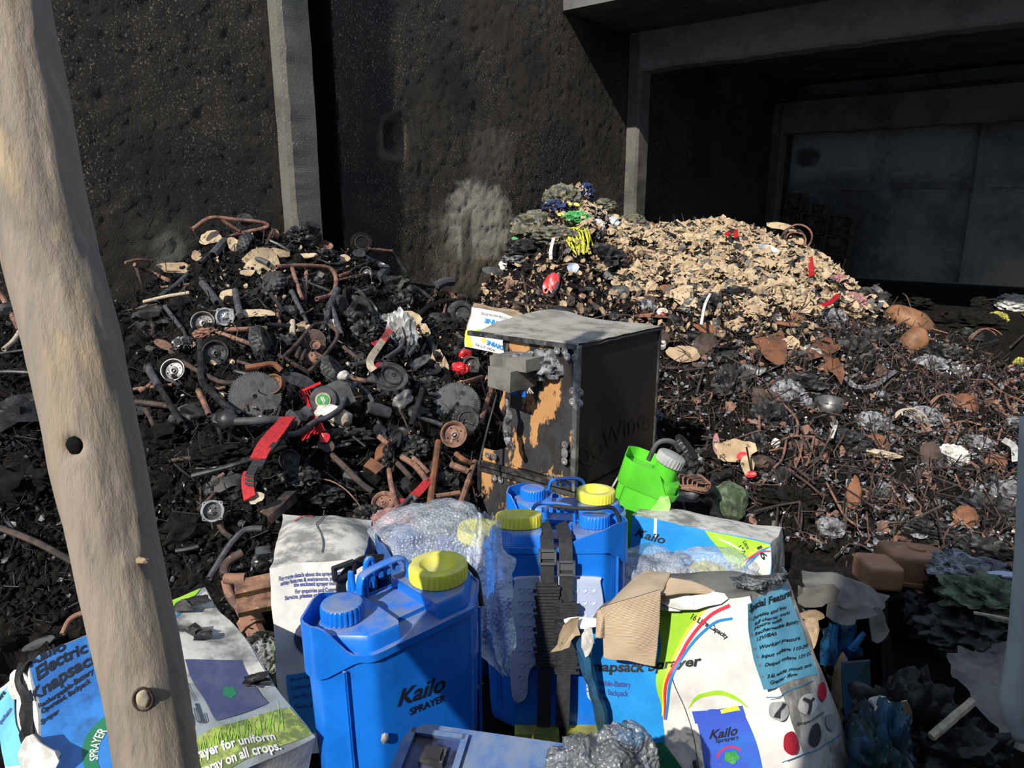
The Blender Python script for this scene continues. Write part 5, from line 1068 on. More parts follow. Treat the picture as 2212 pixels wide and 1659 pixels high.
pipe('small spool on the far left end of the guard plate', [(320, 752), (336, 758)], 7, 'steel', 'spool', 'machine part', .11, hollow=False)
pipe('dark bent bar with a rusty end at the left centre', [(432, 738), (434, 780), (436, 822), (455, 845), (497, 885), (521, 896)], 6.5, 'darksteel', 'handlebar', 'handlebar', .15)
pipe('olive-tipped rod leaning at the far left', [(321, 796), (338, 826), (362, 865), (376, 889), (393, 915)], 6, 'darksteel', 'rod', 'rod', .12, grip=[(320, 794), (343, 836)])
pipe('rusty stub standing right of the olive-tipped rod', [(428, 844), (440, 868), (452, 896)], 6, 'rust', lift=.09)
tyre('upright ribbed tyre seen edge-on at the centre left', 567, 748, 44, (.93, .25, .25), 'rubber', None, 1.05, .04)
tyre('ribbed tyre seen edge-on below the tray frame', 722, 806, 40, (.80, .5, .25), 'rubber', None, 1.1, .05)
pipe('orange rusted pipe above the large saw blade', [(530, 795), (560, 790), (590, 787), (608, 800)], 6.5, 'orange', lift=.12)
pipe('horizontal rusty tube left of the upright ribbed tyre', [(486, 712), (530, 711), (577, 709)], 5, 'rust', lift=.10)
pipe('rusty tube slanting below the horizontal tube', [(474, 719), (508, 731), (546, 744)], 5, 'rust', lift=.09)
pipe('dark horizontal tube crossing toward the tray frame', [(575, 702), (620, 704), (640, 707)], 5.5, 'darksteel', lift=.11)
pipe('pale upright bracket right of the horizontal tube', [(632, 694), (632, 722)], 6, 'stick', 'bracket', 'bracket', .12, hollow=False)
pipe('rusty tray frame with rounded corners at the centre', [(607, 777), (640, 745), (672, 707), (686, 700), (703, 700), (727, 715), (725, 736), (695, 775), (667, 804)], 5, 'rustdark', 'tubular_tray', 'handlebar', .13, extra=[[(600, 766), (635, 786), (666, 805)], [(640, 770), (648, 752)], [(651, 775), (660, 757)]])
sheetm('brown engine mounting plate inside the tray frame', 678, 738, 28, 26, (.1, .4, .9), 'rustdark', 'mounting_plate', 'plate', .10, .1, .12)
pulley('round opening with a rusty lip in the mounting plate', 681, 745, 11, (.1, .4, .9), 'rust', .13, .3, bolts=3)
lump('peeling brown drum at the foot of the tray frame', 674, 780, 24, 18, 'rust', .07, .2)
# upper right of the left heap
tyre('burnt tyre standing behind the grey bracket on the right crest', 782, 526, 24, (.1, .35, .9), 'soot', 'darksteel', .9, .04)
pipe('brown bar on the right crest', [(795, 537), (820, 540), (846, 543)], 3.5, 'rust', lift=.10)
pipe('grey tube sloping down at the right end of the crest', [(845, 541), (860, 562), (876, 587)], 4, 'steel', lift=.11)
sheetm('black flat bracket left of the brown bar', 776, 547, 14, 9, (.1, .3, .95), 'darksteel', 'bracket', 'bracket', .10, .05, .1, k=8)
sheetm('twisted grey sheet under the brown bar', 812, 566, 32, 11, (.2, .6, .7), 'steel', 'metal_sheet', 'plate', .09, .4, .3, ax=(.9, -.4, 0))
pulley('small wheel hub with a shiny centre below the twisted sheet', 791, 590, 14, (-.2, .2, .9), 'darksteel', .10, .6, hubm='alu')
pipe('dark stub pointing down left of the engine lump', [(835, 584), (823, 594), (814, 608)], 9, 'grip', 'handle_grip', 'grip', .09)
lump('large sooty engine block at the right centre of the left heap', 850, 630, 40, 28, 'char', .08, .4, 11)
lump('lower part of the large sooty engine block', 868, 655, 22, 20, 'char', .06, .4, 15)
pipe('dark bar on top of the large sooty engine block', [(872, 607), (905, 613), (938, 619)], 4.5, 'darksteel', lift=.12)
pipe('dark tube sloping down right of the engine block', [(891, 618), (915, 632), (938, 651)], 4.5, 'darksteel', lift=.11)
pipe('knobbly black grip near the bright wall stain', [(942, 617), (960, 609), (978, 608)], 10, 'grip', 'handle_grip', 'grip', .10, hollow=False)
pipe('rusty curved pipe below the knobbly grip', [(949, 625), (970, 632), (986, 648)], 5.5, 'rust', lift=.10)
pipe('brown can end right of the curved pipe', [(984, 640), (1003, 641)], 8, 'rustdark', 'can', 'can', .08)
pipe('tall curved hoop of dark tube at the centre', [(745, 645), (744, 628), (758, 623), (778, 630), (795, 655), (804, 682), (808, 702)], 4.5, 'darksteel', 'bent_handlebar', 'handlebar', .14)
tyre('burnt tyre leaning left of the curved hoop', 737, 664, 26, (.85, .1, .5), 'rubber', None, .9, .05)
sheetm('dark curved fan housing inside the hoop', 790, 660, 32, 15, (.2, .5, .8), 'darksteel', 'fan_housing', 'machine part', .08, .5, .2, ax=(.7, -.7, 0))
engine('black engine lump under the curved hoop', 766, 682, 28, (.2, .4, .7), 'char', 'char', .07, 8)
lump('sooty engine remains left of the silver rag', 790, 720, 28, 24, 'char', .05, .4, 17)
pipe('ringed spring canister above the sooty block', [(772, 638), (800, 628)], 9, 'steel', 'spring', 'machine part', .07)
pipe('bent dark bar ending in a tube right of centre', [(900, 684), (925, 662), (960, 652), (1000, 646)], 6, 'darksteel', lift=.10)
tyre('large knobbly black wheel left of the white printed carton', 996, 680, 30, (.25, .15, .95), 'rubber', 'darksteel', 1.2, .08)
# silver rag and strap
c = hit(868, 740, .10); s = pxs(c)
rag = thing('foil_rag', 'crumpled silver-grey foil rag with dark hoops at the centre of the left heap', 'rag', c)
part('foil', join(blob(hit(842, 695, .1), (24 * s, 20 * s, 14 * s), amp=.55, fr=2.4, seed=4, sub=4, ridge=True), blob(hit(868, 735, .1), (26 * s, 48 * s, 16 * s), np.stack([vdir(c, (1, 0, 0)), vdir(c, (0, 1, 0)), vdir(c, (0, 0, 1))], 1), .55, 2.6, 9, 4, 4, True)), K['foil'], rag, 30)
pipe('dark grey hoop tube over the silver rag', [(858, 702), (866, 701), (871, 722), (866, 750), (850, 764), (832, 776)], 5.5, 'grip', 'bent_handlebar', 'handlebar', .17)
pipe('grey tube right of the hoop on the silver rag', [(881, 712), (880, 745), (876, 775)], 4, 'steel', lift=.15)
pipe('short dark bent tube right of the silver rag', [(899, 730), (894, 752), (881, 769)], 5, 'grip', lift=.15)
pipe('thick black tube slanting beside the silver rag', [(925, 733), (937, 755), (948, 775)], 8, 'darksteel', lift=.12)
st_ = thing('harness_strap', 'yellowed strap with red ends left of the silver rag', 'strap', hit(800, 775, .1))
W_ = hits([(836, 722), (818, 748), (801, 774), (800, 790), (808, 800)], .16); part('webbing', strap(W_, 14 * s, vdir(W_[0], (.2, .3, 1)), .002), K['stick'], st_)
part('red_end', strap(hits([(842, 712), (828, 734)], .17), 14 * s, vdir(W_[0], (.2, .3, 1)), .003), K['red'], st_); part('red_end', strap(hits([(808, 794), (822, 787), (836, 792)], .16), 10 * s, vdir(W_[0], (0, .3, 1)), .003), K['red'], st_)
part('red_end', strap(hits([(806, 744), (818, 738)], .15), 10 * s, vdir(W_[0], (0, .3, 1)), .003), K['red'], st_)
sheetm('grey leaf-shaped metal sheet below the silver rag', 906, 783, 34, 13, (.2, .5, .8), 'steel', 'metal_sheet', 'plate', .13, .3, .25, ax=(.8, .6, 0))
engine('red and black engine with a round flange left of the plywood case', 1000, 762, 28, (.2, .1, .4), 'char', 'red', .08, 6)
lump('red melted fuel tank under the engine flange', 992, 797, 20, 14, 'red', .09, .2, name='fuel_tank', cat='tank')
flange('grey eared flange beside the red engine', 1018, 788, 19, (.15, .1, 1), 'steel', 'steel', .16)
c = hit(834, 818, .08); s = pxs(c)
tyre('big black wheel with a deep rim below the silver rag', 838, 826, 46, (.15, .62, .75), 'rubber', 'darksteel', 1.5, .06)
pulley('deep round rim in the top of the big black wheel', 850, 808, 27, (.15, .55, .8), 'darksteel', .20, .5)
sheetm('grey ribbed cone shade leaning under the big black wheel', 869, 864, 27, 17, (.1, .2, 1), 'steel', 'cone_shade', 'cone', .13, .5, .3, ax=(.7, .7, 0))
pulley('dark wheel rim seen from above right of the big wheel', 927, 797, 26, (.1, .85, .5), 'darksteel', .09, .8)
lump('black lumpy motor below the upper dark rim', 930, 838, 30, 20, 'char', .06, .4, 3)
pipe('rusty grey pipe stub above the ribbed tyre', [(759, 790), (776, 786), (794, 780)], 6.5, 'steel', lift=.12)
pipe('thin scorched red rod behind the pipe stub', [(742, 749), (760, 764), (779, 779)], 4.5, 'rustdark', lift=.10)
# saw blades
saw('large dark circular saw blade on the left slope', 551, 856, 55, (-.1, .25, 1), 'darksteel', .10)
pulley('rust-orange pulley over the dark saw blade', 590, 829, 22, (-.5, .25, .85), 'orange', .17, .7)
pulley('grey pulley behind the rust-orange one', 602, 848, 22, (-.5, .2, .85), 'darksteel', .10, .8)
sheetm('black pointed blade plate right of the orange pulley', 647, 822, 40, 16, (.1, .5, .85), 'darksteel', 'blade_plate', 'plate', .13, .08, .1, ax=(.85, -.5, 0))
saw('grey circular saw blade beside the plywood case', 988, 873, 50, (.15, .3, .95), 'steel', .10)
tyre('tyre with a pale worn rim in front of the grey saw blade', 1007, 908, 30, (.2, .1, .97), 'rubber', 'steel', .9, .13)
pulley('rusty tan pulley, lowest beside the plywood case', 980, 938, 29, (-.15, .1, 1), 'rust', .22, 1.0, hubm='steel')
saw('small toothed disc left of the rusty tan pulley', 820, 930, 15, (.4, .3, .8), 'darksteel', .08, 40)
# brush cutter
bc = thing('brush_cutter', 'brush cutter with red engine guard, green round badge and a long black shaft', 'garden machine', hit(680, 920, .1))
part('gear_head', join(blob(hit(489, 908, .14), (.05, .045, .045), amp=.35, seed=3, sub=3), tube(hits([(470, 905), (492, 908), (512, 911)], .15), [.03, .045, .025], 10)), K['darksteel'], bc, 40)
part('shaft', tube(hits([(508, 911), (560, 909), (620, 908)], .16), .018, 12), K['grip'], bc)
part('shaft_clamp', tube(hits([(632, 905), (650, 900), (664, 896)], .17), [.035, .03, .04], 8, wob=.01), K['steel'], bc, 30)
c = hit(690, 865, .2); s = pxs(c); Fb = np.stack([vdir(c, (.93, .35, 0)), vdir(c, (-.35, .93, 0)), vdir(c, (0, 0, 1))], 1)
part('engine_cover', xf(join(box((.10, -.01, -.05), (.11, .13, .07)), xf(lathe([(.062, 0), (.066, .03), (.058, .045), (.0001, .045)], 28), np.eye(3), (.02, -.005, -.04))), Fb, c), K['grip'], bc, 30)
bars = [box((-.015, .075, -.02), (.11, .012, .012)), box((-.055, 0, -.02), (.014, .14, .014)), box((-.03, -.07, -.02), (.10, .014, .03))] + [box((-.04 + i * .016, -.05, -.02), (.005, .05, .02)) for i in range(5)] + [box((-.07 + .012 * i, .04, -.02), (.004, .05, .012)) for i in range(5)]
part('red_guard', xf(join(*bars), Fb, c), K['red'], bc, 30)
bdg = part('badge', xf(lathe([(.036, .006), (.036, .011), (.0001, .011)], 28), Fb, c + Fb @ np.array([.015, -.005, 0])), K['stick'], bc)
part('badge_centre', xf(lathe([(.028, .0115), (.028, .0135), (.0001, .0135)], 28), Fb, c + Fb @ np.array([.015, -.005, 0])), K['bgreen'], bdg)
part('badge_mark', xf(join(box((.0, .0, .0145), (.008, .036, .001)), box((.008, 0, .0145), (.006, .028, .001))), Fb, c + Fb @ np.array([.013, -.005, 0])), K['white'], bdg)
part('air_filter', xf(blob((.15, .06, -.02), (.03, .025, .03), amp=.2, seed=2), Fb, c), K['white'], bc)
part('fuel_tank', blob(hit(735, 905, .14), (.055, .065, .045), amp=.15, seed=5, sub=3), K['stick'], bc)
part('white_shroud', blob(hit(712, 893, .15), (.07, .03, .04), amp=.2, seed=6), K['white'], bc)
part('handlebar', tube(hits([(617, 939), (636, 938), (655, 930), (680, 912), (705, 903), (733, 885), (742, 868), (754, 845), (769, 829)], .24), .014, 10), K['grip'], bc)
part('second_handle', tube(hits([(742, 868), (748, 845), (765, 832), (790, 845), (804, 865), (803, 872)], .2), .011, 8), K['grip'], bc)
part('handle_pad', tube(hits([(795, 880), (815, 885), (840, 893)], .15), [.03, .034, .03], 10), K['grip'], bc)
part('red_housing', xf(box((0, 0, 0), (.13, .05, .05)), Fb, hit(668, 932, .13)), K['red'], bc, 30)
hs = thing('harness_strap', 'bright red padded shoulder strap hanging down from the brush cutter', 'strap', hit(536, 1080, .12))
Wp = hits([(622, 903), (604, 925), (585, 948), (570, 968), (558, 992)], .24); nrm = vdir(Wp[2], (-.3, .15, 1)); part('pad', strap(Wp, .062, nrm, .006), K['redweb'], hs)
part('pad_edge', strap(hits([(638, 912), (618, 932), (598, 955), (578, 980), (562, 1010)], .235), .02, nrm, .007), K['web'], hs)
part('webbing', strap(hits([(557, 990), (549, 1008), (540, 1025)], .23), .034, nrm, .003), K['web'], hs)
part('red_tail', strap(hits([(540, 1018), (535, 1036), (537, 1060), (540, 1076)], .22), .046, nrm, .003), K['redweb'], hs)
part('buckle', join(*[strap(hits([(530, 1026 + i * 9), (550, 1030 + i * 9)], .24), .010, nrm, .005) for i in range(3)]), K['web'], hs)
part('frayed_end', flake(hit(550, 1075, .2), .03, .022, nrm, 5, .3, .006), K['stick'], hs)
sheetm('red stitched patch below the brush cutter engine', 700, 945, 10, 13, (0, .2, 1), 'red', 'cloth_patch', 'rag', .2, .2, .3)
lump('black burnt harness and wires below the brush cutter engine', 735, 950, 60, 22, 'char', .07, .5, 4)
pipe('thin black wire frame beneath the brush cutter', [(705, 905), (740, 925), (790, 965)], 3, 'darksteel', 'wire_tangle', 'wire', .16)
sheetm('brown perforated guard plate below the brush cutter', 704, 962, 20, 15, (.1, .3, 1), 'rustdark', 'guard_plate', 'plate', .16, .1, .12, ax=(.8, -.6, 0))
pipe('long dark shaft running down right from the perforated plate', [(716, 982), (748, 1012), (782, 1046), (806, 1062)], 6.5, 'rustdark', lift=.14)
pulley('black slotted disc with lugs left of the perforated plate', 625, 993, 22, (-.05, .1, 1), 'darksteel', .13, .3)
pipe('long dark pipe across the lower left slope', [(415, 1028), (470, 1014), (520, 1000), (575, 982), (617, 964)], 6, 'darksteel', lift=.11)
pipe('open ended dark exhaust cylinder by the lower shaft', [(745, 1025), (770, 1032)], 14, 'darksteel', 'exhaust_pipe', 'pipe', .08)
lump('charred engine lump above the tall white carton', 645, 1038, 36, 26, 'char', .08, .45, 21)
lump('dark fabric folds below the dark saw blade', 600, 960, 40, 28, 'soot', .04, .4, 22)
lump('knobbly black machine remains at the top of the channel iron', 690, 1075, 44, 22, 'char', .07, .4, 23)
lump('dark burnt bundle left of the long pipe', 480, 985, 50, 20, 'soot', .03, .4, 24)
c = hit(598, 1090, .12)
single('channel_iron', join(strap(hits([(572, 1112), (600, 1088), (628, 1062)], .12), .05, vdir(c, (-.4, .5, .8)), .003), strap(hits([(582, 1124), (610, 1100), (638, 1074)], .12), .03, vdir(c, (.7, .1, .7)), .003)), K['rustdark'], 'brown channel iron resting left of the tall white carton', 'bar')
pipe('thin rusty wire arching above the white carton', [(680, 1034), (712, 1038), (742, 1054), (766, 1078), (782, 1100)], 1.6, 'rust', 'bent_wire', 'wire', .18, hollow=False)
flange('bright white four-eared flange alone on the dark lower left', 459, 1104, 24, (0, .12, 1), 'alu', 'steel', .16)
pipe('rusty stub behind the bright white flange', [(472, 1130), (484, 1150), (502, 1162)], 5.5, 'rustdark', lift=.08)
pulley('ribbed rusty drum above the bubble-wrapped sprayer', 828, 1084, 26, (-.2, .5, .8), 'rust', .12, .9)
lump('crimson-tinged charred bundle behind the bubble wrap', 850, 1128, 46, 28, 'pinkash', .10, .5, 31)
lump('black burnt lump right of the crimson-tinged bundle', 795, 1110, 26, 18, 'char', .08, .4, 33)
hs2 = thing('harness_strap', 'second red strap lying above the bubble-wrapped sprayer', 'strap', hit(890, 1080, .14))
part('webbing', strap(hits([(930, 1032), (912, 1054), (892, 1074)], .2), .042, vdir(hit(900, 1060), (-.3, .2, 1)), .003), K['redweb'], hs2); part('red_tail', strap(hits([(872, 1078), (868, 1098)], .18), .05, vdir(hit(900, 1060), (0, .2, 1)), .003), K['redweb'], hs2)
part('lever', tube(hits([(852, 1108), (872, 1088), (890, 1072), (900, 1080)], .22), .009, 8), K['grip'], hs2)
pipe('round black knob under the second red strap', [(884, 1086), (894, 1098)], 11, 'grip', 'knob', 'knob', .18, hollow=False)
pulley('tilted dark disc at the right centre slope', 854, 950, 24, (-.75, .25, .55), 'darksteel', .16, .2)
pulley('blackened drum lid behind the tilted disc', 860, 934, 22, (.1, .8, .5), 'darksteel', .10, .3)
lump('charred motor hanging right of the tilted disc', 892, 968, 30, 22, 'char', .12, .45, 35)
lump('drooping black melted wires under the tilted disc', 840, 1002, 12, 32, 'char', .13, .5, 36)
for lb, pts, r, mt in (('orange-rust upright bar with bolts in front of the case', [(947, 955), (941, 1000), (934, 1050), (929, 1098)], 7.5, 'orange'), ('brown leg tube leaning left of the case foot', [(1026, 998), (1012, 1040), (998, 1080), (987, 1112)], 6.5, 'rust'), ('horizontal brown brace between the two uprights', [(941, 1072), (968, 1068), (993, 1064)], 5.5, 'rust'), ('curved rusty tube below the charred motor', [(866, 986), (892, 1002), (912, 1024), (923, 1042)], 6.5, 'rust'),
    ('rusty tube parallel to the curved one', [(893, 990), (912, 1008), (926, 1024)], 6, 'rust'), ('thin bent orange-brown tube above the ribbed drum', [(840, 1014), (845, 1048), (853, 1080), (860, 1098)], 5.5, 'rust'), ('short rusty tube under the toothed disc', [(818, 942), (838, 960)], 6, 'rust'), ('rusty rod leaning against the case front', [(1066, 828), (1052, 870), (1036, 918)], 6, 'rust'),
    ('dark strut left of the grey saw blade', [(912, 842), (901, 880), (888, 920)], 6.5, 'darksteel'), ('grey stub left of the grey saw blade', [(922, 851), (945, 853)], 5, 'steel'), ('rusty rod rising between case and white carton', [(1071, 740), (1070, 765), (1068, 795)], 5.5, 'rust'), ('rusty bar left of the case battery unit', [(998, 828), (1018, 822), (1040, 815)], 6, 'rust'),
    ('orange tube below the rusty tan pulley', [(985, 980), (1000, 992), (1016, 1000)], 6, 'orange'), ('pale rusty bar above the right brown leg', [(974, 1003), (992, 1010), (1012, 1018)], 7, 'rust'), ('dark arched tube under the grey saw blade', [(900, 905), (925, 908), (955, 918)], 5, 'grip'), ('thin straight rod above the tilted disc', [(862, 884), (875, 910), (885, 938)], 2, 'rustdark'),
    ('flat brown bars left of the curved rusty tube', [(858, 1000), (875, 1018), (890, 1036)], 6, 'rustdark'), ('grey strut beside the orange-rust upright', [(935, 1000), (925, 1030), (915, 1045)], 5, 'steel'), ('thin rusty wire hanging by the case foot', [(1020, 975), (1018, 1010), (1024, 1060), (1032, 1090)], 1.5, 'rustdark'), ('rusty socket between the brown leg and the case', [(1010, 1042), (1020, 1043)], 7, 'rust')):
    pipe(lb, pts, r, mt, lift=.19 if r > 5 else .15)
c = hit(808, 1008, .14); single('angle_bracket', join(strap(hits([(793, 998), (808, 1006), (822, 1016)], .15), .06, vdir(c, (.2, .6, .7)), .003), strap(hits([(818, 992), (822, 968), (842, 952)], .14), .045, vdir(c, (-.5, .2, .8)), .003)), K['orange'], 'orange-rust angle bracket at the foot of the right slope', 'bracket')
pipe('open dark can lying under the curved rusty tube', [(870, 1060), (886, 1046)], 21, 'darksteel', 'can', 'can', .10)
# lower left corner
pipe('long dark curved hose left of the tall white carton', [(567, 1142), (545, 1142), (525, 1148), (498, 1176), (475, 1212), (452, 1250)], 7, 'grip', 'hose', 'hose', .10)
ef = thing('engine_cradle', 'rusty tubular engine frame with an open pipe end left of the tall white carton', 'frame', hit(510, 1300, .05))
part('frame_tube', tube(hits([(524, 1194), (500, 1208), (486, 1224), (485, 1244)], .16), .016, 10), K['rustdark'], ef); part('frame_tube', tube(hits([(486, 1249), (505, 1250), (530, 1249)], .19), .018, 12, hollow=True), K['rust'], ef)
part('frame_tube', tube(hits([(488, 1255), (495, 1280), (510, 1304), (536, 1322)], .14), .016, 10), K['rust'], ef); part('inner_hoop', tube(hits([(505, 1260), (515, 1280), (536, 1293)], .12), .010, 8), K['steel'], ef)
engine('grey carburettor engine inside the tubular frame', 566, 1212, 30, (.3, .1, .5), 'steel', 'darksteel', .10, 12)
c = hit(560, 1290, .15); Fr = np.stack([vdir(c, (.95, .3, 0)), vdir(c, (-.3, .95, 0)), vdir(c, (0, 0, 1))], 1)
single('ribbed_plate', xf(rings([np.c_[[x] * 4, [-.07, -.07, .07, .07] + np.array([0, 0, 0, 0]), [z, z + .006, z + .006, z]] for x, z in zip(np.linspace(-.05, .07, 9), [0, .03, .03, 0, 0, .03, .03, 0, 0])]), Fr @ eul(0, 0, 1.3), c), K['rust'], 'rusty ribbed channel plate leaning on the tall white carton', 'plate', smooth=False)
pipe('open rusty can below the ribbed plate', [(548, 1356), (538, 1335)], 28, 'rust', 'can', 'can', .05)
lump('grey ash-covered debris at the left foot of the white carton', 575, 1420, 30, 34, 'ash', .03, .5, 41)
lump('burnt wires between the can and the white carton', 565, 1385, 26, 16, 'char', .05, .5, 42)
pipe('pipe lying in the dark left of the engine frame', [(380, 1190), (405, 1186), (430, 1180)], 5, 'darksteel', lift=.08)
# far left, behind the post
for lb, pts, r, mt in (('rusty bent bar at the left edge behind the post', [(-20, 590), (10, 650), (42, 712)], 6, 'rust'), ('pale strut under the rusty bent bar at the left edge', [(44, 714), (30, 735), (8, 755)], 5, 'stick'), ('short pale stub at the top left edge behind the post', [(-10, 540), (12, 566)], 5, 'stick'), ('dark horizontal pipe at the left edge', [(-30, 806), (20, 803), (90, 806)], 5, 'darksteel'),
    ('dark diagonal bar low at the left behind the post', [(0, 1140), (80, 1172), (165, 1218)], 7, 'rustdark'), ('sooty crossing rod at the left edge', [(-10, 765), (40, 758), (75, 752)], 3, 'steel'), ('olive stub just right of the post', [(243, 724), (258, 727)], 8, 'stick'), ('brown hoop just above the scorched left carton', [(135, 1370), (150, 1340), (175, 1325), (205, 1322)], 6, 'rust'),
    ('dark hoop on the left dim slope', [(290, 868), (330, 872), (385, 880)], 6, 'rustdark'), ('thin pale rod on the dim upper left slope', [(310, 652), (360, 640), (410, 632)], 3.5, 'stick'), ('dark rod on the dim upper left slope', [(345, 640), (380, 615), (405, 592)], 5, 'grip'), ('thick dark tube left of the upright grip', [(432, 606), (452, 630), (470, 655)], 8, 'grip')):
    pipe(lb, pts, r, mt, lift=.10)
sheetm('bent grey plate in the dim far left', 300, 885, 30, 14, (.2, .6, .7), 'steel', 'metal_plate', 'plate', .06, .1, .2)
sheetm('grey board lying behind the scorched left carton', 85, 1390, 34, 14, (-.2, .7, .6), 'steel', 'board', 'board', .05, .1, .2)
for i, (x, y, a, b) in enumerate([(340, 690, 40, 26), (300, 760, 34, 30), (420, 900, 40, 26), (350, 950, 46, 30), (500, 1050, 44, 26), (400, 1150, 50, 30), (620, 740, 24, 16), (520, 700, 22, 14), (900, 900, 26, 20), (760, 900, 30, 20), (660, 900, 20, 16), (440, 620, 24, 16), (620, 680, 24, 18), (860, 740, 26, 18), (950, 700, 30, 20), (330, 1050, 50, 28), (60, 900, 60, 40), (40, 1050, 60, 40), (60, 680, 50, 30), (800, 1040, 30, 20), (960, 1050, 30, 26), (735, 1010, 26, 16), (540, 640, 18, 12), (400, 660, 30, 18)]):
    lump('%s blackened lump of melted scrap %s the left heap' % ('flat wide' if a > 38 else 'shapeless' if b > 20 else 'small', 'near the crest of' if y < 700 else 'halfway up' if y < 850 else 'low on'), x, y, a, b, 'soot' if i % 2 else 'char', .02, .45, 100 + i, 'scrap_lump', 'debris', 3, 2.4, 'blackened lumps on the left heap')
rs = np.random.default_rng(5)
for i in range(18):
    x = rs.uniform(360, 1010); y = rs.uniform(600, 1060)
    pulley('small sooty %s part half buried %s the left heap' % (['disc', 'hub', 'gear'][i % 3], 'near the crest of' if y < 720 else 'halfway up' if y < 900 else 'low on'), x, y, rs.uniform(9, 17), (rs.uniform(-.8, .8), rs.uniform(-.2, .9), .7), ['darksteel', 'rustdark', 'steel', 'darksteel'][i % 4], rs.uniform(.03, .06), .6, group='small round parts in the left heap')
for i in range(80):
    x = rs.uniform(300, 1010); y = rs.uniform(560, 1080); h0 = hit(x, y, 0)
    a = rs.uniform(0, 6.28); l = rs.uniform(16, 48); bx, by = math.cos(a) * l, math.sin(a) * l * .8
    pipe('%s %s metal rod lying loose %s the left heap' % ('long' if l > 34 else 'short', ['dark brown', 'black', 'rusty', 'grey'][i % 4], 'near the crest of' if y < 720 else 'halfway up' if y < 900 else 'low on'), [(x - bx, y - by), (x + rs.uniform(-6, 6), y + rs.uniform(-6, 6)), (x + bx, y + by)], rs.uniform(1.6, 5.2), ['rustdark', 'darksteel', 'rust', 'steel'][i % 4], 'scrap_rod', 'rod', rs.uniform(.02, .08), 'loose rods on the left heap', hollow=False)
# ---------------------------------------------------------------- right heap
rs = np.random.default_rng(11)
sheetm('red glossy wedge-shaped lamp cover on the left flank of the right heap', 1190, 614, 17, 27, (-.25, .2, 1), 'red', 'lamp_cover', 'cover', .12, .35, .08, ax=(.9, -.35, 0))
pipe('black edge strip of the red lamp cover', [(1207, 594), (1204, 618), (1192, 638)], 4, 'grip', 'edge_strip', 'strip', .13, hollow=False)
c = hit(1207, 690, .06); s = pxs(c); single('metal_bowl', xf(lathe([(.0001, 44 * s), (18 * s, 42 * s), (34 * s, 32 * s), (42 * s, 16 * s), (44 * s, 0), (41 * s, 0), (30 * s, 28 * s), (.0001, 38 * s)], 32), frame((0, -.1, 1)), hit(1207, 706, .03)), K['darksteel'], 'shiny black upturned bowl behind the plywood case lid', 'bowl', smooth=True)
sheetm('weathered grey board on the far left of the right heap', 1066, 586, 26, 13, (-.1, .7, .7), 'steel', 'board', 'board', .10, .05, .1, k=9, ax=(.9, -.4, 0))
sheetm('white and yellow printed scrap on the grey board', 1090, 573, 12, 8, (0, .6, .7), 'white', 'label_scrap', 'paper', .14, .3, .3)
plates = [('large orange-rusted curved plate in the middle of the right heap', 1662, 752, 40, 34, (.1, .15, 1), 'orange'), ('orange-rusted plate with a grey patch right of the large curved one', 1762, 748, 34, 26, (-.2, .4, .9), 'orange'), ('grey patch plate lying on the right orange plate', 1752, 760, 20, 16, (-.1, .3, .95), 'steel'), ('round brown-grey disc with a small hole right of the case', 1528, 753, 30, 30, (.1, .2, 1), 'rustdark'), ('blue-grey round lid on the upper right heap', 1492, 660, 22, 21, (-.05, .2, 1), 'steel'),
  ('rusty jagged plate below the grey patch plate', 1795, 800, 26, 20, (0, .2, 1), 'orange'), ('long rusty leaf-shaped plate just right of the case lid', 1536, 712, 36, 10, (.1, .7, .7), 'orange'), ('rusty spoon-shaped plate behind the case corner', 1404, 682, 34, 12, (0, .75, .6), 'orange'), ('grey pointed plate left of the large curved one', 1620, 800, 34, 12, (.1, .6, .8), 'steel'), ('rusty plate beneath the pale cardboard crest', 1440, 625, 16, 12, (.1, .3, .9), 'orange'),
  ('dark grey plate on the left crest foot', 1340, 635, 20, 22, (.1, .3, .9), 'steel'), ('small brown square plate', 1257, 640, 9, 7, (.2, .3, .9), 'rust'), ('rusty red box side at the left foot', 1105, 620, 18, 14, (.1, .3, .9), 'rust'), ('brown domed plate on the crest', 1402, 489, 20, 10, (0, .6, .8), 'orange'), ('bent copper-coloured strip right of the case bowl', 1276, 663, 10, 18, (.3, .3, .9), 'orange'),
  ('rust-brown triangular plate on the lower right slope', 2010, 990, 28, 36, (.1, .3, .9), 'rustdark'), ('long rusty plate on the lower centre slope', 1848, 1075, 16, 44, (-.3, .3, .9), 'orange'), ('rusty rounded plate low on the right', 2085, 1115, 26, 24, (.2, .3, .9), 'orange'), ('rusty edge plate right of the grey ash cap', 1893, 950, 26, 12, (.1, .3, .9), 'orange'), ('rusty plate by the right edge pipes', 2150, 1000, 22, 22, (.1, .3, .9), 'orange'),
  ('rusty oval plate in the dark centre gap', 1640, 865, 18, 24, (-.2, .1, 1), 'rustdark'), ('rust-orange twisted plate below the grey pointed one', 1700, 700, 26, 9, (.1, .6, .8), 'orange'), ('orange plate between the large curved ones', 1725, 690, 20, 10, (.2, .6, .8), 'orange'), ('rust-brown plate behind the green tank', 1500, 1055, 34, 11, (.1, .7, .7), 'rust'), ('dark curved plate behind the green tank', 1480, 1075, 32, 14, (0, .6, .8), 'darksteel')]
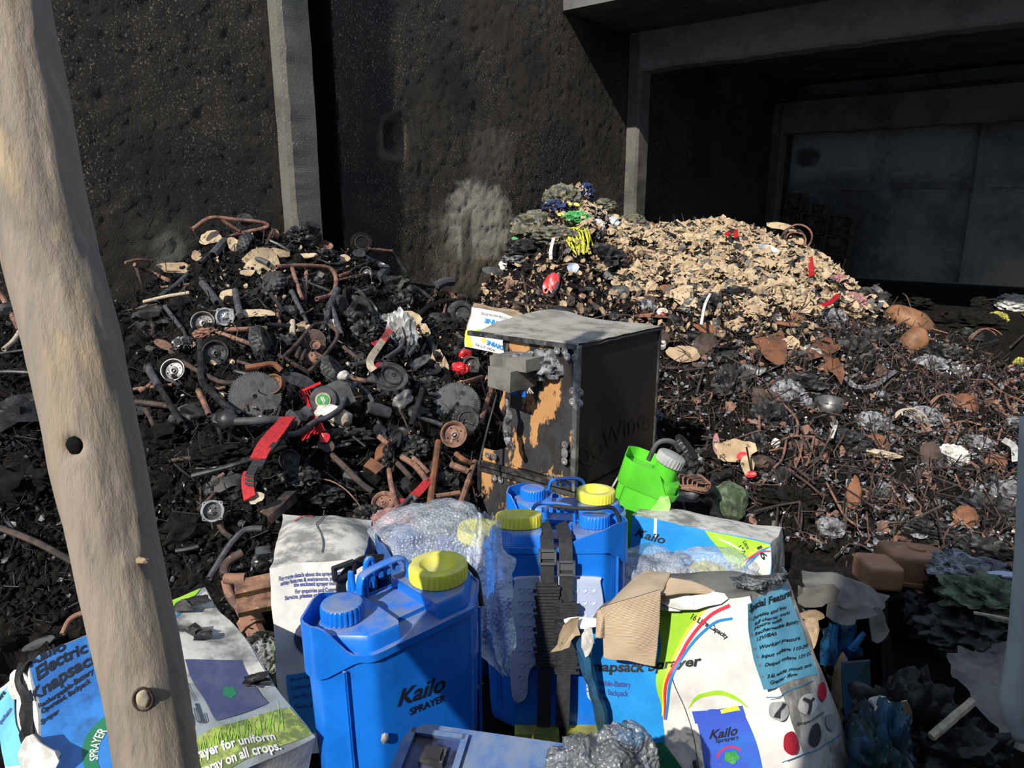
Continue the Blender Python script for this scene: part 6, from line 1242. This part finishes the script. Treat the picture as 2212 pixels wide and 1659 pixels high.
for lb, pts, mt in ((plates[0][0], [(1624, 732), (1652, 727), (1690, 714), (1699, 740), (1701, 770), (1694, 785), (1678, 789), (1655, 775), (1640, 755)], 'orange'), (plates[1][0], [(1742, 755), (1765, 735), (1795, 726), (1802, 745), (1818, 742), (1815, 755), (1795, 765), (1800, 790), (1826, 805), (1818, 832), (1806, 812), (1790, 800), (1778, 770), (1750, 778)], 'orange'), ('charred brown spade-shaped plate under the steel pot', [(1625, 838), (1645, 832), (1655, 850), (1652, 880), (1640, 888), (1628, 870)], 'rustdark')):
    single('metal_plate', plate_poly(pts, .17), K[mt], lb, 'plate', smooth=False)
for lb, x, y, a, b, n, mt in plates[2:]: sheetm(lb, x, y, a, b, n, mt, 'metal_plate', 'plate', .11, .4, .26, k=20)
for i, (x, y, a, b, lb) in enumerate([(1475, 766, 32, 20, 'pale corrugated board piece beside the case'), (1620, 672, 34, 14, 'folded pale board in the middle of the right heap'), (1590, 700, 14, 16, 'small pale board below the folded one'), (1385, 545, 30, 16, 'large grey-brown corrugated piece on the crest'), (1580, 548, 34, 22, 'broad pale card layer at the crest centre'), (1640, 560, 36, 26, 'broad pale card layer right of the crest centre'), (1480, 520, 40, 18, 'broad pale card layer on the crest left'), (1560, 500, 36, 12, 'pale card on the crest top'), (1680, 610, 30, 26, 'pale folded card low on the right of the crest'), (1700, 745, 26, 18, 'mottled pale stone-like board between the orange plates')]):
    sheetm(lb, x, y, a, b, (.05, .5, .85), 'cardlt' if i > 3 else 'card', 'cardboard_piece', 'cardboard', .12, .3, .25, k=20)
for i in range(150):
    while True:
        x, y = rs.uniform(1340, 1760), rs.uniform(485, 690)
        if rs.uniform() < cardzone(x, y): break
    sheetm('ragged %s scrap of burnt cardboard %s the crest layer' % (['pale', 'brown', 'pale'][i % 3], 'at the top of' if y < 540 else 'in the middle of' if y < 610 else 'at the foot of'), x, y, rs.uniform(12, 38), rs.uniform(7, 18), (rs.uniform(-.4, .4), rs.uniform(.3, .9), .8), ['cardlt', 'card', 'cardlt'][i % 3], 'cardboard_scrap', 'cardboard', rs.uniform(.05, .13), .5, .4, 10, group='cardboard scraps on the crest of the right heap')
for i in range(44):
    x, y = rs.uniform(1080, 1800), rs.uniform(560, 800)
    sheetm('ragged %s scorched sheet %s' % (['black', 'brown', 'charred', 'grey'][i % 4], 'left of the cardboard crest' if x < 1350 else 'on the cardboard crest' if y < 680 else 'below the cardboard crest'), x, y, rs.uniform(8, 22), rs.uniform(6, 14), (rs.uniform(-.4, .4), rs.uniform(.2, .9), .8), ['darksteel', 'rustdark', 'char', 'steel'][i % 4], 'scorched_sheet', 'plate', rs.uniform(.05, .12), .5, .35, 10, group='dark sheets on the right heap')
# red and coloured pieces
for lb, pts, w, mt in (('red tape sticking up at the right end of the crest', [(1750, 556), (1752, 575), (1753, 595)], 9, 'red'), ('red torn ribbon on the right shoulder', [(1778, 660), (1795, 652), (1812, 636)], 10, 'red'), ('short red strip on the crest, left one', [(1568, 508), (1576, 502)], 8, 'red'), ('short red strip on the crest, right one', [(1589, 498), (1590, 512)], 8, 'red'), ('pale white strip lying upright mid heap', [(1534, 634), (1522, 662), (1515, 700)], 5, 'white'), ('white curled strip on the crest', [(1636, 532), (1660, 534), (1684, 546)], 9, 'white'),
    ('white string hanging from the plastic mound', [(1196, 515), (1190, 540), (1190, 560)], 6, 'white'), ('grey curved horn-shaped strip on the right skyline', [(1885, 618), (1902, 630), (1903, 655), (1892, 670)], 9, 'steel'), ('whitish curved hose across the right slope', [(1826, 815), (1850, 835), (1890, 832), (1935, 802)], 8, 'ash'), ('white curved shell at the right edge', [(2168, 950), (2190, 965), (2194, 995)], 11, 'white'), ('pale bent strip hanging at the centre right', [(1805, 920), (1796, 945)], 7, 'white')):
    P = hits(pts, .55 if pts[0][1] < 700 and pts[0][0] > 1500 else .26); single('strip', strap(P, w * 1.15 * pxs(P[0]), vdir(P[0], (-.1, .1, 1)), .004), K[mt], lb, 'strip')
sheetm('white star-shaped scrap with a red centre', 1430, 675, 10, 8, (0, .3, 1), 'white', 'paper_scrap', 'paper', .14, .3, .5); sheetm('tiny red piece on the white star-shaped scrap', 1431, 678, 5, 4, (0, .3, 1), 'red', 'plastic_piece', 'plastic', .16, .1, .3)
sheetm('lilac-white funnel piece above the red lamp cover', 1238, 578, 14, 10, (.2, .4, .9), 'pad', 'funnel', 'plastic', .12, .5, .2)
lump('pink scorched bundle at the right end of the crest', 1806, 605, 22, 13, 'pinkash', .10, .4, 3, 'scorched_bundle'); lump('crimson burnt bundle on the right shoulder', 1840, 655, 26, 20, 'pinkash', .09, .5, 5, 'scorched_bundle'); lump('grey translucent melted sheet below the red ribbon', 1795, 690, 30, 22, 'ash', .09, .3, 6, 'melted_sheet')
# melted plastic mound
for i, (lb, x, y, a, b, mt) in enumerate([('olive melted plastic mass forming the left shoulder of the mound', 1165, 490, 52, 30, 'plastheap'), ('upper knot of melted plastic on the highest point of the mound', 1215, 432, 36, 30, 'plastheap'), ('dark glossy plastic lump at the top right of the mound', 1266, 415, 14, 16, 'navy'), ('navy plastic lump in the mound', 1200, 450, 24, 14, 'navy'), ('green plastic patch in the mound', 1244, 472, 24, 13, 'bgreen'), ('brown melted stringy mass right of the mound', 1300, 445, 30, 14, 'plastheap'), ('dark plastic mass at the mound foot', 1150, 545, 44, 22, 'char'),
    ('grey melted sack on the right crest foot', 1365, 478, 26, 14, 'plastheap'), ('white crumpled ball beside the mound', 1290, 490, 15, 14, 'white'), ('tan melted mass in the front of the mound', 1200, 510, 46, 20, 'plastheap'), ('dark lump pile under the yellow netting', 1300, 560, 40, 26, 'char'), ('scorched grey scraps left of the red lamp cover', 1130, 560, 40, 14, 'ash')]):
    lump(lb, x, y, a, b, mt, .09, .5, 50 + i, 'melted_plastic', 'plastic', 4, 2.6)
pipe('blue and white roll of film on the crest', [(1318, 478), (1330, 484)], 12, 'pad', 'film_roll', 'roll', .12)
for i, (x, y) in enumerate(((1228, 440), (1246, 442), (1212, 463), (1118, 500), (1112, 515))): sheetm('tiny bright plastic chip in the melted mound', x, y, 7, 3.5, (0, .3, 1), ['neonnet', 'neonnet', 'neonnet', 'pad', 'bgreen'][i], 'plastic_chip', 'plastic', .18, .1, .3, group='bright chips in the melted mound')
m = []
for i in range(26):
    a = hit(1205 + i * 2.6, 492 + rs.uniform(-3, 3), .14); b = hit(1235 + i * 1.6 + rs.uniform(-8, 8), 535 + rs.uniform(-14, 16), .14); m.append(tube([a, (a + b) / 2 + rs.normal(0, .02, 3), b], .007, 4, 3))
single('netting', join(*m), K['neonnet'], 'bright yellow melted netting hanging from the mound', 'net')
# wires and frames
def loop(label, px, py, rp, n, mt, r=.006, name='wire_hoop', group=None, lift=.12, arc=6.28, a0=0):
    c = hit(px, py, lift); R = rp * pxs(c); Fm = frame(vdir(c, n)); a = np.linspace(a0, a0 + arc, 26); P = [c + Fm @ np.array([R * math.cos(t), R * math.sin(t), .15 * R * math.sin(3 * t)]) for t in a]
    return single(name, tube(P, r, 6, raw=True), K[mt], label, 'wire', group, 40)
for i, (x, y, rp, n) in enumerate([(1712, 520, 28, (.5, .2, .8)), (1718, 522, 22, (.3, .3, .9)), (1706, 528, 24, (.7, .1, .6)), (1722, 516, 30, (.2, -.1, .9))]): loop('rusted wire hoop of the ball-shaped tangle at the right end of the crest', x, y, rp, n, 'rust' if i % 2 else 'rustdark', .010, group='hoops of the wire tangle on the crest', lift=.16)
for i, (x, y, rp) in enumerate([(1400, 560, 26), (1350, 560, 22), (1380, 575, 18), (1340, 540, 16)]): loop('rusty coil of wire left of the cardboard crest', x, y, rp, (rs.uniform(-.5, .5), .6, .6), 'rust', .008, group='coils left of the cardboard crest')
for i in range(5): loop('thin wire coil lying behind the green tank', 1495 + i * 7, 1040 + i * 3, 30 - i * 3, (.1, .8, .5), 'rust', .004, group='coils behind the green tank', lift=.14)
for i, (x, y, rp) in enumerate([(1950, 910, 26), (1955, 915, 32), (1962, 920, 38), (2030, 880, 26), (2040, 885, 34), (2120, 740, 30), (2128, 745, 36)]): loop('arc of fan guard wire on the right slope', x, y, rp, (.4, -.3, .8), 'stick' if i < 3 else 'rust', .005, group='fan guard arcs on the right slope', arc=2.2, a0=.2 + i * .1)
frames_ = [('rusty chair-like frame on the centre of the lower slope', [[(1690, 950), (1712, 942), (1760, 944)], [(1700, 945), (1690, 990), (1672, 1010)], [(1735, 946), (1728, 985), (1718, 1010)], [(1758, 945), (1750, 985), (1742, 1005)]]), ('rusty T-shaped frame low right of the green sprayer', [[(1628, 1105), (1680, 1092), (1728, 1084)], [(1680, 1094), (1678, 1120), (1672, 1150)], [(1728, 1084), (1732, 1110), (1728, 1150)]]),
  ('tall rusty strut frame right of the tan tank', [[(1990, 760), (2060, 752), (2140, 765), (2175, 790)], [(2175, 790), (2165, 805), (2150, 825)], [(2120, 760), (2118, 800), (2108, 830)], [(2065, 715), (2085, 740), (2100, 760)], [(2065, 715), (2045, 735)]]), ('rusty ladder-like frame left of the tan tank foot', [[(1950, 835), (1975, 818), (2020, 815), (2050, 812)], [(1956, 848), (1985, 845), (2010, 870)], [(2020, 815), (2030, 845), (2038, 860)], [(2045, 812), (2050, 840), (2058, 868)], [(1975, 818), (1980, 832)]]),
  ('rusted frame at the right edge of the slope', [[(2130, 820), (2160, 845), (2210, 868)], [(2150, 838), (2140, 870), (2125, 880)], [(2170, 850), (2180, 880), (2195, 890)], [(2145, 878), (2180, 900), (2212, 910)]]), ('rusty frame legs below the orange bowl', [[(2050, 915), (2045, 945), (2040, 960)], [(2075, 912), (2068, 940), (2058, 965)], [(2050, 918), (2080, 910), (2120, 918)], [(2045, 940), (2060, 945)]]),
  ('rusty cage frame low on the right slope', [[(1832, 1010), (1870, 1022), (1915, 1030), (1960, 1050)], [(1885, 1026), (1880, 1060), (1872, 1085)], [(1928, 1034), (1924, 1065), (1915, 1082)], [(1955, 1048), (1950, 1075), (1945, 1096)], [(1840, 1012), (1832, 1045)]]), ('long bent strut above the tan engine', [[(1785, 1042), (1805, 1080), (1825, 1115), (1850, 1135)]]), ('rusty angle frame beside the red-burnt board', [[(1530, 945), (1525, 975), (1530, 1005)], [(1515, 950), (1532, 948), (1545, 935)], [(1525, 1000), (1545, 1012)]]),
  ('rusty angle piece right of the case edge', [[(1478, 800), (1520, 795)], [(1520, 797), (1505, 850)], [(1485, 805), (1500, 820)]]), ('crossed rusty rods in the wire nest left of the crest', [[(1355, 555), (1345, 590)], [(1372, 540), (1338, 600)], [(1330, 600), (1360, 580)]]), ('long rod frame on the right shoulder', [[(1855, 690), (1845, 715), (1830, 745)], [(1830, 690), (1850, 740), (1880, 775)], [(1840, 690), (1870, 745), (1905, 800)]]), ('thin wire frame in the dark gap right of the case', [[(1550, 830), (1530, 870)], [(1560, 820), (1620, 850)], [(1680, 860), (1720, 905), (1722, 940)], [(1640, 880), (1640, 930)]]),
  ('rusty rods leaning right of the chair-like frame', [[(1700, 1000), (1730, 1020), (1760, 1045)], [(1695, 1010), (1740, 1040), (1775, 1070)]]), ('rust-brown spars at the lower right slope edge', [[(2020, 1012), (2050, 1010), (2110, 1015)], [(1985, 1040), (1990, 1015), (2020, 1010)], [(2110, 1018), (2140, 1005), (2150, 995)]]), ('rusty spars above the left foot of the case bowl', [[(1085, 650), (1150, 660), (1220, 662)], [(1060, 690), (1075, 640), (1120, 610)], [(1130, 600), (1140, 650)]])]
for lb, segs in frames_:
    allp = [hit(*segs[0][0], .1)]; th = thing('metal_rack', lb, 'frame', allp[0])
    for sg in segs: part('bar', tube(hits(sg, .12), 2.5 * pxs(allp[0]), 6, 4), K['rust' if len(segs) % 3 == 1 else 'rustdark'], th)
for i in range(90):
    while True:
        x, y = rs.uniform(1060, 2240), rs.uniform(560, 1200)
        if y > 640 or x < 1420: break
    a = rs.uniform(0, 6.28); l = rs.uniform(14, 46); bx, by = math.cos(a) * l, math.sin(a) * l * .8
    pipe('%s bent %s wire loose %s' % ('long' if l > 32 else 'short', ['rusty', 'dark', 'rusty', 'grey'][i % 4], 'on the left flank of the right heap' if x < 1430 else 'on the upper right heap' if y < 850 else 'on the lower right heap'), [(x - bx, y - by), (x + rs.uniform(-12, 12), y + rs.uniform(-12, 12)), (x + bx, y + by)], rs.uniform(1.1, 2.4), ['rust', 'rustdark', 'rustdark', 'steel'][i % 4], 'bent_wire', 'wire', rs.uniform(.04, .12), 'loose wires on the right heap', hollow=False)
# tanks and bowls
tk = thing('rusted_tank', 'tan rusted rounded tank on the right shoulder of the heap', 'tank', hit(1955, 760, .1)); c = hit(1962, 695, .20); s = pxs(c); Fm = np.stack([vdir(c, (.94, -.35, 0)), vdir(c, (.35, .94, 0)), vdir(c, (0, 0, 1))], 1)
part('tank_body', blob(c, (52 * s, 30 * s, 32 * s), Fm, .10, 1.2, 3, 4), K['tankrust'], tk, True); part('lower_lobe', blob(hit(1972, 738, .22), (24 * s, 30 * s, 24 * s), Fm, .10, 1.3, 5, 4), K['tankrust'], tk, True)
part('tank_seam', tube(hits([(1916, 712), (1940, 700), (1975, 697)], .3), .009, 6), K['rust'], tk)
c = hit(2108, 872, .14); s = pxs(c); single('rusted_bowl', xf(lathe([(.0001, 0), (18 * s, 2 * s), (30 * s, 10 * s), (36 * s, 26 * s), (33 * s, 26 * s), (26 * s, 12 * s), (.0001, 5 * s)], 32), frame(vdir(c, (-.7, -.5, -.4))), c), K['orange'], 'orange-rusted bowl on the right slope', 'bowl', smooth=True)
c = hit(1790, 880, .10); s = pxs(c); single('steel_pot', xf(lathe([(.0001, -26 * s), (18 * s, -24 * s), (27 * s, -8 * s), (30 * s, 18 * s), (28 * s, 18 * s), (24 * s, -5 * s), (.0001, -20 * s)], 32), frame(vdir(c, (0, .9, .35))), c), K['steel'], 'blue-grey steel pot standing on the centre slope', 'pot', smooth=True)
for i, (lb, x, y, a, b, mt) in enumerate([('large bluish-white ash cap on the right slope', 1885, 918, 34, 26, 'ash'), ('grey ash clump right of the large ash cap', 1995, 905, 34, 24, 'ash'), ('ash clump by the steel pot', 1700, 850, 32, 26, 'ash'), ('narrow ash clump low left of the tan engine', 1795, 1140, 26, 20, 'ash'), ('white ash rag on the right slope', 2058, 985, 28, 22, 'white'), ('ash-covered lump under the white rag', 2110, 960, 30, 18, 'ash'), ('silver crushed ball on the right slope', 2073, 808, 16, 17, 'alu'), ('small white ash tuft at the right edge', 2188, 915, 14, 14, 'ash'), ('small ash clump in the rusty cage frame', 1910, 1060, 14, 16, 'ash'),
    ('charred engine lump by the blue-grey lid', 1540, 660, 26, 22, 'char'), ('dark burnt bundle right of the blue-grey lid', 1590, 640, 28, 18, 'char'), ('charred fan motor with rings on the right shoulder', 1842, 765, 34, 30, 'char'), ('black burnt mass above the fan motor', 1890, 740, 34, 24, 'char'), ('grey-white clump left of the tan tank', 1895, 735, 18, 20, 'ash'), ('black lump at the right skyline', 1880, 650, 34, 22, 'char'), ('dark textile mass below the orange plates', 1730, 830, 44, 20, 'char'), ('dark ash mass right of the case shadow', 1580, 830, 32, 34, 'char'), ('grey-black mass at the centre slope', 1660, 900, 30, 30, 'char'),
    ('charred lump left of the large ash cap', 1830, 960, 40, 26, 'char'), ('pale crumbling band of ash below the large ash cap', 1880, 978, 52, 9, 'stick'), ('dark lump at the right lower slope', 2010, 1150, 44, 20, 'char'), ('speckled black mass at the right lower edge', 2130, 1110, 50, 34, 'char'), ('speckled black mound right of the tan engine', 2120, 1190, 44, 26, 'char'), ('black lump behind the red-burnt board', 1480, 1010, 30, 24, 'char'), ('black mass below the chair-like frame', 1700, 1080, 46, 24, 'soot'), ('white ash tuft right of the red-burnt board', 1676, 958, 8, 10, 'white'), ('speckled brown mass at the far right edge', 2180, 1070, 36, 30, 'ash'),
    ('yellowish-white foam on the end wall foot', 2186, 655, 28, 18, 'white'), ('yellow melted ring lump at the end wall foot', 2155, 688, 16, 12, 'yellowdk'), ('yellow lump at the right edge of the hall', 2204, 790, 12, 14, 'yellowdk'), ('charred heap at the foot of the end wall', 2090, 700, 60, 24, 'soot'), ('char lump under the silver ball', 2030, 770, 34, 22, 'char'), ('grey ash slab left of the silver ball', 2010, 790, 30, 20, 'ash')]):
    lump(lb, x, y, a, b, mt, .07, .5, 200 + i, 'ash_clump' if mt in ('ash', 'white') else 'charred_lump', 'debris', 4, 2.5)
for i in range(70):
    x, y = rs.uniform(1080, 2240), rs.uniform(600, 1230)
    lump('%s lump of scrap %s' % (['charred', 'sooty black', 'ash-grey', 'burnt', 'rust-brown'][i % 5], 'on the left flank of the right heap' if x < 1430 else 'on the upper right heap' if y < 850 else 'on the lower right heap'), x, y, rs.uniform(10, 26), rs.uniform(8, 20), ['char', 'soot', 'ash', 'char', 'rustdark'][i % 5], .03, .5, 300 + i, 'scrap_lump', 'debris', 3, 2.5, 'scorched lumps on the right heap')
# red-burnt board and mossy drum
rb = thing('burnt_board', 'tan burnt board with bright red corners lying below the dark gap', 'board', hit(1590, 1010, .1)); c = hit(1588, 972, .14); s = pxs(c); nn = vdir(c, (0, .2, 1))
part('board', flake(c, 42 * s, 26 * s, nn, 5, .25, .02, vdir(c, (1, 0, 0)), 22, 4, .2), K['cardlt'], rb); part('board_tail', flake(hit(1616, 1010, .14), 15 * s, 22 * s, nn, 8, .25, .015, None, 14, 3, .3), K['cardlt'], rb)
for x, y, a, b in ((1604, 986, 12, 9), (1620, 960, 4, 7), (1548, 955, 10, 24), (1622, 1024, 12, 6)): part('red_patch', flake(hit(x, y, .17), a * s, b * s, nn, int(x), .2, .006, None, 10, 2, .3), K['red' if a != 10 else 'pinkash'], rb)
lump('black charred edge right of the burnt board', 1635, 965, 16, 24, 'char', .12, .5, 77)
c = hit(1572, 1082, .10); s = pxs(c); dr = thing('burnt_drum', 'mossy green burnt plastic drum lying open left of the T-shaped frame', 'drum', hit(1572, 1120, .08)); Fm = np.stack([vdir(c, (1, 0, 0)), vdir(c, (0, 1, 0)), vdir(c, (0, 0, 1))], 1)
part('drum_body', blob(c, (40 * s, 44 * s, 34 * s), Fm, .22, 1.8, 9, 4), K['moss'], dr); part('charred_rim', tube(hits([(1576, 1022), (1555, 1035), (1540, 1058), (1540, 1085), (1550, 1115)], .16), [.02, .03, .028, .03, .02], 8, wob=.02), K['char'], dr)
# tan engine pair
te = thing('generator_engine', 'tan heat-bleached engine with a rectangular fuel tank, right of the burnt cartons', 'engine', at(1970, 1400, 2.5)); c = at(1975, 1218, 2.5)
def rbox(c, sz, R=np.eye(3), r=.22):
    V, Fc = ico(5); q = V * ((np.abs(V) ** 7).sum(1) ** (-1 / 7.))[:, None]; return (q * np.array(sz) / 2) @ np.asarray(R).T + np.asarray(c), Fc
Rt = eul(-.1, .08, -.1)
part('fuel_tank', rbox(c, (.22, .17, .11), Rt), K['tan'], te, True); part('tank_flange', xf(box((0, 0, -.045), (.25, .19, .012)), Rt, c), K['tan'], te); part('filler_cap', xf(lathe([(.028, .053), (.028, .062), (.022, .064), (.0001, .058)], 20), Rt, c), K['tan'], te)
part('engine_block', join(rbox(at(1998, 1300, 2.5), (.17, .16, .20), eul(0, 0, .2)), rbox(at(2035, 1345, 2.46), (.08, .12, .20), eul(0, .1, .2))), K['tan'], te, True)
part('cooling_fins', join(*[xf(box((0, 0, i * .018), (.05, .10, .008)), eul(0, .1, .2), at(2045, 1320, 2.40)) for i in range(5)]), K['tan'], te)
part('burnt_motor', blob(at(1965, 1330, 2.38), (.075, .06, .06), amp=.4, seed=8, sub=4, ridge=True), K['char'], te, 35)
part('base', box(at(1985, 1420, 2.55) * [1, 1, 0] + [0, 0, .06], (.25, .22, .12)), K['soot'], te)
t2 = thing('generator_engine', 'smaller darker tan fuel tank in front of the bleached engine', 'engine', at(1900, 1330, 2.3)); part('fuel_tank', rbox(at(1895, 1235, 2.32), (.115, .14, .085), eul(-.1, .05, -.05)), K['tan'], t2, True); part('engine_block', rbox(at(1898, 1310, 2.34), (.11, .12, .16), np.eye(3)), K['soot'], t2, True)
# bottom right corner
lump('black melted heap at the bottom right beside the burnt carton', 1980, 1620, 10, 10, 'soot', .02, .3, 5)
for i, (lb, x, y, w, rx, rz, mt) in enumerate([('charred peaked bundle at the bottom edge right of the burnt carton', 1950, 1600, 1.75, .13, .16, 'char'), ('crumpled black sheet at the bottom right', 2040, 1650, 1.7, .13, .11, 'char'), ('scorched teal carton scrap at the bottom edge', 1900, 1640, 1.65, .06, .13, 'teal')]):
    c = at(x, y, w); single('charred_bundle', blob(c, (rx, .09, rz), amp=.35, fr=3.4, seed=60 + i, sub=5, ridge=False), K[mt], lb, 'debris', smooth=35)
c = at(1952, 1545, 1.66); single('cardboard_scrap', flake(c, .022, .035, (-.2, -1, .2), 3, .2, .006, jag=.3), K['card'], 'orange-brown board tip on the charred peaked bundle', 'cardboard')
c = at(1900, 1540, 1.66); single('ash_clump', blob(c, (.022, .02, .03), amp=.6, seed=9, sub=3, ridge=True), K['white'], 'silver curled scrap on the charred peaked bundle', 'debris')
single('stick', tube([at(2012, 1592, 1.62), at(2060, 1552, 1.64), at(2102, 1516, 1.66)], [.010, .011, .010], 8, wob=.002), K['stick'], 'pale stick pointing up right at the bottom right corner', 'stick')
single('pale_pipe', tube([at(2230, 900, 1.45), at(2222, 1180, 1.45), at(2212, 1400, 1.46), at(2200, 1520, 1.47), at(2215, 1600, 1.46)], [.022, .024, .030, .035, .02], 16), K['palepipe'], 'pale upright plastic pipe at the right edge of the picture', 'pipe', smooth=True)
single('grey_cloth', drape([at(2085, 1400, 2.0), at(2120, 1460, 1.9), at(2170, 1530, 1.8), at(2230, 1600, 1.7)], [.06, .06, .06, .05], [.10, .14, .16, .2], 9, 24, 12, (1, .2, .3)), K['cloth'], 'dusty grey cloth at the foot of the pale pipe', 'cloth', smooth=True)
single('plastic_strip', strap([at(2120, 1245, 2.2), at(2160, 1241, 2.2), at(2210, 1246, 2.15)], .022, (0, -.5, .8), .004), K['pad'], 'pale bluish plastic strip left of the upright pale pipe', 'strip')
single('rope', tube([at(2105, 1324, 2.0), at(2150, 1332, 1.95), at(2200, 1343, 1.9)], .005, 6), K['stick'], 'pale twisted rope end left of the upright pale pipe', 'rope')
for i, (lb, x, y, w, a, b, mt) in enumerate([('greenish crumpled foliage-like plastic at the right edge', 2140, 1290, 2.15, .12, .05, 'moss'), ('white ash bank above the pale plastic strip', 2100, 1238, 2.25, .10, .03, 'ash'), ('dark debris bank left of the rope end', 2060, 1290, 2.35, .09, .08, 'soot'), ('dark rubble below the rope end', 2130, 1380, 2.1, .16, .07, 'char')]):
    single('debris_bank', blob(at(x, y, w), (a, .12, b), amp=.35, fr=4, seed=90 + i, sub=5, ridge=False), K[mt], lb, 'debris', smooth=35)
# stack of burnt crates by the end wall
q0 = phit(11.55, 1690, 500); base = B(11.55, q0[0], 0)
for (x, y, w, h) in [(1718, 437, 30, 34), (1770, 452, 26, 20)] + [(1700 + i * 58 - j * 7, 480 + j * 44 + i * 3, 46, 36) for j in range(4) for i in range(3) if not (j == 3 and i == 0)]:
    r_ = ray(x, y); t = ((B(11.55, 0, 0) - CAM) @ D_) / (r_ @ D_); c = CAM + r_ * t; s = pxs(c); Fm = np.stack([N_, [0, 0, 1.], -D_], 1) @ eul(0, 0, -.12)
    W2, H2 = w * s * 1.10, h * s * 1.05; th = thing('burnt_crate', 'blackened crate in the stack leaning at the end wall', 'crate', c, 'crates stacked at the end wall')
    m = [box((0, H2 / 2, 0), (W2, .03, .25)), box((0, -H2 / 2, 0), (W2, .03, .25)), box((-W2 / 2, 0, 0), (.03, H2, .25)), box((W2 / 2, 0, 0), (.03, H2, .25)), box((0, 0, -.1), (W2, H2, .02))]
    part('crate_frame', xf(join(*m), Fm, c), K['crate'], th, False); part('crate_contents', xf(blob((0, 0, -.04), (W2 * .42, H2 * .4, .10), amp=.5, seed=int(x + y), sub=3, ridge=True), Fm, c), K['crate'], th, 35)
